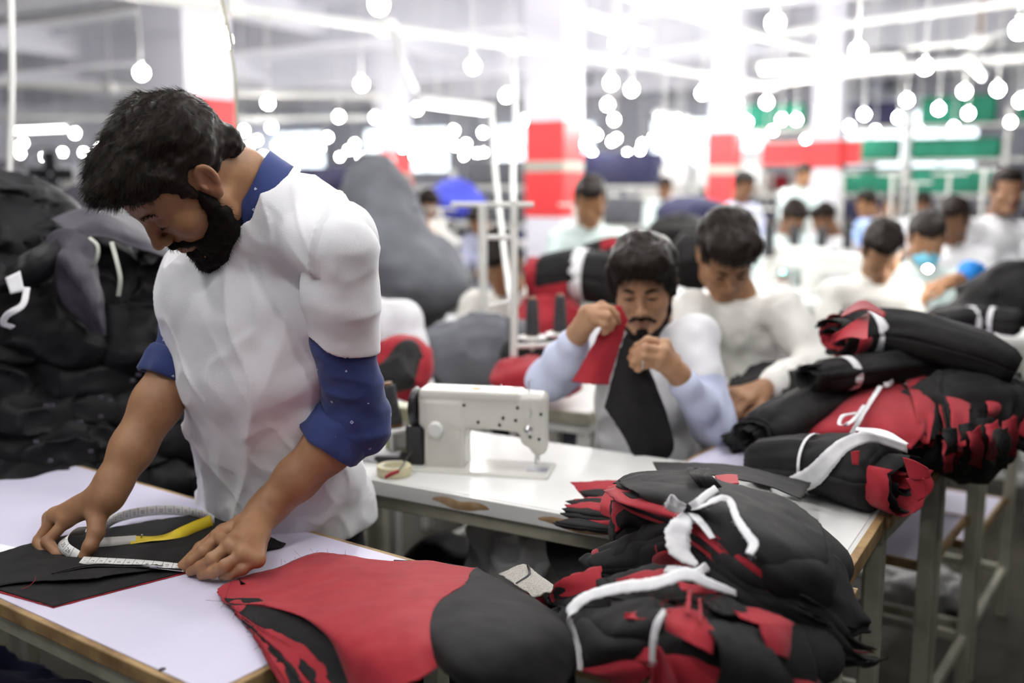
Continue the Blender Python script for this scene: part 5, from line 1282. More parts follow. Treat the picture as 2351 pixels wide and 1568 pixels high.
# ------------------------------------------------------------------ the other workers
def gen_hand(f, wr, d, n, side, s=1., curl=.5, r=.0095):
    """a hand in its own frame: d where the fingers point, n back of the hand, side -1/1 puts the thumb"""
    wr = np.asarray(wr, float); d = nrm(d); n = nrm(np.asarray(n, float) - d * (np.dot(n, d))); u = np.cross(d, n) * side
    mcp = [wr + (d * (.082 - .004 * abs(i - 1)) + u * (i - 1.5) * .0205 + n * .004) * s for i in range(4)]; fg = []
    for i, m in enumerate(mcp):
        p = m; a = .25 + curl * .5; ch = []
        for L in (.042, .027, .020):
            L = L * (1, 1.08, 1.0, .82)[i]; p = p + (d * math.cos(a) - n * math.sin(a) + u * (i - 1.5) * .04) * L * s; ch.append(p); a += curl * .85
        fg.append(ch)
    t0 = wr + (d * .022 - u * .026 - n * .006) * s; t1 = t0 + (d * .028 - u * .018 - n * .010) * s; t2 = t1 + (d * .030 - u * (.004 - .012 * curl) - n * .012) * s; t3 = t2 + (d * .024 + u * .012 * curl - n * .010) * s
    hand_ops(f, wr, mcp, fg, [t0, t1, t2, t3], r * s)
def figure(label, hc, face, pitch, spine, arms, shirt, skin='skin2', hair=True, g=1.0, res=.006, sh_res=.008, roll=0., base=None, hairf=None, beard=False, sleeves=None, cuff=None, collar=False, extra=None, hres=None, name='person', seat=True, wr=.006, strandn=0, seed=0, tor=None):
    hc = np.asarray(hc, float); fh = nrm(np.array([face[0], face[1], 0])); rt = nrm(np.cross(fh, UZ)); F = nrm(fh * math.cos(pitch) - UZ * math.sin(pitch)); U = np.cross(rt, F)
    if roll: rt, U = rt * math.cos(roll) + U * math.sin(roll), U * math.cos(roll) - rt * math.sin(roll)
    A = np.stack([rt, F, U], 1); W = lambda p: (np.asarray(p, float) * g) @ A.T + hc
    spine = [np.asarray(p, float) for p in spine]
    root = empty(name, (spine[-1][0], spine[-1][1], 0), label, 'person')
    nk = spine[0]
    b = Field(); b.chain([W((0, -.03, -.04)), nk + UZ * .02 * g, nk - UZ * .05], [.054 * g, .056 * g, .06 * g], .02)
    for a in arms:
        sh, el, w = [np.asarray(q, float) for q in a[:3]]; d_ = w - el
        b.chain([sh, el, el + d_ * .3, el + d_ * .7, w], [.044 * g, .038 * g, .036 * g, .029 * g, .024 * g], .015)
        if len(a) > 3 and a[3]: gen_hand(b, w, *a[3])
    b.frame(A, hc, g); face_ops(b); b.frame()
    pts = np.array([W((0, 0, 0)), nk] + [np.asarray(q) for a in arms for q in a[:3]])
    V, Fc = b.mesh(pts.min(0) - .20, pts.max(0) + .20, res)
    Q = ((V - hc) @ A) / g
    tint = np.clip(1.3 - np.sqrt((Q[:, 0] / .026) ** 2 + ((Q[:, 2] + .069) / .011) ** 2 + ((Q[:, 1] - .095) / .02) ** 2) * 1.1, 0, 1)
    mk('body', V, Fc, M[skin], root, tint=tint)
    # shirt
    s = Field(); sp = spine; ax = nrm(np.asarray(arms[0][0], float) - np.asarray(arms[1][0], float))
    ww = tor or [(.165, .10), (.165, .115), (.16, .115), (.17, .12)]
    for i in range(1, len(sp)):
        w_, d_ = ww[min(i - 1, len(ww) - 1)]; up_ = nrm(sp[i - 1] - sp[i]); a2 = nrm(ax - up_ * (ax @ up_)); fr_ = np.cross(up_, a2); L = np.linalg.norm(sp[i - 1] - sp[i])
        s.ell(sp[i], (w_ * g, d_ * g, max(.09, L * .75)), .06, rot=np.stack([a2, fr_, up_], 1))
    for a in arms: s.cap(nk - UZ * .055 * g, np.asarray(a[0]) , .055 * g, .050 * g, .04)
    s.cap(nk - UZ * .06, nk - UZ * .012, .075 * g, .064 * g, .03)
    s.cap(nk - UZ * .01, nk + UZ * .1, .056 * g, .06 * g, .004, 's')
    sl = Field()
    for a in arms:
        sh, el, w = [np.asarray(q, float) for q in a[:3]]; e = mid(el, w, .86)
        tgt = sl if sleeves else s
        s.chain([sh, mid(sh, el, .5)], [.054 * g, .052 * g], .03)
        tgt.chain([mid(sh, el, .35), el, mid(el, w, .5), e], [.052 * g, .050 * g, .043 * g, .036 * g], .025)
        tgt.cap(mid(el, w, .80), e, .038 * g, .0375 * g, .004)
    def wrk(X): return -(ridge(X * 9 + seed, 51 + seed) * wr + fbm(X * 17, 2, 53 + seed) * wr * .7)
    P_ = np.array(list(pts[1:]) + sp); lo, hi = P_.min(0) - .22, P_.max(0) + .18
    s.disp(wrk, lo, hi); so = mk('shirt', *s.mesh(lo, hi, sh_res), M[shirt], root)
    if sleeves: sl.disp(wrk, lo, hi); mk('shirt_sleeves', *sl.mesh(lo, hi, sh_res), M[sleeves], root)
    if collar:
        for sg in (-1, 1):
            a2 = ax * sg; fr_ = fh; c0 = nk + UZ * .018
            rows_c = [[c0 - fr_ * .060 + UZ * .02, c0 + a2 * .060 + UZ * .012, c0 + fr_ * .066 + a2 * .014 - UZ * .030], [c0 - fr_ * .072 - UZ * .016, c0 + a2 * .082 - UZ * .022, c0 + fr_ * .086 + a2 * .052 - UZ * .072]]
            cloth('collar', rows_c, M[collar], root, 8, 24, .0025, .002, seed=5)
    if hair:
        h = Field(A, hc); h.g = g
        if hairf: hairf(h)
        else:
            h.ell((0, -.020, .045), (.086, .100, .092), .01); h.ell((0, .05, .092), (.066, .056, .036), .03)
            h.cap((-.068, .02, .045), (-.070, .018, .0), .014, .007, .012); h.cap((.068, .02, .045), (.070, .018, .0), .014, .007, .012)
        h.ell((0, .118, .018), (.072, .062, .050), .008, 's'); h.ell((0, .105, -.03), (.085, .075, .060), .008, 's')
        for x in (-1, 1): h.ell((x * .09, -.004, -.012), (.028, .026, .040), .006, 's')
        h.cut((0, -.07, -.055), (0, .25, -1), hc - .3, hc + .3, .01); h.frame()
        def hn(X):
            q = ((X - hc) @ A) / g; return -(ridge(q * np.array([50, 20, 40]), 5 + seed) * .003 + fbm(q * np.array([90, 45, 80]), 2, 9) * .003 + fbm(q * 15, 2, 2 + seed) * .006) * g
        h.disp(hn, hc - .2, hc + .2); Vh, Fh = h.mesh(hc - .2, hc + .2, hres or max(.004, res * .8)); ho = mk('hair', Vh, Fh, M['hair'], root)
        if strandn:
            Nh = vnormals(Vh, Fh); Qh = (Vh - hc) @ A / g; ok_ = np.where((Qh[:, 2] > -.02) & (np.linalg.norm(Qh, axis=1) > .085))[0]; pk = rng.choice(ok_, strandn)
            wd = np.stack([.5 * noise(Qh[pk] * 15, 3) + np.sign(Qh[pk][:, 0]) * .3, .8 * np.ones(len(pk)), -.5 + .3 * noise(Qh[pk] * 15, 4)], 1)
            strands('hair_strands', Vh[pk] - Nh[pk] * .003, Nh[pk] * .15 + nrm_rows(wd) @ A.T, .022 * g * rng.uniform(.5, 1.3, len(pk)), M['hair'], ho, 4, .0007, .0015, 7, droop=.3)
    for x in (-1, 1) if res < .006 else ():
        f_ = Field(A, hc); f_.g = g; f_.cap((x * .014, .0945, .020), (x * .032, .0915, .0235), .0036, .0036, .003); f_.cap((x * .032, .0915, .0235), (x * .048, .078, .018), .0036, .0022, .003); f_.frame()
        mk('eyebrow', *f_.mesh(hc - .14, hc + .14, .0024), M['beard'], root)
        f_ = Field(A, hc); f_.g = g; f_.chain([(x * .018, .0875, -.003), (x * .031, .0915, -.001), (x * .044, .0845, -.003)], [.0020, .0030, .0020], .002); f_.frame()
        mk('eyelashes', *f_.mesh(hc - .14, hc + .14, .0022), M['beard'], root)
    if beard:
        f_ = Field(A, hc); f_.g = g
        f_.chain([(-.066, .018, -.03), (-.060, .024, -.066), (-.048, .040, -.092), (-.022, .078, -.112), (0, .088, -.116), (.022, .078, -.112), (.048, .040, -.092), (.060, .024, -.066), (.066, .018, -.03)], [.008, .012, .015, .017, .016, .017, .015, .012, .008], .012)
        f_.chain([(-.032, .076, -.072), (-.02, .0885, -.060), (0, .101, -.0555), (.02, .0885, -.060), (.032, .076, -.072)], [.006, .0068, .0060, .0068, .006], .005)
        f_.ell((0, .088, -.095), (.019, .016, .013), .006)
        f_.frame(); mk('beard', *f_.mesh(hc - .2, hc + .2, .0032), M['beard'], root)
    if seat:
        bt = spine[-1]; z0 = min(.50, bt[2] - .12); hp = np.array([bt[0], bt[1], z0 + .06]); t_ = Field(); t_.ell(hp, (.16, .15, .12), .03)
        t_.cap(hp, mid(bt, hp, .3), .13, .12, .05)
        for sg in (-1, 1):
            kn_ = hp + fh * .40 + ax * sg * .11; kn_[2] = z0 + .02; an_ = kn_ - fh * .04; an_ = np.array([an_[0], an_[1], .08]); t_.chain([hp + ax * sg * .08, kn_, an_], [.085, .062, .048], .03); t_.cap(an_ - UZ * .04, an_ + fh * .12 - UZ * .045, .038, .032, .02)
        t_.cut((0, 0, .003), (0, 0, -1), hp - 1, hp + 1)
        q = np.array([hp, hp + fh * .55]); mk('trousers', *t_.mesh([q[:, 0].min() - .3, q[:, 1].min() - .3, -.01], [q[:, 0].max() + .3, q[:, 1].max() + .3, hp[2] + .35], .016), M['denim'], root)
    return root
def stool(c, label, z=.46):
    c = np.array([c[0], c[1], 0.]); t = empty('stool', c, label, 'stool', 'stools behind the sewing tables')
    MB().lathe(c, [(.15, z - .03), (.155, z - .015), (.15, z), (.02, z + .001)], n=24).build('seat', M['wood'], t, smooth=True)
    for a in range(4):
        d = np.array([math.cos(a * 1.57 + .78), math.sin(a * 1.57 + .78), 0]); MB().tube([c + d * .18, c + d * .10 + UZ * (z - .03)], .012, 8).build('leg', M['frame'], t, smooth=True)
# --- man holding up the red and black piece
h2 = R(1478, 652, 2.56)
def hair2(h):
    h.ell((0, -.018, .045), (.092, .104, .094), .01); h.ell((0, .055, .085), (.074, .056, .046), .03)
    h.cap((-.074, .030, .050), (-.076, .030, -.012), .018, .010, .012); h.cap((.074, .030, .050), (.076, .030, -.012), .018, .010, .012)
    h.chain([(-.03, .088, .085), (-.038, .103, .052)], [.022, .008], .01); h.chain([(.005, .09, .09), (.012, .108, .050)], [.022, .007], .01); h.chain([(.045, .075, .08), (.052, .085, .045)], [.02, .008], .01)
s2L = R(1596, 772, 2.52); e2L = R(1640, 975, 2.40); w2L = R(1560, 862, 2.28)
s2R = R(1378, 792, 2.60); e2R = R(1262, 872, 2.50); w2R = R(1326, 768, 2.36)
man2 = figure('man with parted black hair and short beard, holding up a red and black cut piece', h2, (-.22, -.97), .34, [R(1492, 765, 2.60), R(1490, 835, 2.62), R(1486, 920, 2.62), R(1482, 1010, 2.62), R(1482, 1100, 2.62)],
    [(s2L, e2L, w2L, None), (s2R, e2R, w2R, None)], 'white', 'skin2', g=.97, res=.0042, sh_res=.0065, roll=-.04, hairf=hair2, beard=True, sleeves='bluewhite', collar='bluewhite', strandn=2500, wr=.008, tor=[(.168, .10), (.155, .11), (.145, .11), (.15, .115)])
hf2 = Field()
hf2.cap(mid(e2L, w2L, .9), w2L, .026, .025, .01); hf2.cap(mid(e2R, w2R, .9), w2R, .026, .025, .01)
hand_ops(hf2, w2L, [R(1528, 790, 2.27), R(1522, 806, 2.245), R(1516, 822, 2.24), R(1512, 838, 2.245)],
    [[R(1488, 782, 2.26), R(1464, 796, 2.265), R(1452, 806, 2.275)], [R(1482, 800, 2.235), R(1458, 812, 2.245), R(1448, 822, 2.26)], [R(1478, 818, 2.23), R(1458, 830, 2.24), R(1452, 838, 2.255)], [R(1482, 836, 2.235), R(1466, 846, 2.245), R(1462, 848, 2.26)]],
    [R(1546, 826, 2.31), R(1520, 800, 2.32), R(1486, 796, 2.31), R(1460, 808, 2.29)], .0105)
hand_ops(hf2, w2R, [R(1342, 716, 2.31), R(1352, 712, 2.285), R(1362, 722, 2.265), R(1366, 738, 2.26)],
    [[R(1382, 702, 2.30), R(1404, 712, 2.31), R(1416, 726, 2.325)], [R(1394, 710, 2.27), R(1412, 724, 2.28), R(1418, 738, 2.30)], [R(1394, 726, 2.25), R(1404, 742, 2.26), R(1402, 754, 2.28)], [R(1388, 744, 2.25), R(1392, 758, 2.265), R(1386, 764, 2.28)]],
    [R(1340, 740, 2.34), R(1370, 722, 2.36), R(1396, 716, 2.355), R(1416, 724, 2.34)], .0105)
P2 = np.array([w2L, w2R]); mk('hands', *hf2.mesh(P2.min(0) - .16, P2.max(0) + .16, .0036), M['skin2'], man2)
rg = empty('finger_ring', R(1476, 836, 2.225), 'silver ring on the finger of the man holding up the cut piece', 'ring')
MB().tube([R(1474, 836, 2.232) + np.array([0, math.cos(a) * .0125, math.sin(a) * .0125]) for a in np.linspace(0, 6.28, 18)], .0016, 6).build('band', M['steel'], rg, smooth=True)
cp = empty('cut_piece', R(1450, 900, 2.30), 'red piece sewn to a long black piece, held up in front of the parted-hair man', 'cloth')
cloth('red_panel', [[R(1412, 700, 2.325), R(1385, 745, 2.32), (R(1352, 810, 2.31)), R(1312, 876, 2.30)], [R(1424, 704, 2.31), R(1405, 760, 2.305), R(1380, 820, 2.285), R(1352, 882, 2.27)], [R(1442, 735, 2.305), R(1428, 780, 2.31), R(1412, 830, 2.305), R(1396, 882, 2.29)]], M['redcloth'], cp, 40, 40, .0015, .005, ws=12, seed=301, edge=.002)
cloth('black_panel', [[R(1436, 765, 2.305), R(1420, 810, 2.30), R(1403, 880, 2.29), R(1388, 938, 2.28)], [R(1452, 782, 2.300), R(1452, 840, 2.285), R(1444, 930, 2.26), R(1425, 990, 2.26)], [R(1466, 795, 2.295), R(1486, 870, 2.28), R(1500, 960, 2.27), R(1462, 1052, 2.26)], [R(1470, 800, 2.300), R(1502, 880, 2.30), R(1546, 1015, 2.29), R(1528, 1060, 2.28)]], M['blackcloth'], cp, 50, 50, .0015, .005, ws=10, seed=305, edge=.002)
# --- man in the cream collared shirt behind him
h3 = R(1668, 585, 2.98)
s3L = R(1800, 715, 2.98); e3L = R(1868, 838, 2.90); w3L = R(1752, 893, 2.62)
s3R = R(1590, 715, 3.02); e3R = R(1570, 860, 2.90); w3R = R(1655, 900, 2.70)
def hair3(h):
    h.ell((0, -.022, .050), (.092, .106, .098), .01); h.ell((0, .055, .100), (.078, .060, .048), .03); h.cap((-.07, .02, .045), (-.072, .02, .0), .016, .009, .012); h.cap((.07, .02, .045), (.072, .02, .0), .016, .009, .012)
man3 = figure('young man in a cream collared shirt looking down, behind the man with the cut piece', h3, (.02, -1), .80, [R(1690, 690, 3.06), R(1700, 760, 3.10), R(1706, 840, 3.14), R(1708, 930, 3.16), R(1708, 1000, 3.16)],
    [(s3L, e3L, w3L, ((-.85, -.45, -.2), (.1, -.2, 1), 1, 1.0, .5)), (s3R, e3R, w3R, ((.6, -.7, -.2), (-.1, -.2, 1), -1, 1.0, .5))], 'cream', 'skin', g=1.0, res=.0052, sh_res=.008, hairf=hair3, collar='cream', strandn=1500, wr=.009, seed=4, tor=[(.175, .10), (.17, .12), (.17, .12), (.17, .12)])
stool(h2 + np.array([.0, .10, 0]), 'wooden stool under the man holding up the cut piece', .42)
# --- seated workers further back
def worker(label, hx, hy, Y, face, pitch, shirt, skin='skin', lean=.10, seed=0, standing=False, res=.009, sleeves=None, roll=0, extra=None, arms_=None, spread=.45):
    hc_ = R(hx, hy, Y); fh = nrm(np.array([face[0], face[1], 0])); ax = nrm(np.cross(UZ, fh)); back = -fh * lean
    nk_ = hc_ + back * .7 - UZ * (.155 - .03 * pitch) - fh * (.02 + .06 * pitch)
    tl = .52 if not standing else .58; sp_ = [nk_ + (-fh * lean * 1.5 * t - UZ * tl * t) for t in (0, .18, .45, .72, 1.)]
    out = []
    for sg in (1, -1):
        sh = nk_ + ax * sg * .165 - UZ * .065; el = sh + fh * .06 - UZ * .25 + ax * sg * .05 * 2 * spread; w = el + fh * .24 - ax * sg * .05 + UZ * (.02 if not standing else -.02)
        if arms_ and arms_.get(sg): el, w = arms_[sg]
        out.append((sh, el, w, (nrm(w - el + np.array([0, 0, -.02])), (0, 0, 1), sg, 1.0, .5, .010)))
    r = figure(label, hc_, face, pitch, sp_, out, shirt, skin, g=1.0, res=res, sh_res=.012, wr=.008, seed=seed, sleeves=sleeves, seat=not standing, roll=roll)
    if standing:
        t_ = Field(); hp = sp_[-1]; t_.ell(hp, (.15, .12, .12), .03)
        for sg in (-1, 1): t_.chain([hp + ax * sg * .08, hp + ax * sg * .10 - UZ * .42, np.array([hp[0], hp[1], .06]) + ax * sg * .1], [.085, .06, .05], .03); t_.cap(np.array([hp[0], hp[1], .04]) + ax * sg * .1, np.array([hp[0], hp[1], .035]) + ax * sg * .1 + fh * .13, .04, .033, .02)
        t_.cut((0, 0, .003), (0, 0, -1), hp - 1, hp + 1); mk('trousers', *t_.mesh([hp[0] - .4, hp[1] - .4, -.02], [hp[0] + .4, hp[1] + .4, hp[2] + .16], .018), M['denim'], r)
    return r
wk = []
wk.append(worker('seated worker with black hair turned away, arm over cloth, left of the white pole', 1150, 600, 4.1, (-.25, -.95), .75, 'cream', lean=.12, seed=1, spread=.6))
wk.append(worker('worker in bright white shirt standing before the red column', 1355, 462, 5.3, (0, -1), .45, 'mint', seed=2, lean=.08))
wk.append(worker('boy in pale cream shirt bent over a machine, below the man in the blue mask', 2026, 575, 4.2, (-.15, -.98), .75, 'cream', seed=3, skin='skin2'))
mk_man = worker('worker wearing a turquoise face mask and a bright blue arm cover', 2128, 548, 4.7, (-.25, -.97), .55, 'mint', seed=4)
wk.append(mk_man)
wk.append(worker('dark-bearded worker bent forward behind the masked worker', 2188, 505, 5.6, (-.55, -.8), .50, 'white', 'skin3', seed=5))
wk.append(worker('man in white tunic standing upright at the far right of the photo', 2310, 440, 5.6, (-.1, -1), .10, 'white', 'skin3', seed=6, standing=True, res=.008))
wk.append(worker('small worker in pale green between two thread stands, right of the collared man', 1822, 500, 7.0, (.1, -1), .7, 'mint', seed=7, skin='skin3'))
wk.append(worker('worker seen from the side in white, right of the pale green shirt', 1892, 505, 7.9, (-.9, -.4), .5, 'white', seed=8, skin='skin3'))
wk.append(worker('far worker in a sky blue shirt turned to the left', 1990, 468, 9.5, (-.9, -.4), .3, 'skyblue', seed=9))
wk.append(worker('far worker in white next to the sky blue shirt', 2046, 472, 10.2, (-.2, -1), .45, 'white', seed=10))
wk.append(worker('standing far worker in white in front of the red wall banner', 1846, 402, 11, (.1, -1), .3, 'mint', seed=11, standing=True))
wk.append(worker('standing worker in white with a lanyard beside the narrow red column', 1708, 428, 8.6, (.2, -1), .35, 'bluewhite', 'skin3', seed=12, standing=True))
wk.append(worker('far worker facing forward at left of the narrow red column', 1527, 432, 12, (0, -1), .4, 'mint', 'skin3', seed=13))
wk.append(worker('far worker in khaki green shirt near the royal blue cloth', 982, 470, 8.5, (.5, -.85), .6, 'cream', 'skin2', seed=14))
wk.append(worker('worker with dark hair seen from behind in a pink-white shirt, centre left', 962, 520, 7.0, (-.8, .6), .7, 'white', 'skin2', seed=15))
wk.append(worker('far worker in white at the right, under the green racks', 2118, 468, 11.0, (-.7, -.7), .5, 'white', 'skin3', seed=16))
wk.append(worker('far worker bending in white, partly behind the grey cloth mound', 1098, 505, 9.0, (-.4, -.9), .7, 'bluewhite', 'skin', seed=17))
nb = worker('worker in white right behind the bearded man, head hidden behind him', 745, 590, 3.2, (-.3, -.95), .6, 'white', seed=18, lean=-.02, spread=.8)
nb.location = tuple(np.array(nb.location) + np.array([.08, 0, 0]))
# face mask and blue arm cover
A_ = R(2128, 548, 4.7)
f_ = Field(); fh = nrm((-.25, -.97, 0)); Fm_ = nrm(fh * math.cos(.55) - UZ * math.sin(.55)); rt_ = nrm(np.cross(fh, UZ)); Am = np.stack([rt_, Fm_, np.cross(rt_, Fm_)], 1); f_.frame(Am, A_)
f_.ell((0, .058, -.062), (.062, .060, .052), .01); f_.ell((0, .10, -.045), (.02, .02, .03), .02); f_.frame()
mk('face_mask', *f_.mesh(A_ - .2, A_ + .2, .006), M['mask'], mk_man)
q = R(2235, 628, 4.35); f_ = Field(); f_.cap(q, q + np.array([-.03, -.02, .01]), .055, .050, .02); mk('arm_cover', *f_.mesh(q - .15, q + .15, .009), M['sleeveblue'], mk_man)
f_ = Field(); f_.chain([q, R(2180, 648, 4.3), R(2155, 655, 4.3)], [.036, .030, .022], .02); gen_hand(f_, R(2165, 652, 4.3), (-.9, -.3, -.2), (0, 0, 1), 1, 1.0, .5); mk('forearm', *f_.mesh(q - np.array([.3, .3, .15]), q + np.array([.1, .1, .15]), .008), M['skin'], mk_man)
# ------------------------------------------------------------------ columns, beams, conduits, bulbs
def column(px, Y, w, label, top=2.12, low=1.10, band=True, style=0):
    c = R(px, 430, Y) * [1, 1, 0]; t = empty('column', c, label, 'column', 'red banded columns')
    MB().box(c + UZ * ZC / 2, (HA, HB, UZ), (w / 2, w / 2, ZC / 2), .01).build('shaft', M['colw'], t)
    MB().box(c + UZ * (top + low) / 2, (HA, HB, UZ), (w / 2 + .006, w / 2 + .006, (top - low) / 2), .01).build('red_paint', M['colr'], t)
    if band: MB().box(c + UZ * 1.64, (HA, HB, UZ), (w / 2 + .014, w / 2 + .014, .055), .01).build('grey_band', M['greyband'], t)
    if style:
        n = -HB; MB().box(c + n * (w / 2 + .012) + UZ * (top + low) / 2 - UZ * .03, (HA, n, UZ), (w * .33, .006, (top - low) * .42), .003).build('notice_board', M['paper'], t)
    return t
column(442, 8.2, .50, 'nearest white column, red framed notice area half hidden behind the bearded man\'s head', style=1, band=False)
column(1272, 11.0, .46, 'column with broad red panels and a grey band, at the middle of the photo')
column(1662, 13.2, .34, 'narrow red banded column behind the young man in cream')
column(910, 20., .46, 'far column with short red part, left of the grey cloth mound\'s top', style=1)
column(1898, 15.5, .44, 'far white column with red foot behind the standing workers', low=1.7, band=False)
bm_ = MB()
for b in np.arange(-2, B1, 5.0): bm_.box(H((A0 + A1) / 2, b, ZC - .30), (HA, HB, UZ), ((A1 - A0) / 2, .16, .30), .01)
for a in np.arange(-13, A1, 6.0): bm_.box(H(a, (B0 + B1) / 2, ZC - .22), (HA, HB, UZ), (.16, (B1 - B0) / 2, .22), .01)
for b in np.arange(-4, B1, 1.25): bm_.box(H((A0 + A1) / 2, b, ZC - .06), (HA, HB, UZ), ((A1 - A0) / 2, .04, .06), .0)
tag(bm_.build('ceiling_beams', M['ceil']), kind='structure')
def conduit(pts, r, label, m=None, boxes=()):
    pts = [np.asarray(p, float) for p in pts]; t = empty('conduit', pts[0], label, 'pipe', 'white conduits')
    MB().tube(pts, r, 10).build('pipe', m or M['pvc'], t, smooth=True)
    for q in boxes: MB().box(q, (HA, HB, UZ), (.06, .06, .05), .006).build('junction_box', M['enamel_w'], t)
    for k, p in enumerate(pts): 
        if p[2] > 1.5: MB().tube([p + UZ * r, np.array([p[0], p[1], ZC])], .006, 6).build('hanger', M['pvc'], t, smooth=True)
    return t
CZH = 2.55
conduit([P(250, -20, CZH), P(530, 18, CZH), P(880, 62, CZH), P(1180, 104, CZH), P(1500, 152, CZH), P(1780, 200, CZH)], .035, 'white conduit crossing overhead from top left to the middle', boxes=[P(530, 18, CZH), P(885, 62, CZH), P(1180, 105, CZH)])
conduit([P(-60, 190, CZH), P(255, 202, CZH), P(560, 214, CZH), P(900, 222, CZH)], .038, 'level white conduit behind the bearded man\'s head', boxes=[P(255, 202, CZH)])
conduit([P(1430, -15, 2.7), P(1620, 45, 2.7), P(1880, 118, 2.7)], .035, 'white conduit running down from the top edge right of centre')
conduit([P(1690, 205, 2.6), P(1990, 160, 2.6), P(2400, 128, 2.6)], .04, 'white conduit rising to the right edge')
conduit([P(1500, 118, 2.9), P(1900, 60, 2.9), P(2400, -5, 2.9)], .035, 'upper white conduit near the top right corner')
conduit([P(-60, 60, 2.9), P(200, 30, 2.9), P(420, -10, 2.9)], .025, 'thin conduit in the top left corner')
conduit([P(-60, 268, 2.5), P(400, 274, 2.5), P(900, 270, 2.5)], .04, 'farther level conduit at the left')
def cable(pts, r, label, m=None):
    o = MB().tube(catmull(pts, 20), r, 8).build('hanging_cable', m or M['pvc'], None, smooth=True); return tag(o, label, 'cable', 'hanging cables')
cable([R(25, -40, 2.8), R(28, 200, 2.8), R(20, 420, 2.8), R(10, 560, 2.8)], .0085, 'thick white cable hanging at the left edge of the photo')
cable([R(505, -30, 2.6), R(535, 140, 2.6), R(543, 250, 2.6), R(548, 420, 2.6)], .0045, 'thin grey cable hanging just right of the nearest column', M['frame'])
cable([P(905, 66, CZH), R(925, 150, 6.3), R(952, 210, 6.3)], .020, 'white drop cable below the long overhead conduit')
cable([P(1180, 104, CZH), R(1183, 250, 5.), R(1178, 400, 4.2), R(1182, 560, 3.4)], .010, 'white cord from the conduit to the white lamp pole')
cable([R(1128, 240, 5), R(1135, 370, 4.6), R(1160, 600, 3.8), R(1182, 760, 3.2)], .010, 'slanting white cord left of the lamp pole')
cable([R(900, 400, 6), R(870, 440, 6), R(828, 486, 6)], .012, 'curved white cord by the grey cloth mound')
# bulbs on wires
BL = [(870, 10), (512, 92), (325, 167), (1086, 152), (1780, 52), (1418, 97), (1664, 160), (830, 193), (615, 236), (1162, 220), (623, 292), (957, 250), (778, 268), (862, 270), (144, 350), (172, 306), (102, 382), (53, 328), (47, 353), (192, 350),
      (1205, 276), (1192, 344), (1150, 322), (1109, 305), (1110, 350), (1095, 352), (1045, 335), (1042, 300), (985, 350), (975, 310), (925, 340), (920, 325), (860, 325), (815, 330), (828, 360), (780, 366), (752, 315), (710, 348), (710, 364), (655, 350), (635, 333), (605, 357), (570, 338), (530, 342),
      (1403, 190), (1395, 240), (1410, 275), (1405, 325), (1415, 318), (1370, 310), (1450, 205), (1500, 318), (1530, 300), (1555, 275), (1613, 213), (1525, 290), (1700, 270), (1715, 280), (1690, 235), (1690, 308), (1760, 235), (1774, 300), (1795, 275), (1828, 275), (1890, 252), (1925, 320), (1984, 263), (1970, 117), (2124, 153), (2063, 270), (2082, 230),
      (2155, 250), (2214, 210), (2223, 260), (2291, 205), (2340, 68), (2342, 232), (1650, 25), (1900, 105), (1340, 330), (1235, 330), (1070, 330), (800, 345), (885, 352), (300, 345), (560, 300), (2010, 300), (1140, 362), (1360, 352), (1470, 345)]
proto = None; ZB = 2.15
def make_bulb(c):
    t = empty('hanging_bulb', c, 'glowing white bulb hanging on a wire over the hall', 'light bulb', 'bulbs hanging over the hall')
    f = MB(); f.lathe(c, [(.001, -.040), (.016, -.036), (.029, -.026), (.037, -.010), (.037, .010), (.029, .026), (.014, .036)], n=10); f.build('bulb', M['bulb'], t, smooth=True)
    MB().lathe(c, [(.010, .036), (.012, .037), (.012, .058), (.005, .062)], n=10).build('socket', M['enamel_w'], t, smooth=True)
    MB().tube([c + UZ * .08, np.array([c[0], c[1], ZC])], .004, 5).build('wire', M['pvc'], t)
    return t
bulbs = []
def put_bulb(c):
    global proto
    c = np.asarray(c, float)
    if proto is None: proto = make_bulb(c); bulbs.append(proto)
    else: bulbs.append(dup(proto, loc=c, label='glowing white bulb hanging on a wire over the hall'))
BLAB = ['largest bulb, cut by the top edge left of centre', 'big bulb right of the nearest white column', 'big bulb left of the nearest white column', 'bulb under the long conduit, left of the red column', 'bulb near the top edge, upper right', 'bulb just below the bright tube lamp right of centre', 'bulb above the narrow red column, largest there', 'lone bulb above the bearded man\'s shoulder', 'bulb right of the thin grey cable']
for k, (x, y) in enumerate(BL):
    put_bulb(P(x, min(y, 360), ZB + .0))
    if k < len(BLAB): bulbs[-1]['label'] = 'glowing ' + BLAB[k]
for x, y in [(30, 338), (230, 340), (260, 352), (330, 356), (420, 350), (480, 346), (590, 322), (680, 362), (735, 340), (880, 308), (900, 356), (945, 360), (1010, 352), (1065, 362), (1170, 362), (1240, 352), (1290, 340), (1330, 360), (1440, 352), (1475, 330), (1570, 330), (1610, 315), (1640, 345), (1730, 330), (1850, 320), (1950, 290), (2110, 300), (2190, 292), (2320, 280)]: put_bulb(P(x, min(y, 358), ZB))  # extra bulbs among the far cluster, added to brighten the far walls
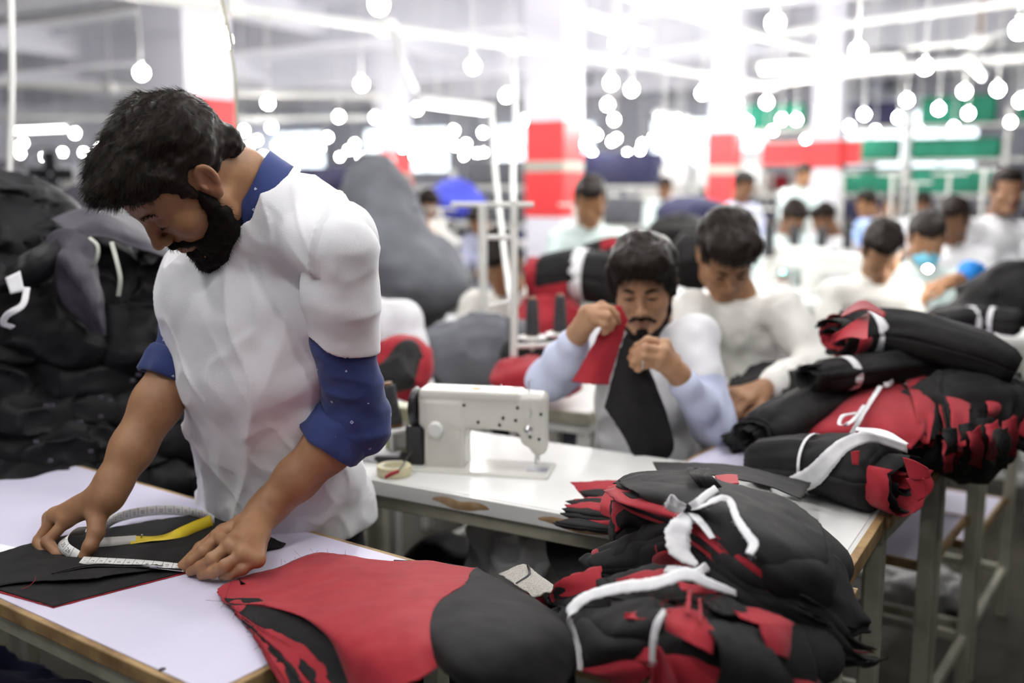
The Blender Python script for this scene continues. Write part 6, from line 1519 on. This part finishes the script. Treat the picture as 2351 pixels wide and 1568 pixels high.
# more of the same rows above the near tables, out of the photograph's top edge
for p in [(-1.6, .9), (-.5, .6), (.7, .5), (-1.2, 2.0), (.0, 1.9), (1.1, 1.7), (-2.2, 3.1), (-.6, 3.4), (.9, 3.0), (2.2, 2.7)]:
    put_bulb((p[0], p[1], 2.45))
for p, w in [((-.9, 1.15), 'over the measuring table'), ((.45, 1.35), 'over the front right heap'), ((-.2, -.4), 'behind the camera'), ((.9, 2.9), 'over the loaded stacking table'), ((-1.9, -.1), 'over the aisle left of the measuring table')]: tube_lamp((p[0], p[1], 2.65), HB if p[0] > 0 else HA, 'unseen tube lamp added for soft light ' + w)  # unseen tubes added to soften the light on the foreground
for k, (x, y, z) in enumerate([(1415, 68, 2.7), (1640, 5, 2.8), (330, 345, 2.4), (90, 295, 2.3), (1050, 245, 2.3), (1900, 150, 2.5), (2240, 160, 2.5), (680, 330, 2.5), (1545, 270, 2.4)]):
    tube_lamp(P(x, y, z), HA if k % 2 else HB, 'fluorescent tube lamp ' + ['glowing above the cluster of bulbs right of centre', 'at the top edge right of centre', 'left of the bearded man\'s hair', 'above the jacket pile at far left', 'left of the white pole\'s cord', 'under the long conduit at upper right', 'near the ceiling fan at right', 'behind the bearded man\'s shoulder', 'between the two red columns'][k])
# windows in the far walls
def wallwin(name, p, ax, n, w, h, m):
    o = empty(name, p); tag(o, kind='structure'); MB().box(p, (ax, n, UZ), (w / 2, .02, h / 2)).build('pane', m, o)
    mb = MB()
    for t in np.linspace(-.5, .5, 5): mb.box(p + ax * w * t, (ax, n, UZ), (.03, .04, h / 2 + .03))
    for t in (-.5, 0, .5): mb.box(p + UZ * h * t, (ax, n, UZ), (w / 2 + .03, .04, .03))
    mb.build('window_frame', M['frame2'], o); return o
M['daylight'] = mat('daylit_glass', (.85, .93, 1.0), .5, emit=1.6)
for i, a in enumerate(np.arange(-12, 32, 5.5)): wallwin('window_%d' % (i + 1), H(a, B1 - .05, 2.7), HA, HB, 3.6, 1.5, M['daylight'])
# rails of stored cloth along the walls
def rack(px, Y, w, h, cols, label, short, d=.5, zb=.0, posts=4, shelves=4, sd=0):
    c = R(px, 430, Y) * [1, 1, 0]; t = empty('storage_rack', c, label, 'rack', 'storage racks'); ax = HA; n = HB; g_ = np.random.default_rng(sd)
    for i in range(posts):
        for s in (-1, 1): MB().box(c + ax * w * (i / (posts - 1) - .5) + n * s * d / 2 + UZ * (zb + h / 2), (ax, n, UZ), (.03, .03, h / 2)).build('post', M['frame2'], t)

    for j in range(shelves): MB().box(c + UZ * (zb + h * (j + .5) / shelves), (ax, n, UZ), (w / 2, d / 2, .022)).build('shelf', M['frame2'], t)
    for j in range(shelves):
        for i in range(posts - 1):
            if g_.random() < .2: continue
            z0 = zb + h * (j + .5) / shelves + .025; hh = h / shelves * g_.uniform(.5, .85); ww = w / (posts - 1) * g_.uniform(.36, .46)
            f = Field(); q = c + ax * w * ((i + .5) / (posts - 1) - .5) + UZ * (z0 + hh / 2)
            ck = cols[g_.integers(0, len(cols))]; cw = {'green': 'green', 'navy': 'navy', 'greyshell': 'dark grey', 'grey': 'grey', 'redcloth': 'red', 'cream': 'cream', 'white': 'white', 'bluewhite': 'pale blue'}[ck]
            lv = ['bottom', 'second', 'third', 'fourth', 'fifth'][j] if j < shelves - 1 else 'top'; by = ['first', 'second', 'third', 'fourth', 'fifth'][posts - 2 - i]
            o = tag(MB().box(q - n * .05, (ax, n, UZ), (ww, d * .42, hh / 2), .06).build('stacked_cloth', M[ck], None, smooth=True), '%s folded cloth, %s shelf, %s bay from left, %s' % (cw, lv, by, short), 'cloth', 'folded cloth on the far racks')
    return t
rack(2190, 15.5, 7.0, 2.6, ['green', 'green', 'navy', 'greyshell', 'green'], 'white rack holding green cloth along the far right', 'green cloth rack at far right', posts=6, shelves=5, sd=3)
rack(1740, 19.5, 4.2, 2.1, ['redcloth', 'greyshell', 'cream', 'green', 'white'], 'rack with red and brown cloth left of centre right column', 'rack behind standing workers', posts=4, shelves=4, sd=5)
rack(1060, 16, 7.0, 1.7, ['navy', 'greyshell', 'navy', 'grey'], 'low rack with dark navy cloth across the middle', 'low navy rack mid-photo', posts=5, shelves=3, sd=7)
rack(720, 20, 4.0, 1.6, ['navy', 'navy', 'grey'], 'dark rack behind the bearded man\'s shoulder', 'rack behind bearded man', posts=4, shelves=3, sd=9)
rack(130, 9, 3.0, 1.5, ['greyshell', 'grey', 'white'], 'rack at far left with grey cloth', 'rack at far left', posts=4, shelves=3, sd=11)
rack(1460, 19, 5.0, 1.7, ['white', 'bluewhite', 'white', 'cream'], 'rack with white cloth in the middle distance', 'white cloth rack in centre', posts=5, shelves=3, sd=13)
# red banner between the far columns
q = R(1860, 352, 15.6); bn = empty('red_banner', q, 'red banner hanging at the far wall, above the standing workers', 'banner')
MB().box(q, (HA, HB, UZ), (.75, .02, .17), .003).build('cloth', M['colr'], bn); MB().beam(q + HA * .8 + UZ * .18, q - HA * .8 + UZ * .18, .03, .03).build('rod', M['frame2'], bn)
for s in (-.7, .7): MB().tube([q + HA * s + UZ * .18, q + HA * s + UZ * (ZC - q[2])], .006, 5).build('cord', M['pvc'], bn)
# ------------------------------------------------------------------ heaps of cloth
def heap(name, label, blobs, m, h=.03, amp=.04, fr=5, seed=0, floor=None, cat='cloth pile', group=None):
    f = Field(); lo = []; hi = []
    for c, r in blobs: f.ell(c, r, .12); lo.append(np.asarray(c) - r); hi.append(np.asarray(c) + r)
    def w(X): return -(ridge(X * fr, seed) * amp * .6 + crease(X * fr * 1.3, seed + 1) * amp * 1.4 + fbm(X * fr * 2.4, 3, seed + 2) * amp * .4)
    lo = np.min(lo, 0) - .1; hi = np.max(hi, 0) + .1; f.disp(w, lo, hi)
    if floor is not None: f.cut((0, 0, floor), (0, 0, -1), lo - 1, hi + 1)
    return tag(mk(name, *f.mesh(lo, hi, h), m, None), label, cat, group)
heap('cloth_mound', 'large grey mound of cloth rising behind the bearded man\'s shoulder', [(R(880, 640, 4.9), (.38, .3, .26)), (R(880, 560, 5.0), (.24, .24, .24)), (R(868, 480, 5.1), (.16, .2, .20)), (R(860, 420, 5.1), (.10, .15, .12)), (R(980, 655, 4.8), (.20, .2, .12))], M['grey'], .03, .035, 4, 3)
heap('cloth_pile', 'royal blue cloth pile far back, left of the red column', [(R(1045, 450, 9.5), (.22, .2, .14)), (R(1020, 470, 9.4), (.15, .2, .10)), (R(1075, 475, 9.5), (.14, .2, .09))], M['royal'], .03, .03, 5, 4)
heap('cloth_pile', 'navy cloth pile behind the bearded man\'s shoulder', [(R(790, 430, 9.0), (.36, .3, .16)), (R(880, 445, 9.), (.2, .2, .1))], M['navy'], .04, .03, 5, 5)
heap('cloth_pile', 'dark cloth pile between the red column and the narrow column', [(R(1580, 490, 8.0), (.24, .2, .12)), (R(1625, 500, 8.0), (.16, .2, .10))], M['navy'], .03, .03, 5, 6)
heap('cloth_pile', 'charcoal cloth pile right behind the hair of the parted-hair man', [(R(1570, 545, 5.0), (.17, .15, .10)), (R(1590, 600, 4.6), (.10, .12, .12))], M['blackcloth'], .022, .02, 6, 7)
heap('cloth_pile', 'low dark cloth pile at far left above the jackets', [(R(180, 468, 4.2), (.07, .1, .07)), (R(240, 480, 4.3), (.06, .1, .05))], M['greyshell'], .02, .015, 6, 8)
# the large bundles behind the parted-hair man's raised hand
bb1 = roll('charcoal rolled bundle with broad white band, behind the raised hand', [R(1235, 640, 4.0), R(1320, 632, 3.95), R(1400, 640, 3.9), R(1450, 652, 3.85)], [.10, .115, .11, .09], .9, 'a', [(.42, .05, 0)], 20, m=M['blackcloth'], group='rolled bundles in the middle distance')
cloth('red_panel', [[R(1222, 662, 3.84), R(1260, 655, 3.80), R(1302, 648, 3.78)], [R(1232, 692, 3.84), R(1262, 692, 3.80), R(1300, 690, 3.78)]], M['redcloth'], bb1, 10, 14, .003, .006, seed=2)
bb2 = roll('dark bundle lying on top of the banded bundle, red end upward', [R(1340, 590, 4.2), R(1400, 575, 4.2), R(1450, 570, 4.2)], [.06, .07, .06], .8, 'b', [], 22, group='rolled bundles in the middle distance')
cloth('red_panel', [[R(1378, 552, 4.12), R(1402, 545, 4.1), R(1432, 548, 4.1)], [R(1380, 574, 4.1), R(1405, 568, 4.08), R(1432, 562, 4.08)]], M['redcloth'], bb2, 10, 14, .003, .006, seed=3)
heap('cloth_pile', 'heap of red and black scraps beneath the banded bundle', [(R(1262, 730, 3.9), (.10, .12, .09)), (R(1225, 770, 3.8), (.10, .12, .07)), (R(1300, 740, 3.9), (.10, .1, .06))], M['redcloth'], .02, .02, 7, 9)
heap('cloth_pile', 'black and red piece in front of the worker in white behind the man', [(R(935, 830, 2.75), (.055, .05, .07)), (R(900, 860, 2.7), (.06, .05, .045))], M['redcloth'], .012, .012, 9, 10)
heap('cloth_pile', 'black fold lying over the red piece behind the blue sleeve', [(R(932, 826, 2.70), (.035, .03, .05)), (R(895, 868, 2.62), (.05, .04, .03))], M['blackcloth'], .01, .008, 9, 11)
heap('cloth_pile', 'grey cloth lying below the seated worker\'s arm', [(R(1080, 830, 3.3), (.16, .14, .10)), (R(1140, 800, 3.4), (.14, .14, .10)), (R(1010, 830, 3.3), (.10, .1, .07))], M['grey'], .02, .02, 7, 12)
heap('cloth_pile', 'black cloth right of the grey cloth under the spools', [(R(1215, 820, 3.2), (.09, .1, .055)), (R(1240, 835, 3.2), (.06, .08, .05))], M['blackcloth'], .018, .012, 8, 13)
heap('cloth_pile', 'red scraps lying on the table left of the spare cones', [(R(1200, 868, 2.9), (.10, .08, .02)), (R(1260, 862, 2.9), (.06, .06, .02))], M['redcloth'], .012, .008, 9, 14)
heap('cloth_pile', 'black work and red patch under the cream-shirted man\'s hands', [(R(1720, 930, 2.75), (.12, .10, .04)), (R(1790, 925, 2.75), (.09, .09, .05)), (R(1700, 985, 2.6), (.07, .09, .04)), (R(1840, 900, 2.75), (.07, .08, .04))], M['blackcloth'], .012, .014, 9, 15)
heap('cloth_pile', 'red patch peeking out beside the cream-shirted man\'s knuckles', [(R(1745, 905, 2.66), (.050, .04, .022))], M['redcloth'], .01, .006, 9, 16)
heap('cloth_pile', 'black and red bundles near the right edge, behind the topmost roll', [(R(2290, 690, 3.7), (.12, .14, .07)), (R(2340, 670, 3.6), (.08, .12, .10)), (R(2190, 735, 3.6), (.10, .12, .05))], M['blackcloth'], .02, .02, 7, 17)
heap('cloth_pile', 'dark heap added to darken the space under the long white table', [(np.array([-.16, 2.32, .22]), (.20, .14, .34)), (np.array([.10, 2.16, .18]), (.20, .14, .30)), (np.array([.30, 2.02, .12]), (.18, .14, .22)), (np.array([-.05, 2.02, .25]), (.14, .10, .26))], M['blackshell'], .022, .03, 6, 18, floor=.003)  # heap shaped and placed to stand in for the darkness below this table
heap('cloth_pile', 'small dark red offcuts under the long white table', [(np.array([.03, 2.0, .50]), (.05, .04, .06))], M['darkred'], .012, .012, 9, 28)
heap('cloth_pile', 'navy heap added to darken the space under the measuring table', [(np.array([-.78, 1.62, .24]), (.26, .14, .32)), (np.array([-.52, 1.46, .20]), (.20, .12, .26)), (np.array([-1.05, 1.8, .22]), (.22, .14, .30))], M['navy'], .02, .03, 6, 29, floor=.003)  # dark filler added so the floor below does not show pale grey
heap('cloth_pile', 'dark red cloth on the navy heap under the measuring table', [(np.array([-.60, 1.36, .40]), (.10, .05, .07))], M['darkred'], .014, .015, 8, 30)
heap('plastic_sheet', 'crumpled clear plastic hanging in the gap below the white table', [(P(1180, 1260, .60), (.10, .07, .12)), (P(1230, 1290, .62), (.08, .06, .08))], M['plastic'], .010, .014, 14, 19, cat='plastic sheet')
heap('plastic_scraps', 'pale plastic scraps on the floor behind the frame legs at right', [(P(2080, 1350, .03), (.14, .10, .03)), (P(1990, 1330, .03), (.10, .07, .03)), (P(2150, 1370, .03), (.08, .06, .03))], M['plastic'], .014, .03, 12, 20, cat='plastic sheet', floor=.002)
# ------------------------------------------------------------------ the dark pile of finished jackets at left
def jacket(c, r, yaw, seed, m=None, label=None, h=.011, amp=.020, tiltv=0., parts=()):
    c = np.asarray(c, float); ca, sa = math.cos(yaw), math.sin(yaw); A = np.array([[ca, -sa, 0], [sa, ca, 0], [0, 0, 1.]]) @ np.array([[math.cos(tiltv), 0, math.sin(tiltv)], [0, 1, 0], [-math.sin(tiltv), 0, math.cos(tiltv)]])
    f = Field(A, c); r = np.asarray(r, float); f.ell((0, 0, 0), r, .05); f.ell((r[0] * .5, 0, -r[2] * .2), r * [.6, .9, .8], .06); f.ell((-r[0] * .5, r[1] * .1, -r[2] * .2), r * [.6, .9, .8], .06); f.frame()
    def w(X):
        q = (X - c) @ A; return -(crease(q * np.array([6, 9, 11]) + seed, seed) * amp * 1.8 + crease(q * np.array([12, 16, 19]) + seed, seed + 3) * amp * 1.1 + ridge(q * 5 + seed, seed + 8) * amp * .4 + fbm(q * 20, 2, seed) * amp * .25)
    e = np.abs(A) @ r + .09; f.disp(w, c - e, c + e)
    t = empty('jacket', c - UZ * r[2], label or 'black jacket crumpled in the dark pile behind the bearded man', 'jacket', 'black jackets in the pile')
    mk('shell', *f.mesh(c - e, c + e, h), m or M['blackshell'], t); return t
J = []
g_ = np.random.default_rng(5)
low = [(60, 1090, 2.12), (200, 1075, 2.20), (340, 1070, 2.30), (430, 1040, 2.40), (80, 1010, 2.18), (220, 1000, 2.26), (370, 985, 2.36), (60, 930, 2.22), (190, 915, 2.28), (330, 900, 2.36), (440, 930, 2.46), (50, 850, 2.28), (180, 835, 2.32), (320, 815, 2.40), (420, 830, 2.5), (30, 770, 2.30)]
rowname = {1: 'bottom row', 2: 'second row', 3: 'third row', 4: 'fourth row', 5: 'fifth row'}
for k, (x, y, Y) in enumerate(low):
    rw = 1 if y > 1035 else 2 if y > 960 else 3 if y > 895 else 4 if y > 800 else 5
    J.append(jacket(R(x, y, Y + .12), (.17, .14, .060), -.5 + g_.normal() * .25, 30 + k, amp=.014, label='folded black jacket in the pile, %s from the table, %s' % (rowname[rw], 'at the left edge' if x < 100 else 'second from the left' if x < 250 else 'third from the left' if x < 400 else 'right against the bearded man')))
J.append(jacket(R(20, 540, 2.52), (.20, .16, .13), -.5, 60, tiltv=.35, label='black jacket forming the rounded top of the pile at the left edge', amp=.016))
J.append(jacket(R(-30, 660, 2.45), (.20, .16, .12), -.4, 61, label='black jacket with a looped white strap at the left edge'))
J.append(jacket(R(170, 640, 2.46), (.17, .14, .13), -.5, 62, tiltv=.3, label='crumpled black jacket with pale inner seam in the pile\'s middle top', amp=.026))
J.append(jacket(R(330, 660, 2.56), (.18, .14, .12), -.6, 63, tiltv=.2, label='black jacket under the grey lining flap, next to the man\'s chest'))
J.append(jacket(R(120, 740, 2.40), (.18, .14, .09), -.5, 64, amp=.024, label='black jacket crumpled below the looped white strap')); J.append(jacket(R(290, 750, 2.46), (.18, .14, .09), -.5, 65, amp=.024, label='black jacket below the pale inner seams, mid-pile')); J.append(jacket(R(430, 760, 2.6), (.16, .14, .10), -.5, 66, label='black jacket beside the rolled blue cuff of the far arm'))
J.append(jacket(R(420, 690, 2.66), (.14, .14, .10), -.5, 67, label='black jacket tucked behind the bearded man\'s chest'))
cloth('lining_flap', [[R(120, 512, 2.34), R(190, 480, 2.38), R(262, 484, 2.42), R(330, 512, 2.46), R(400, 560, 2.5)], [R(150, 528, 2.24), R(215, 510, 2.27), R(275, 520, 2.30), R(330, 545, 2.34), R(400, 582, 2.4)], [R(135, 545, 2.22), R(215, 540, 2.24), R(262, 548, 2.26), R(310, 568, 2.30), R(400, 600, 2.36)]], M['greyshell'], J[-5], 40, 60, .003, .010, ws=9, seed=500)
cloth('sleeve', [[R(112, 548, 2.24), R(150, 535, 2.24), R(215, 560, 2.24)], [R(120, 600, 2.22), R(165, 610, 2.16), R(225, 640, 2.20)], [R(150, 680, 2.22), R(200, 690, 2.16), R(240, 700, 2.20)], [R(205, 760, 2.24), R(235, 765, 2.20), R(250, 770, 2.22)]], M['greyshell'], J[-6], 60, 40, .004, .020, ws=12, seed=503)
cloth('sleeve', [[R(-20, 640, 2.24), R(60, 590, 2.24), R(130, 530, 2.26)], [R(-20, 665, 2.20), R(70, 625, 2.18), R(140, 575, 2.20)], [R(-20, 690, 2.24), R(80, 650, 2.22), R(150, 610, 2.24)]], M['blackshell'], J[-7], 40, 60, .004, .016, ws=12, seed=506)
for pts, w in (([R(205, 545, 2.20), R(224, 565, 2.18), R(222, 595, 2.18), R(208, 615, 2.20)], .008), ([R(256, 556, 2.22), R(268, 600, 2.19), R(276, 640, 2.18), R(272, 680, 2.19)], .009)):
    ribbon('inner_seam', pts, w, M['greyband'], J[-6], side=(1, .2, 0), thick=.001)
ribbon('strap', [R(62, 660, 2.14), R(52, 700, 2.12), R(18, 722, 2.11), R(8, 742, 2.12), R(30, 752, 2.14)], .014, M['tie'], J[-7], side=(1, .3, .3), thick=.0012)
cloth('care_label', [[R(12, 638, 2.16), R(46, 622, 2.16)], [R(24, 675, 2.15), R(56, 668, 2.15)]], M['paper'], J[-7], 8, 8, .001, .001)
for k in range(16):
    x = g_.uniform(20, 440); y = g_.uniform(860, 1080); jj = J[int(np.argmin([abs(a - x) + abs(b - y) for a, b, c in low]))]
    Yb = 1.98 + .24 * x / 440 + (1080 - y) * .0004; mb = MB(); mb.box(R(x, y, Yb), (nrm((.9, -.3, .1)), nrm((.3, .9, 0)), UZ), (.006, .002, .004), .001); mb.build('buckle', M['greyshell'], jj)
# table under the pile
table('pile_table', SCn + SA * 1.39 + SB * .02, SA, SB, 1.1, .6, .76, 'table hidden under the dark jacket pile', M['laminate'], legs=True)
# ------------------------------------------------------------------ rows of sewing stations behind
def station(c, ax, ay, L, D, label, mach=True, z=.78, cones=0, light=True, edge='enamel_w', seed=0):
    c = np.asarray(c, float) * [1, 1, 0]; t = table('sewing_table', c, ax, ay, L, D, z, label, M['worktop'], M[edge], legm=M['frame2'], group='sewing tables further back', th=.035)
    return t
mproto = empty('sewing_machine', (0, 0, 0), 'white sewing machine on a table further back', 'sewing machine', 'industrial sewing machines')
machine(mproto, detail=False, h=.008, mat_=M['enamel_w'])
used_m = [False]
def put_machine(c, a, label, s=1.15):
    c = np.asarray(c, float)
    if not used_m[0]: o = mproto; used_m[0] = True; o.location = tuple(c); o.rotation_euler = (0, 0, a)
    else: o = dup(mproto, loc=c, rz=a)
    o.scale = (s, s, s); o['label'] = label; return o
def cone_at(px, py, Y, label, h=.10, r=.022, base=True):
    c = R(px, py, Y); t = empty('thread_cone', c, label, 'thread cone', 'charcoal thread cones'); spool(t, c, h, r, r * .72)
    if base:
        s = empty('thread_stand', c * [1, 1, 0], 'stand under the ' + label, 'thread stand', 'thread stands'); MB().lathe(c - UZ * .012, [(.045, 0), (.048, .004), (.04, .008)], n=20).build('dish', M['enamel_w'], s, smooth=True); MB().tube([c * [1, 1, 0] + UZ * .02, c - UZ * .012], .008, 8).build('rod', M['frame2'], s, smooth=True)
        MB().lathe(c * [1, 1, 0], [(.12, 0), (.12, .015), (.01, .02)], n=20).build('base', M['frame2'], s, smooth=True)
    return t
WA = nrm((-.93, .37, 0)); WB = nrm((.37, .93, 0))
# table right behind man with cut piece (its edge crosses at px 1130-1350, y 900-980)
station(P(1352, 950, .78), SA, SB, .75, .55, 'white table behind the near sewing machine, wooden edge toward the camera', edge='frame')
station(P(1660, 962, .78), SA, SB, .16, .2, 'short table between the two men, corner at the dark rolls')
station(P(1960, 700, .78), WA, WB, 1.2, .55, 'white table in front of the boy in pale cream'); station(P(2380, 690, .78), WA, WB, 1.3, .6, 'white table under the masked worker\'s hands')
station(P(2420, 780, .78), WA, WB, .7, .5, 'lavender-white table at the right edge behind the rolls'); station(P(1090, 700, .78), SA, SB, 1.3, .5, 'white table at centre left, below the grey mound')
station(P(1120, 810, .78), SA, SB, .35, .35, 'small table with a wooden corner, left of the white pole', edge='ply'); station(P(1800, 655, .80), WA, WB, .7, .45, 'grey-white table with a glowing green indicator')
station(P(1600, 520, .78), WA, WB, 1.6, .6, 'far table left of the young man\'s hair'); station(P(2300, 560, .78), WA, WB, 2.4, .6, 'far long table under the standing man at right')
station(P(1880, 560, .78), WA, WB, 1.6, .6, 'far table in front of the pale green worker'); station(P(1300, 560, .78), WA, WB, 2.0, .6, 'far table in front of the man by the red column'); station(P(960, 560, .78), WA, WB, 2.0, .6, 'far table at centre left with bundles')
put_machine(P(1870, 668, .81), 2.4, 'white machine with a green light, behind the cream shirt\'s shoulder'); put_machine(P(1985, 690, .79), 2.6, 'machine in front of the boy in pale cream'); put_machine(P(1850, 548, .79), 2.5, 'small far machine in front of the pale green worker')
put_machine(P(990, 690, .79), 2.2, 'machine at centre left in front of the grey mound'); put_machine(P(1560, 512, .79), 2.4, 'far machine left of the young man\'s hair'); put_machine(P(1330, 548, .79), 2.6, 'far machine by the red column'); put_machine(P(2240, 552, .79), 2.5, 'far machine under the standing man at right'); put_machine(P(1020, 552, .79), 2.5, 'far machine at the centre left table')
f = Field(); f.ell((0, 0, 0), (.02, .02, .02)); 
gl = R(1797, 624, 3.9); tag(MB().lathe(gl, [(.001, -.008), (.007, -.005), (.009, 0), (.007, .005), (.001, .008)], n=12).build('indicator_lamp', M['greenlight'], None, smooth=True), 'small green glowing indicator on the far machine', 'indicator lamp')
tag(MB().lathe(R(2130, 617, 4.1), [(.001, -.012), (.012, -.006), (.015, 0), (.012, .006), (.001, .012)], n=12).build('machine_lamp', M['bulb'], None, smooth=True), 'small bright machine lamp in front of the masked worker', 'lamp')
for a in [(1222, 768, 3.1, 'charcoal cone right of the white pole'), (1286, 760, 3.15, 'charcoal cone left of the raised hand'), (1822, 592, 6.2, 'far charcoal cone below the pale green worker'), (1884, 596, 6.2, 'far charcoal cone right of the pale green worker'), (1764, 588, 6.0, 'far charcoal cone left of the pale green worker'), (1945, 570, 7.0, 'small far charcoal cone below the sky blue shirt')]: cone_at(*a, h=.11 if a[2] < 4 else .2, r=.023 if a[2] < 4 else .035)
# white pole with bracket in the middle
pl = empty('lamp_pole', R(1180, 870, 2.95) * [1, 1, 0], 'white pole with cross brackets standing behind the near sewing machine', 'pole')
MB().tube([R(1180, 870, 2.95) * [1, 1, 0], R(1180, 460, 2.95)], .0115, 12).build('pole', M['frame2'], pl, smooth=True)
for (x0, y0, x1, y1) in ((1180, 545, 1118, 545), (1150, 470, 1225, 470), (1180, 690, 1120, 705), (1180, 795, 1300, 790)):
    MB().tube([R(x0, y0, 2.95), R(x1, y1, 2.95)], .008, 8).build('bracket', M['frame2'], pl, smooth=True)
for k, (x0, x1, y0, Y) in enumerate([(1108, 1108, 470, 3.6), (2440, 2440, 380, 7), (1935, 1935, 400, 8), (2180, 2180, 400, 8), (2050, 2050, 400, 9), (1320, 1320, 470, 7), (1590, 1590, 460, 8), (1380, 1450, 450, 6.5), (1740, 1740, 480, 7.5), (2100, 2100, 420, 8), (2260, 2260, 390, 8), (1010, 1010, 480, 7)]):
    q = R(x0, y0, Y); t = empty('thread_post', q * [1, 1, 0], 'white thread stand post rising from a sewing table, %s' % ['behind the white pole', 'off the right edge', 'left of the green rack', 'before the green rack', 'beside the green rack', 'right of the red column', 'left of the narrow column', 'by the bright white worker', 'right of the narrow column', 'before the masked worker\'s head', 'left of the standing man', 'near the blue cloth'][k], 'post', 'thread stand posts')
    MB().tube([q * [1, 1, 0], q], .016, 8).build('post', M['frame2'], t, smooth=True)
    MB().tube([q - HA * .13, q + HA * .13], .009, 8).build('arm', M['frame2'], t, smooth=True)
# ceiling fan at upper right and a small standing fan at left
fc = R(2250, 85, 10.5); fn = empty('ceiling_fan', fc, 'white ceiling fan at the upper right', 'fan')
MB().tube([fc, np.array([fc[0], fc[1], ZC])], .02, 8).build('rod', M['wood'], fn, smooth=True); MB().lathe(fc - UZ * .05, [(.02, -.06), (.10, -.04), (.12, 0), (.10, .05), (.03, .08)], n=20).build('motor', M['enamel_w'], fn, smooth=True)
for k in range(3):
    a = k * 2.094 + .4; d = np.array([math.cos(a), math.sin(a), 0]); e = np.array([-d[1], d[0], 0]); MB().box(fc + d * .42 - UZ * .05, (d, nrm(e + UZ * .15), UZ), (.30, .06, .006), .004).build('blade', M['enamel_w'], fn)
sf = R(125, 400, 6.); sn = empty('standing_fan', sf * [1, 1, 0], 'small dark standing fan behind the jacket pile', 'fan')
MB().tube([sf * [1, 1, 0], sf], .02, 8).build('stand', M['darksteel'], sn, smooth=True)
mb = MB()
for r in (.06, .1, .15): mb.tube([sf + np.array([math.cos(a), -.1, math.sin(a)]) * np.array([r, 1, r]) for a in np.linspace(0, 6.28, 24)], .004, 5, caps=False)
mb.build('guard', M['darksteel'], sn, smooth=True)
for k in range(4):
    a = k * 1.571; d = np.array([math.cos(a), 0, math.sin(a)]); MB().box(sf + d * .07 - np.array([0, .05, 0]), (d, np.array([0, 1, .3]), nrm(np.cross(d, (0, 1, .3)))), (.06, .003, .035), .002).build('blade', M['darksteel'], sn)
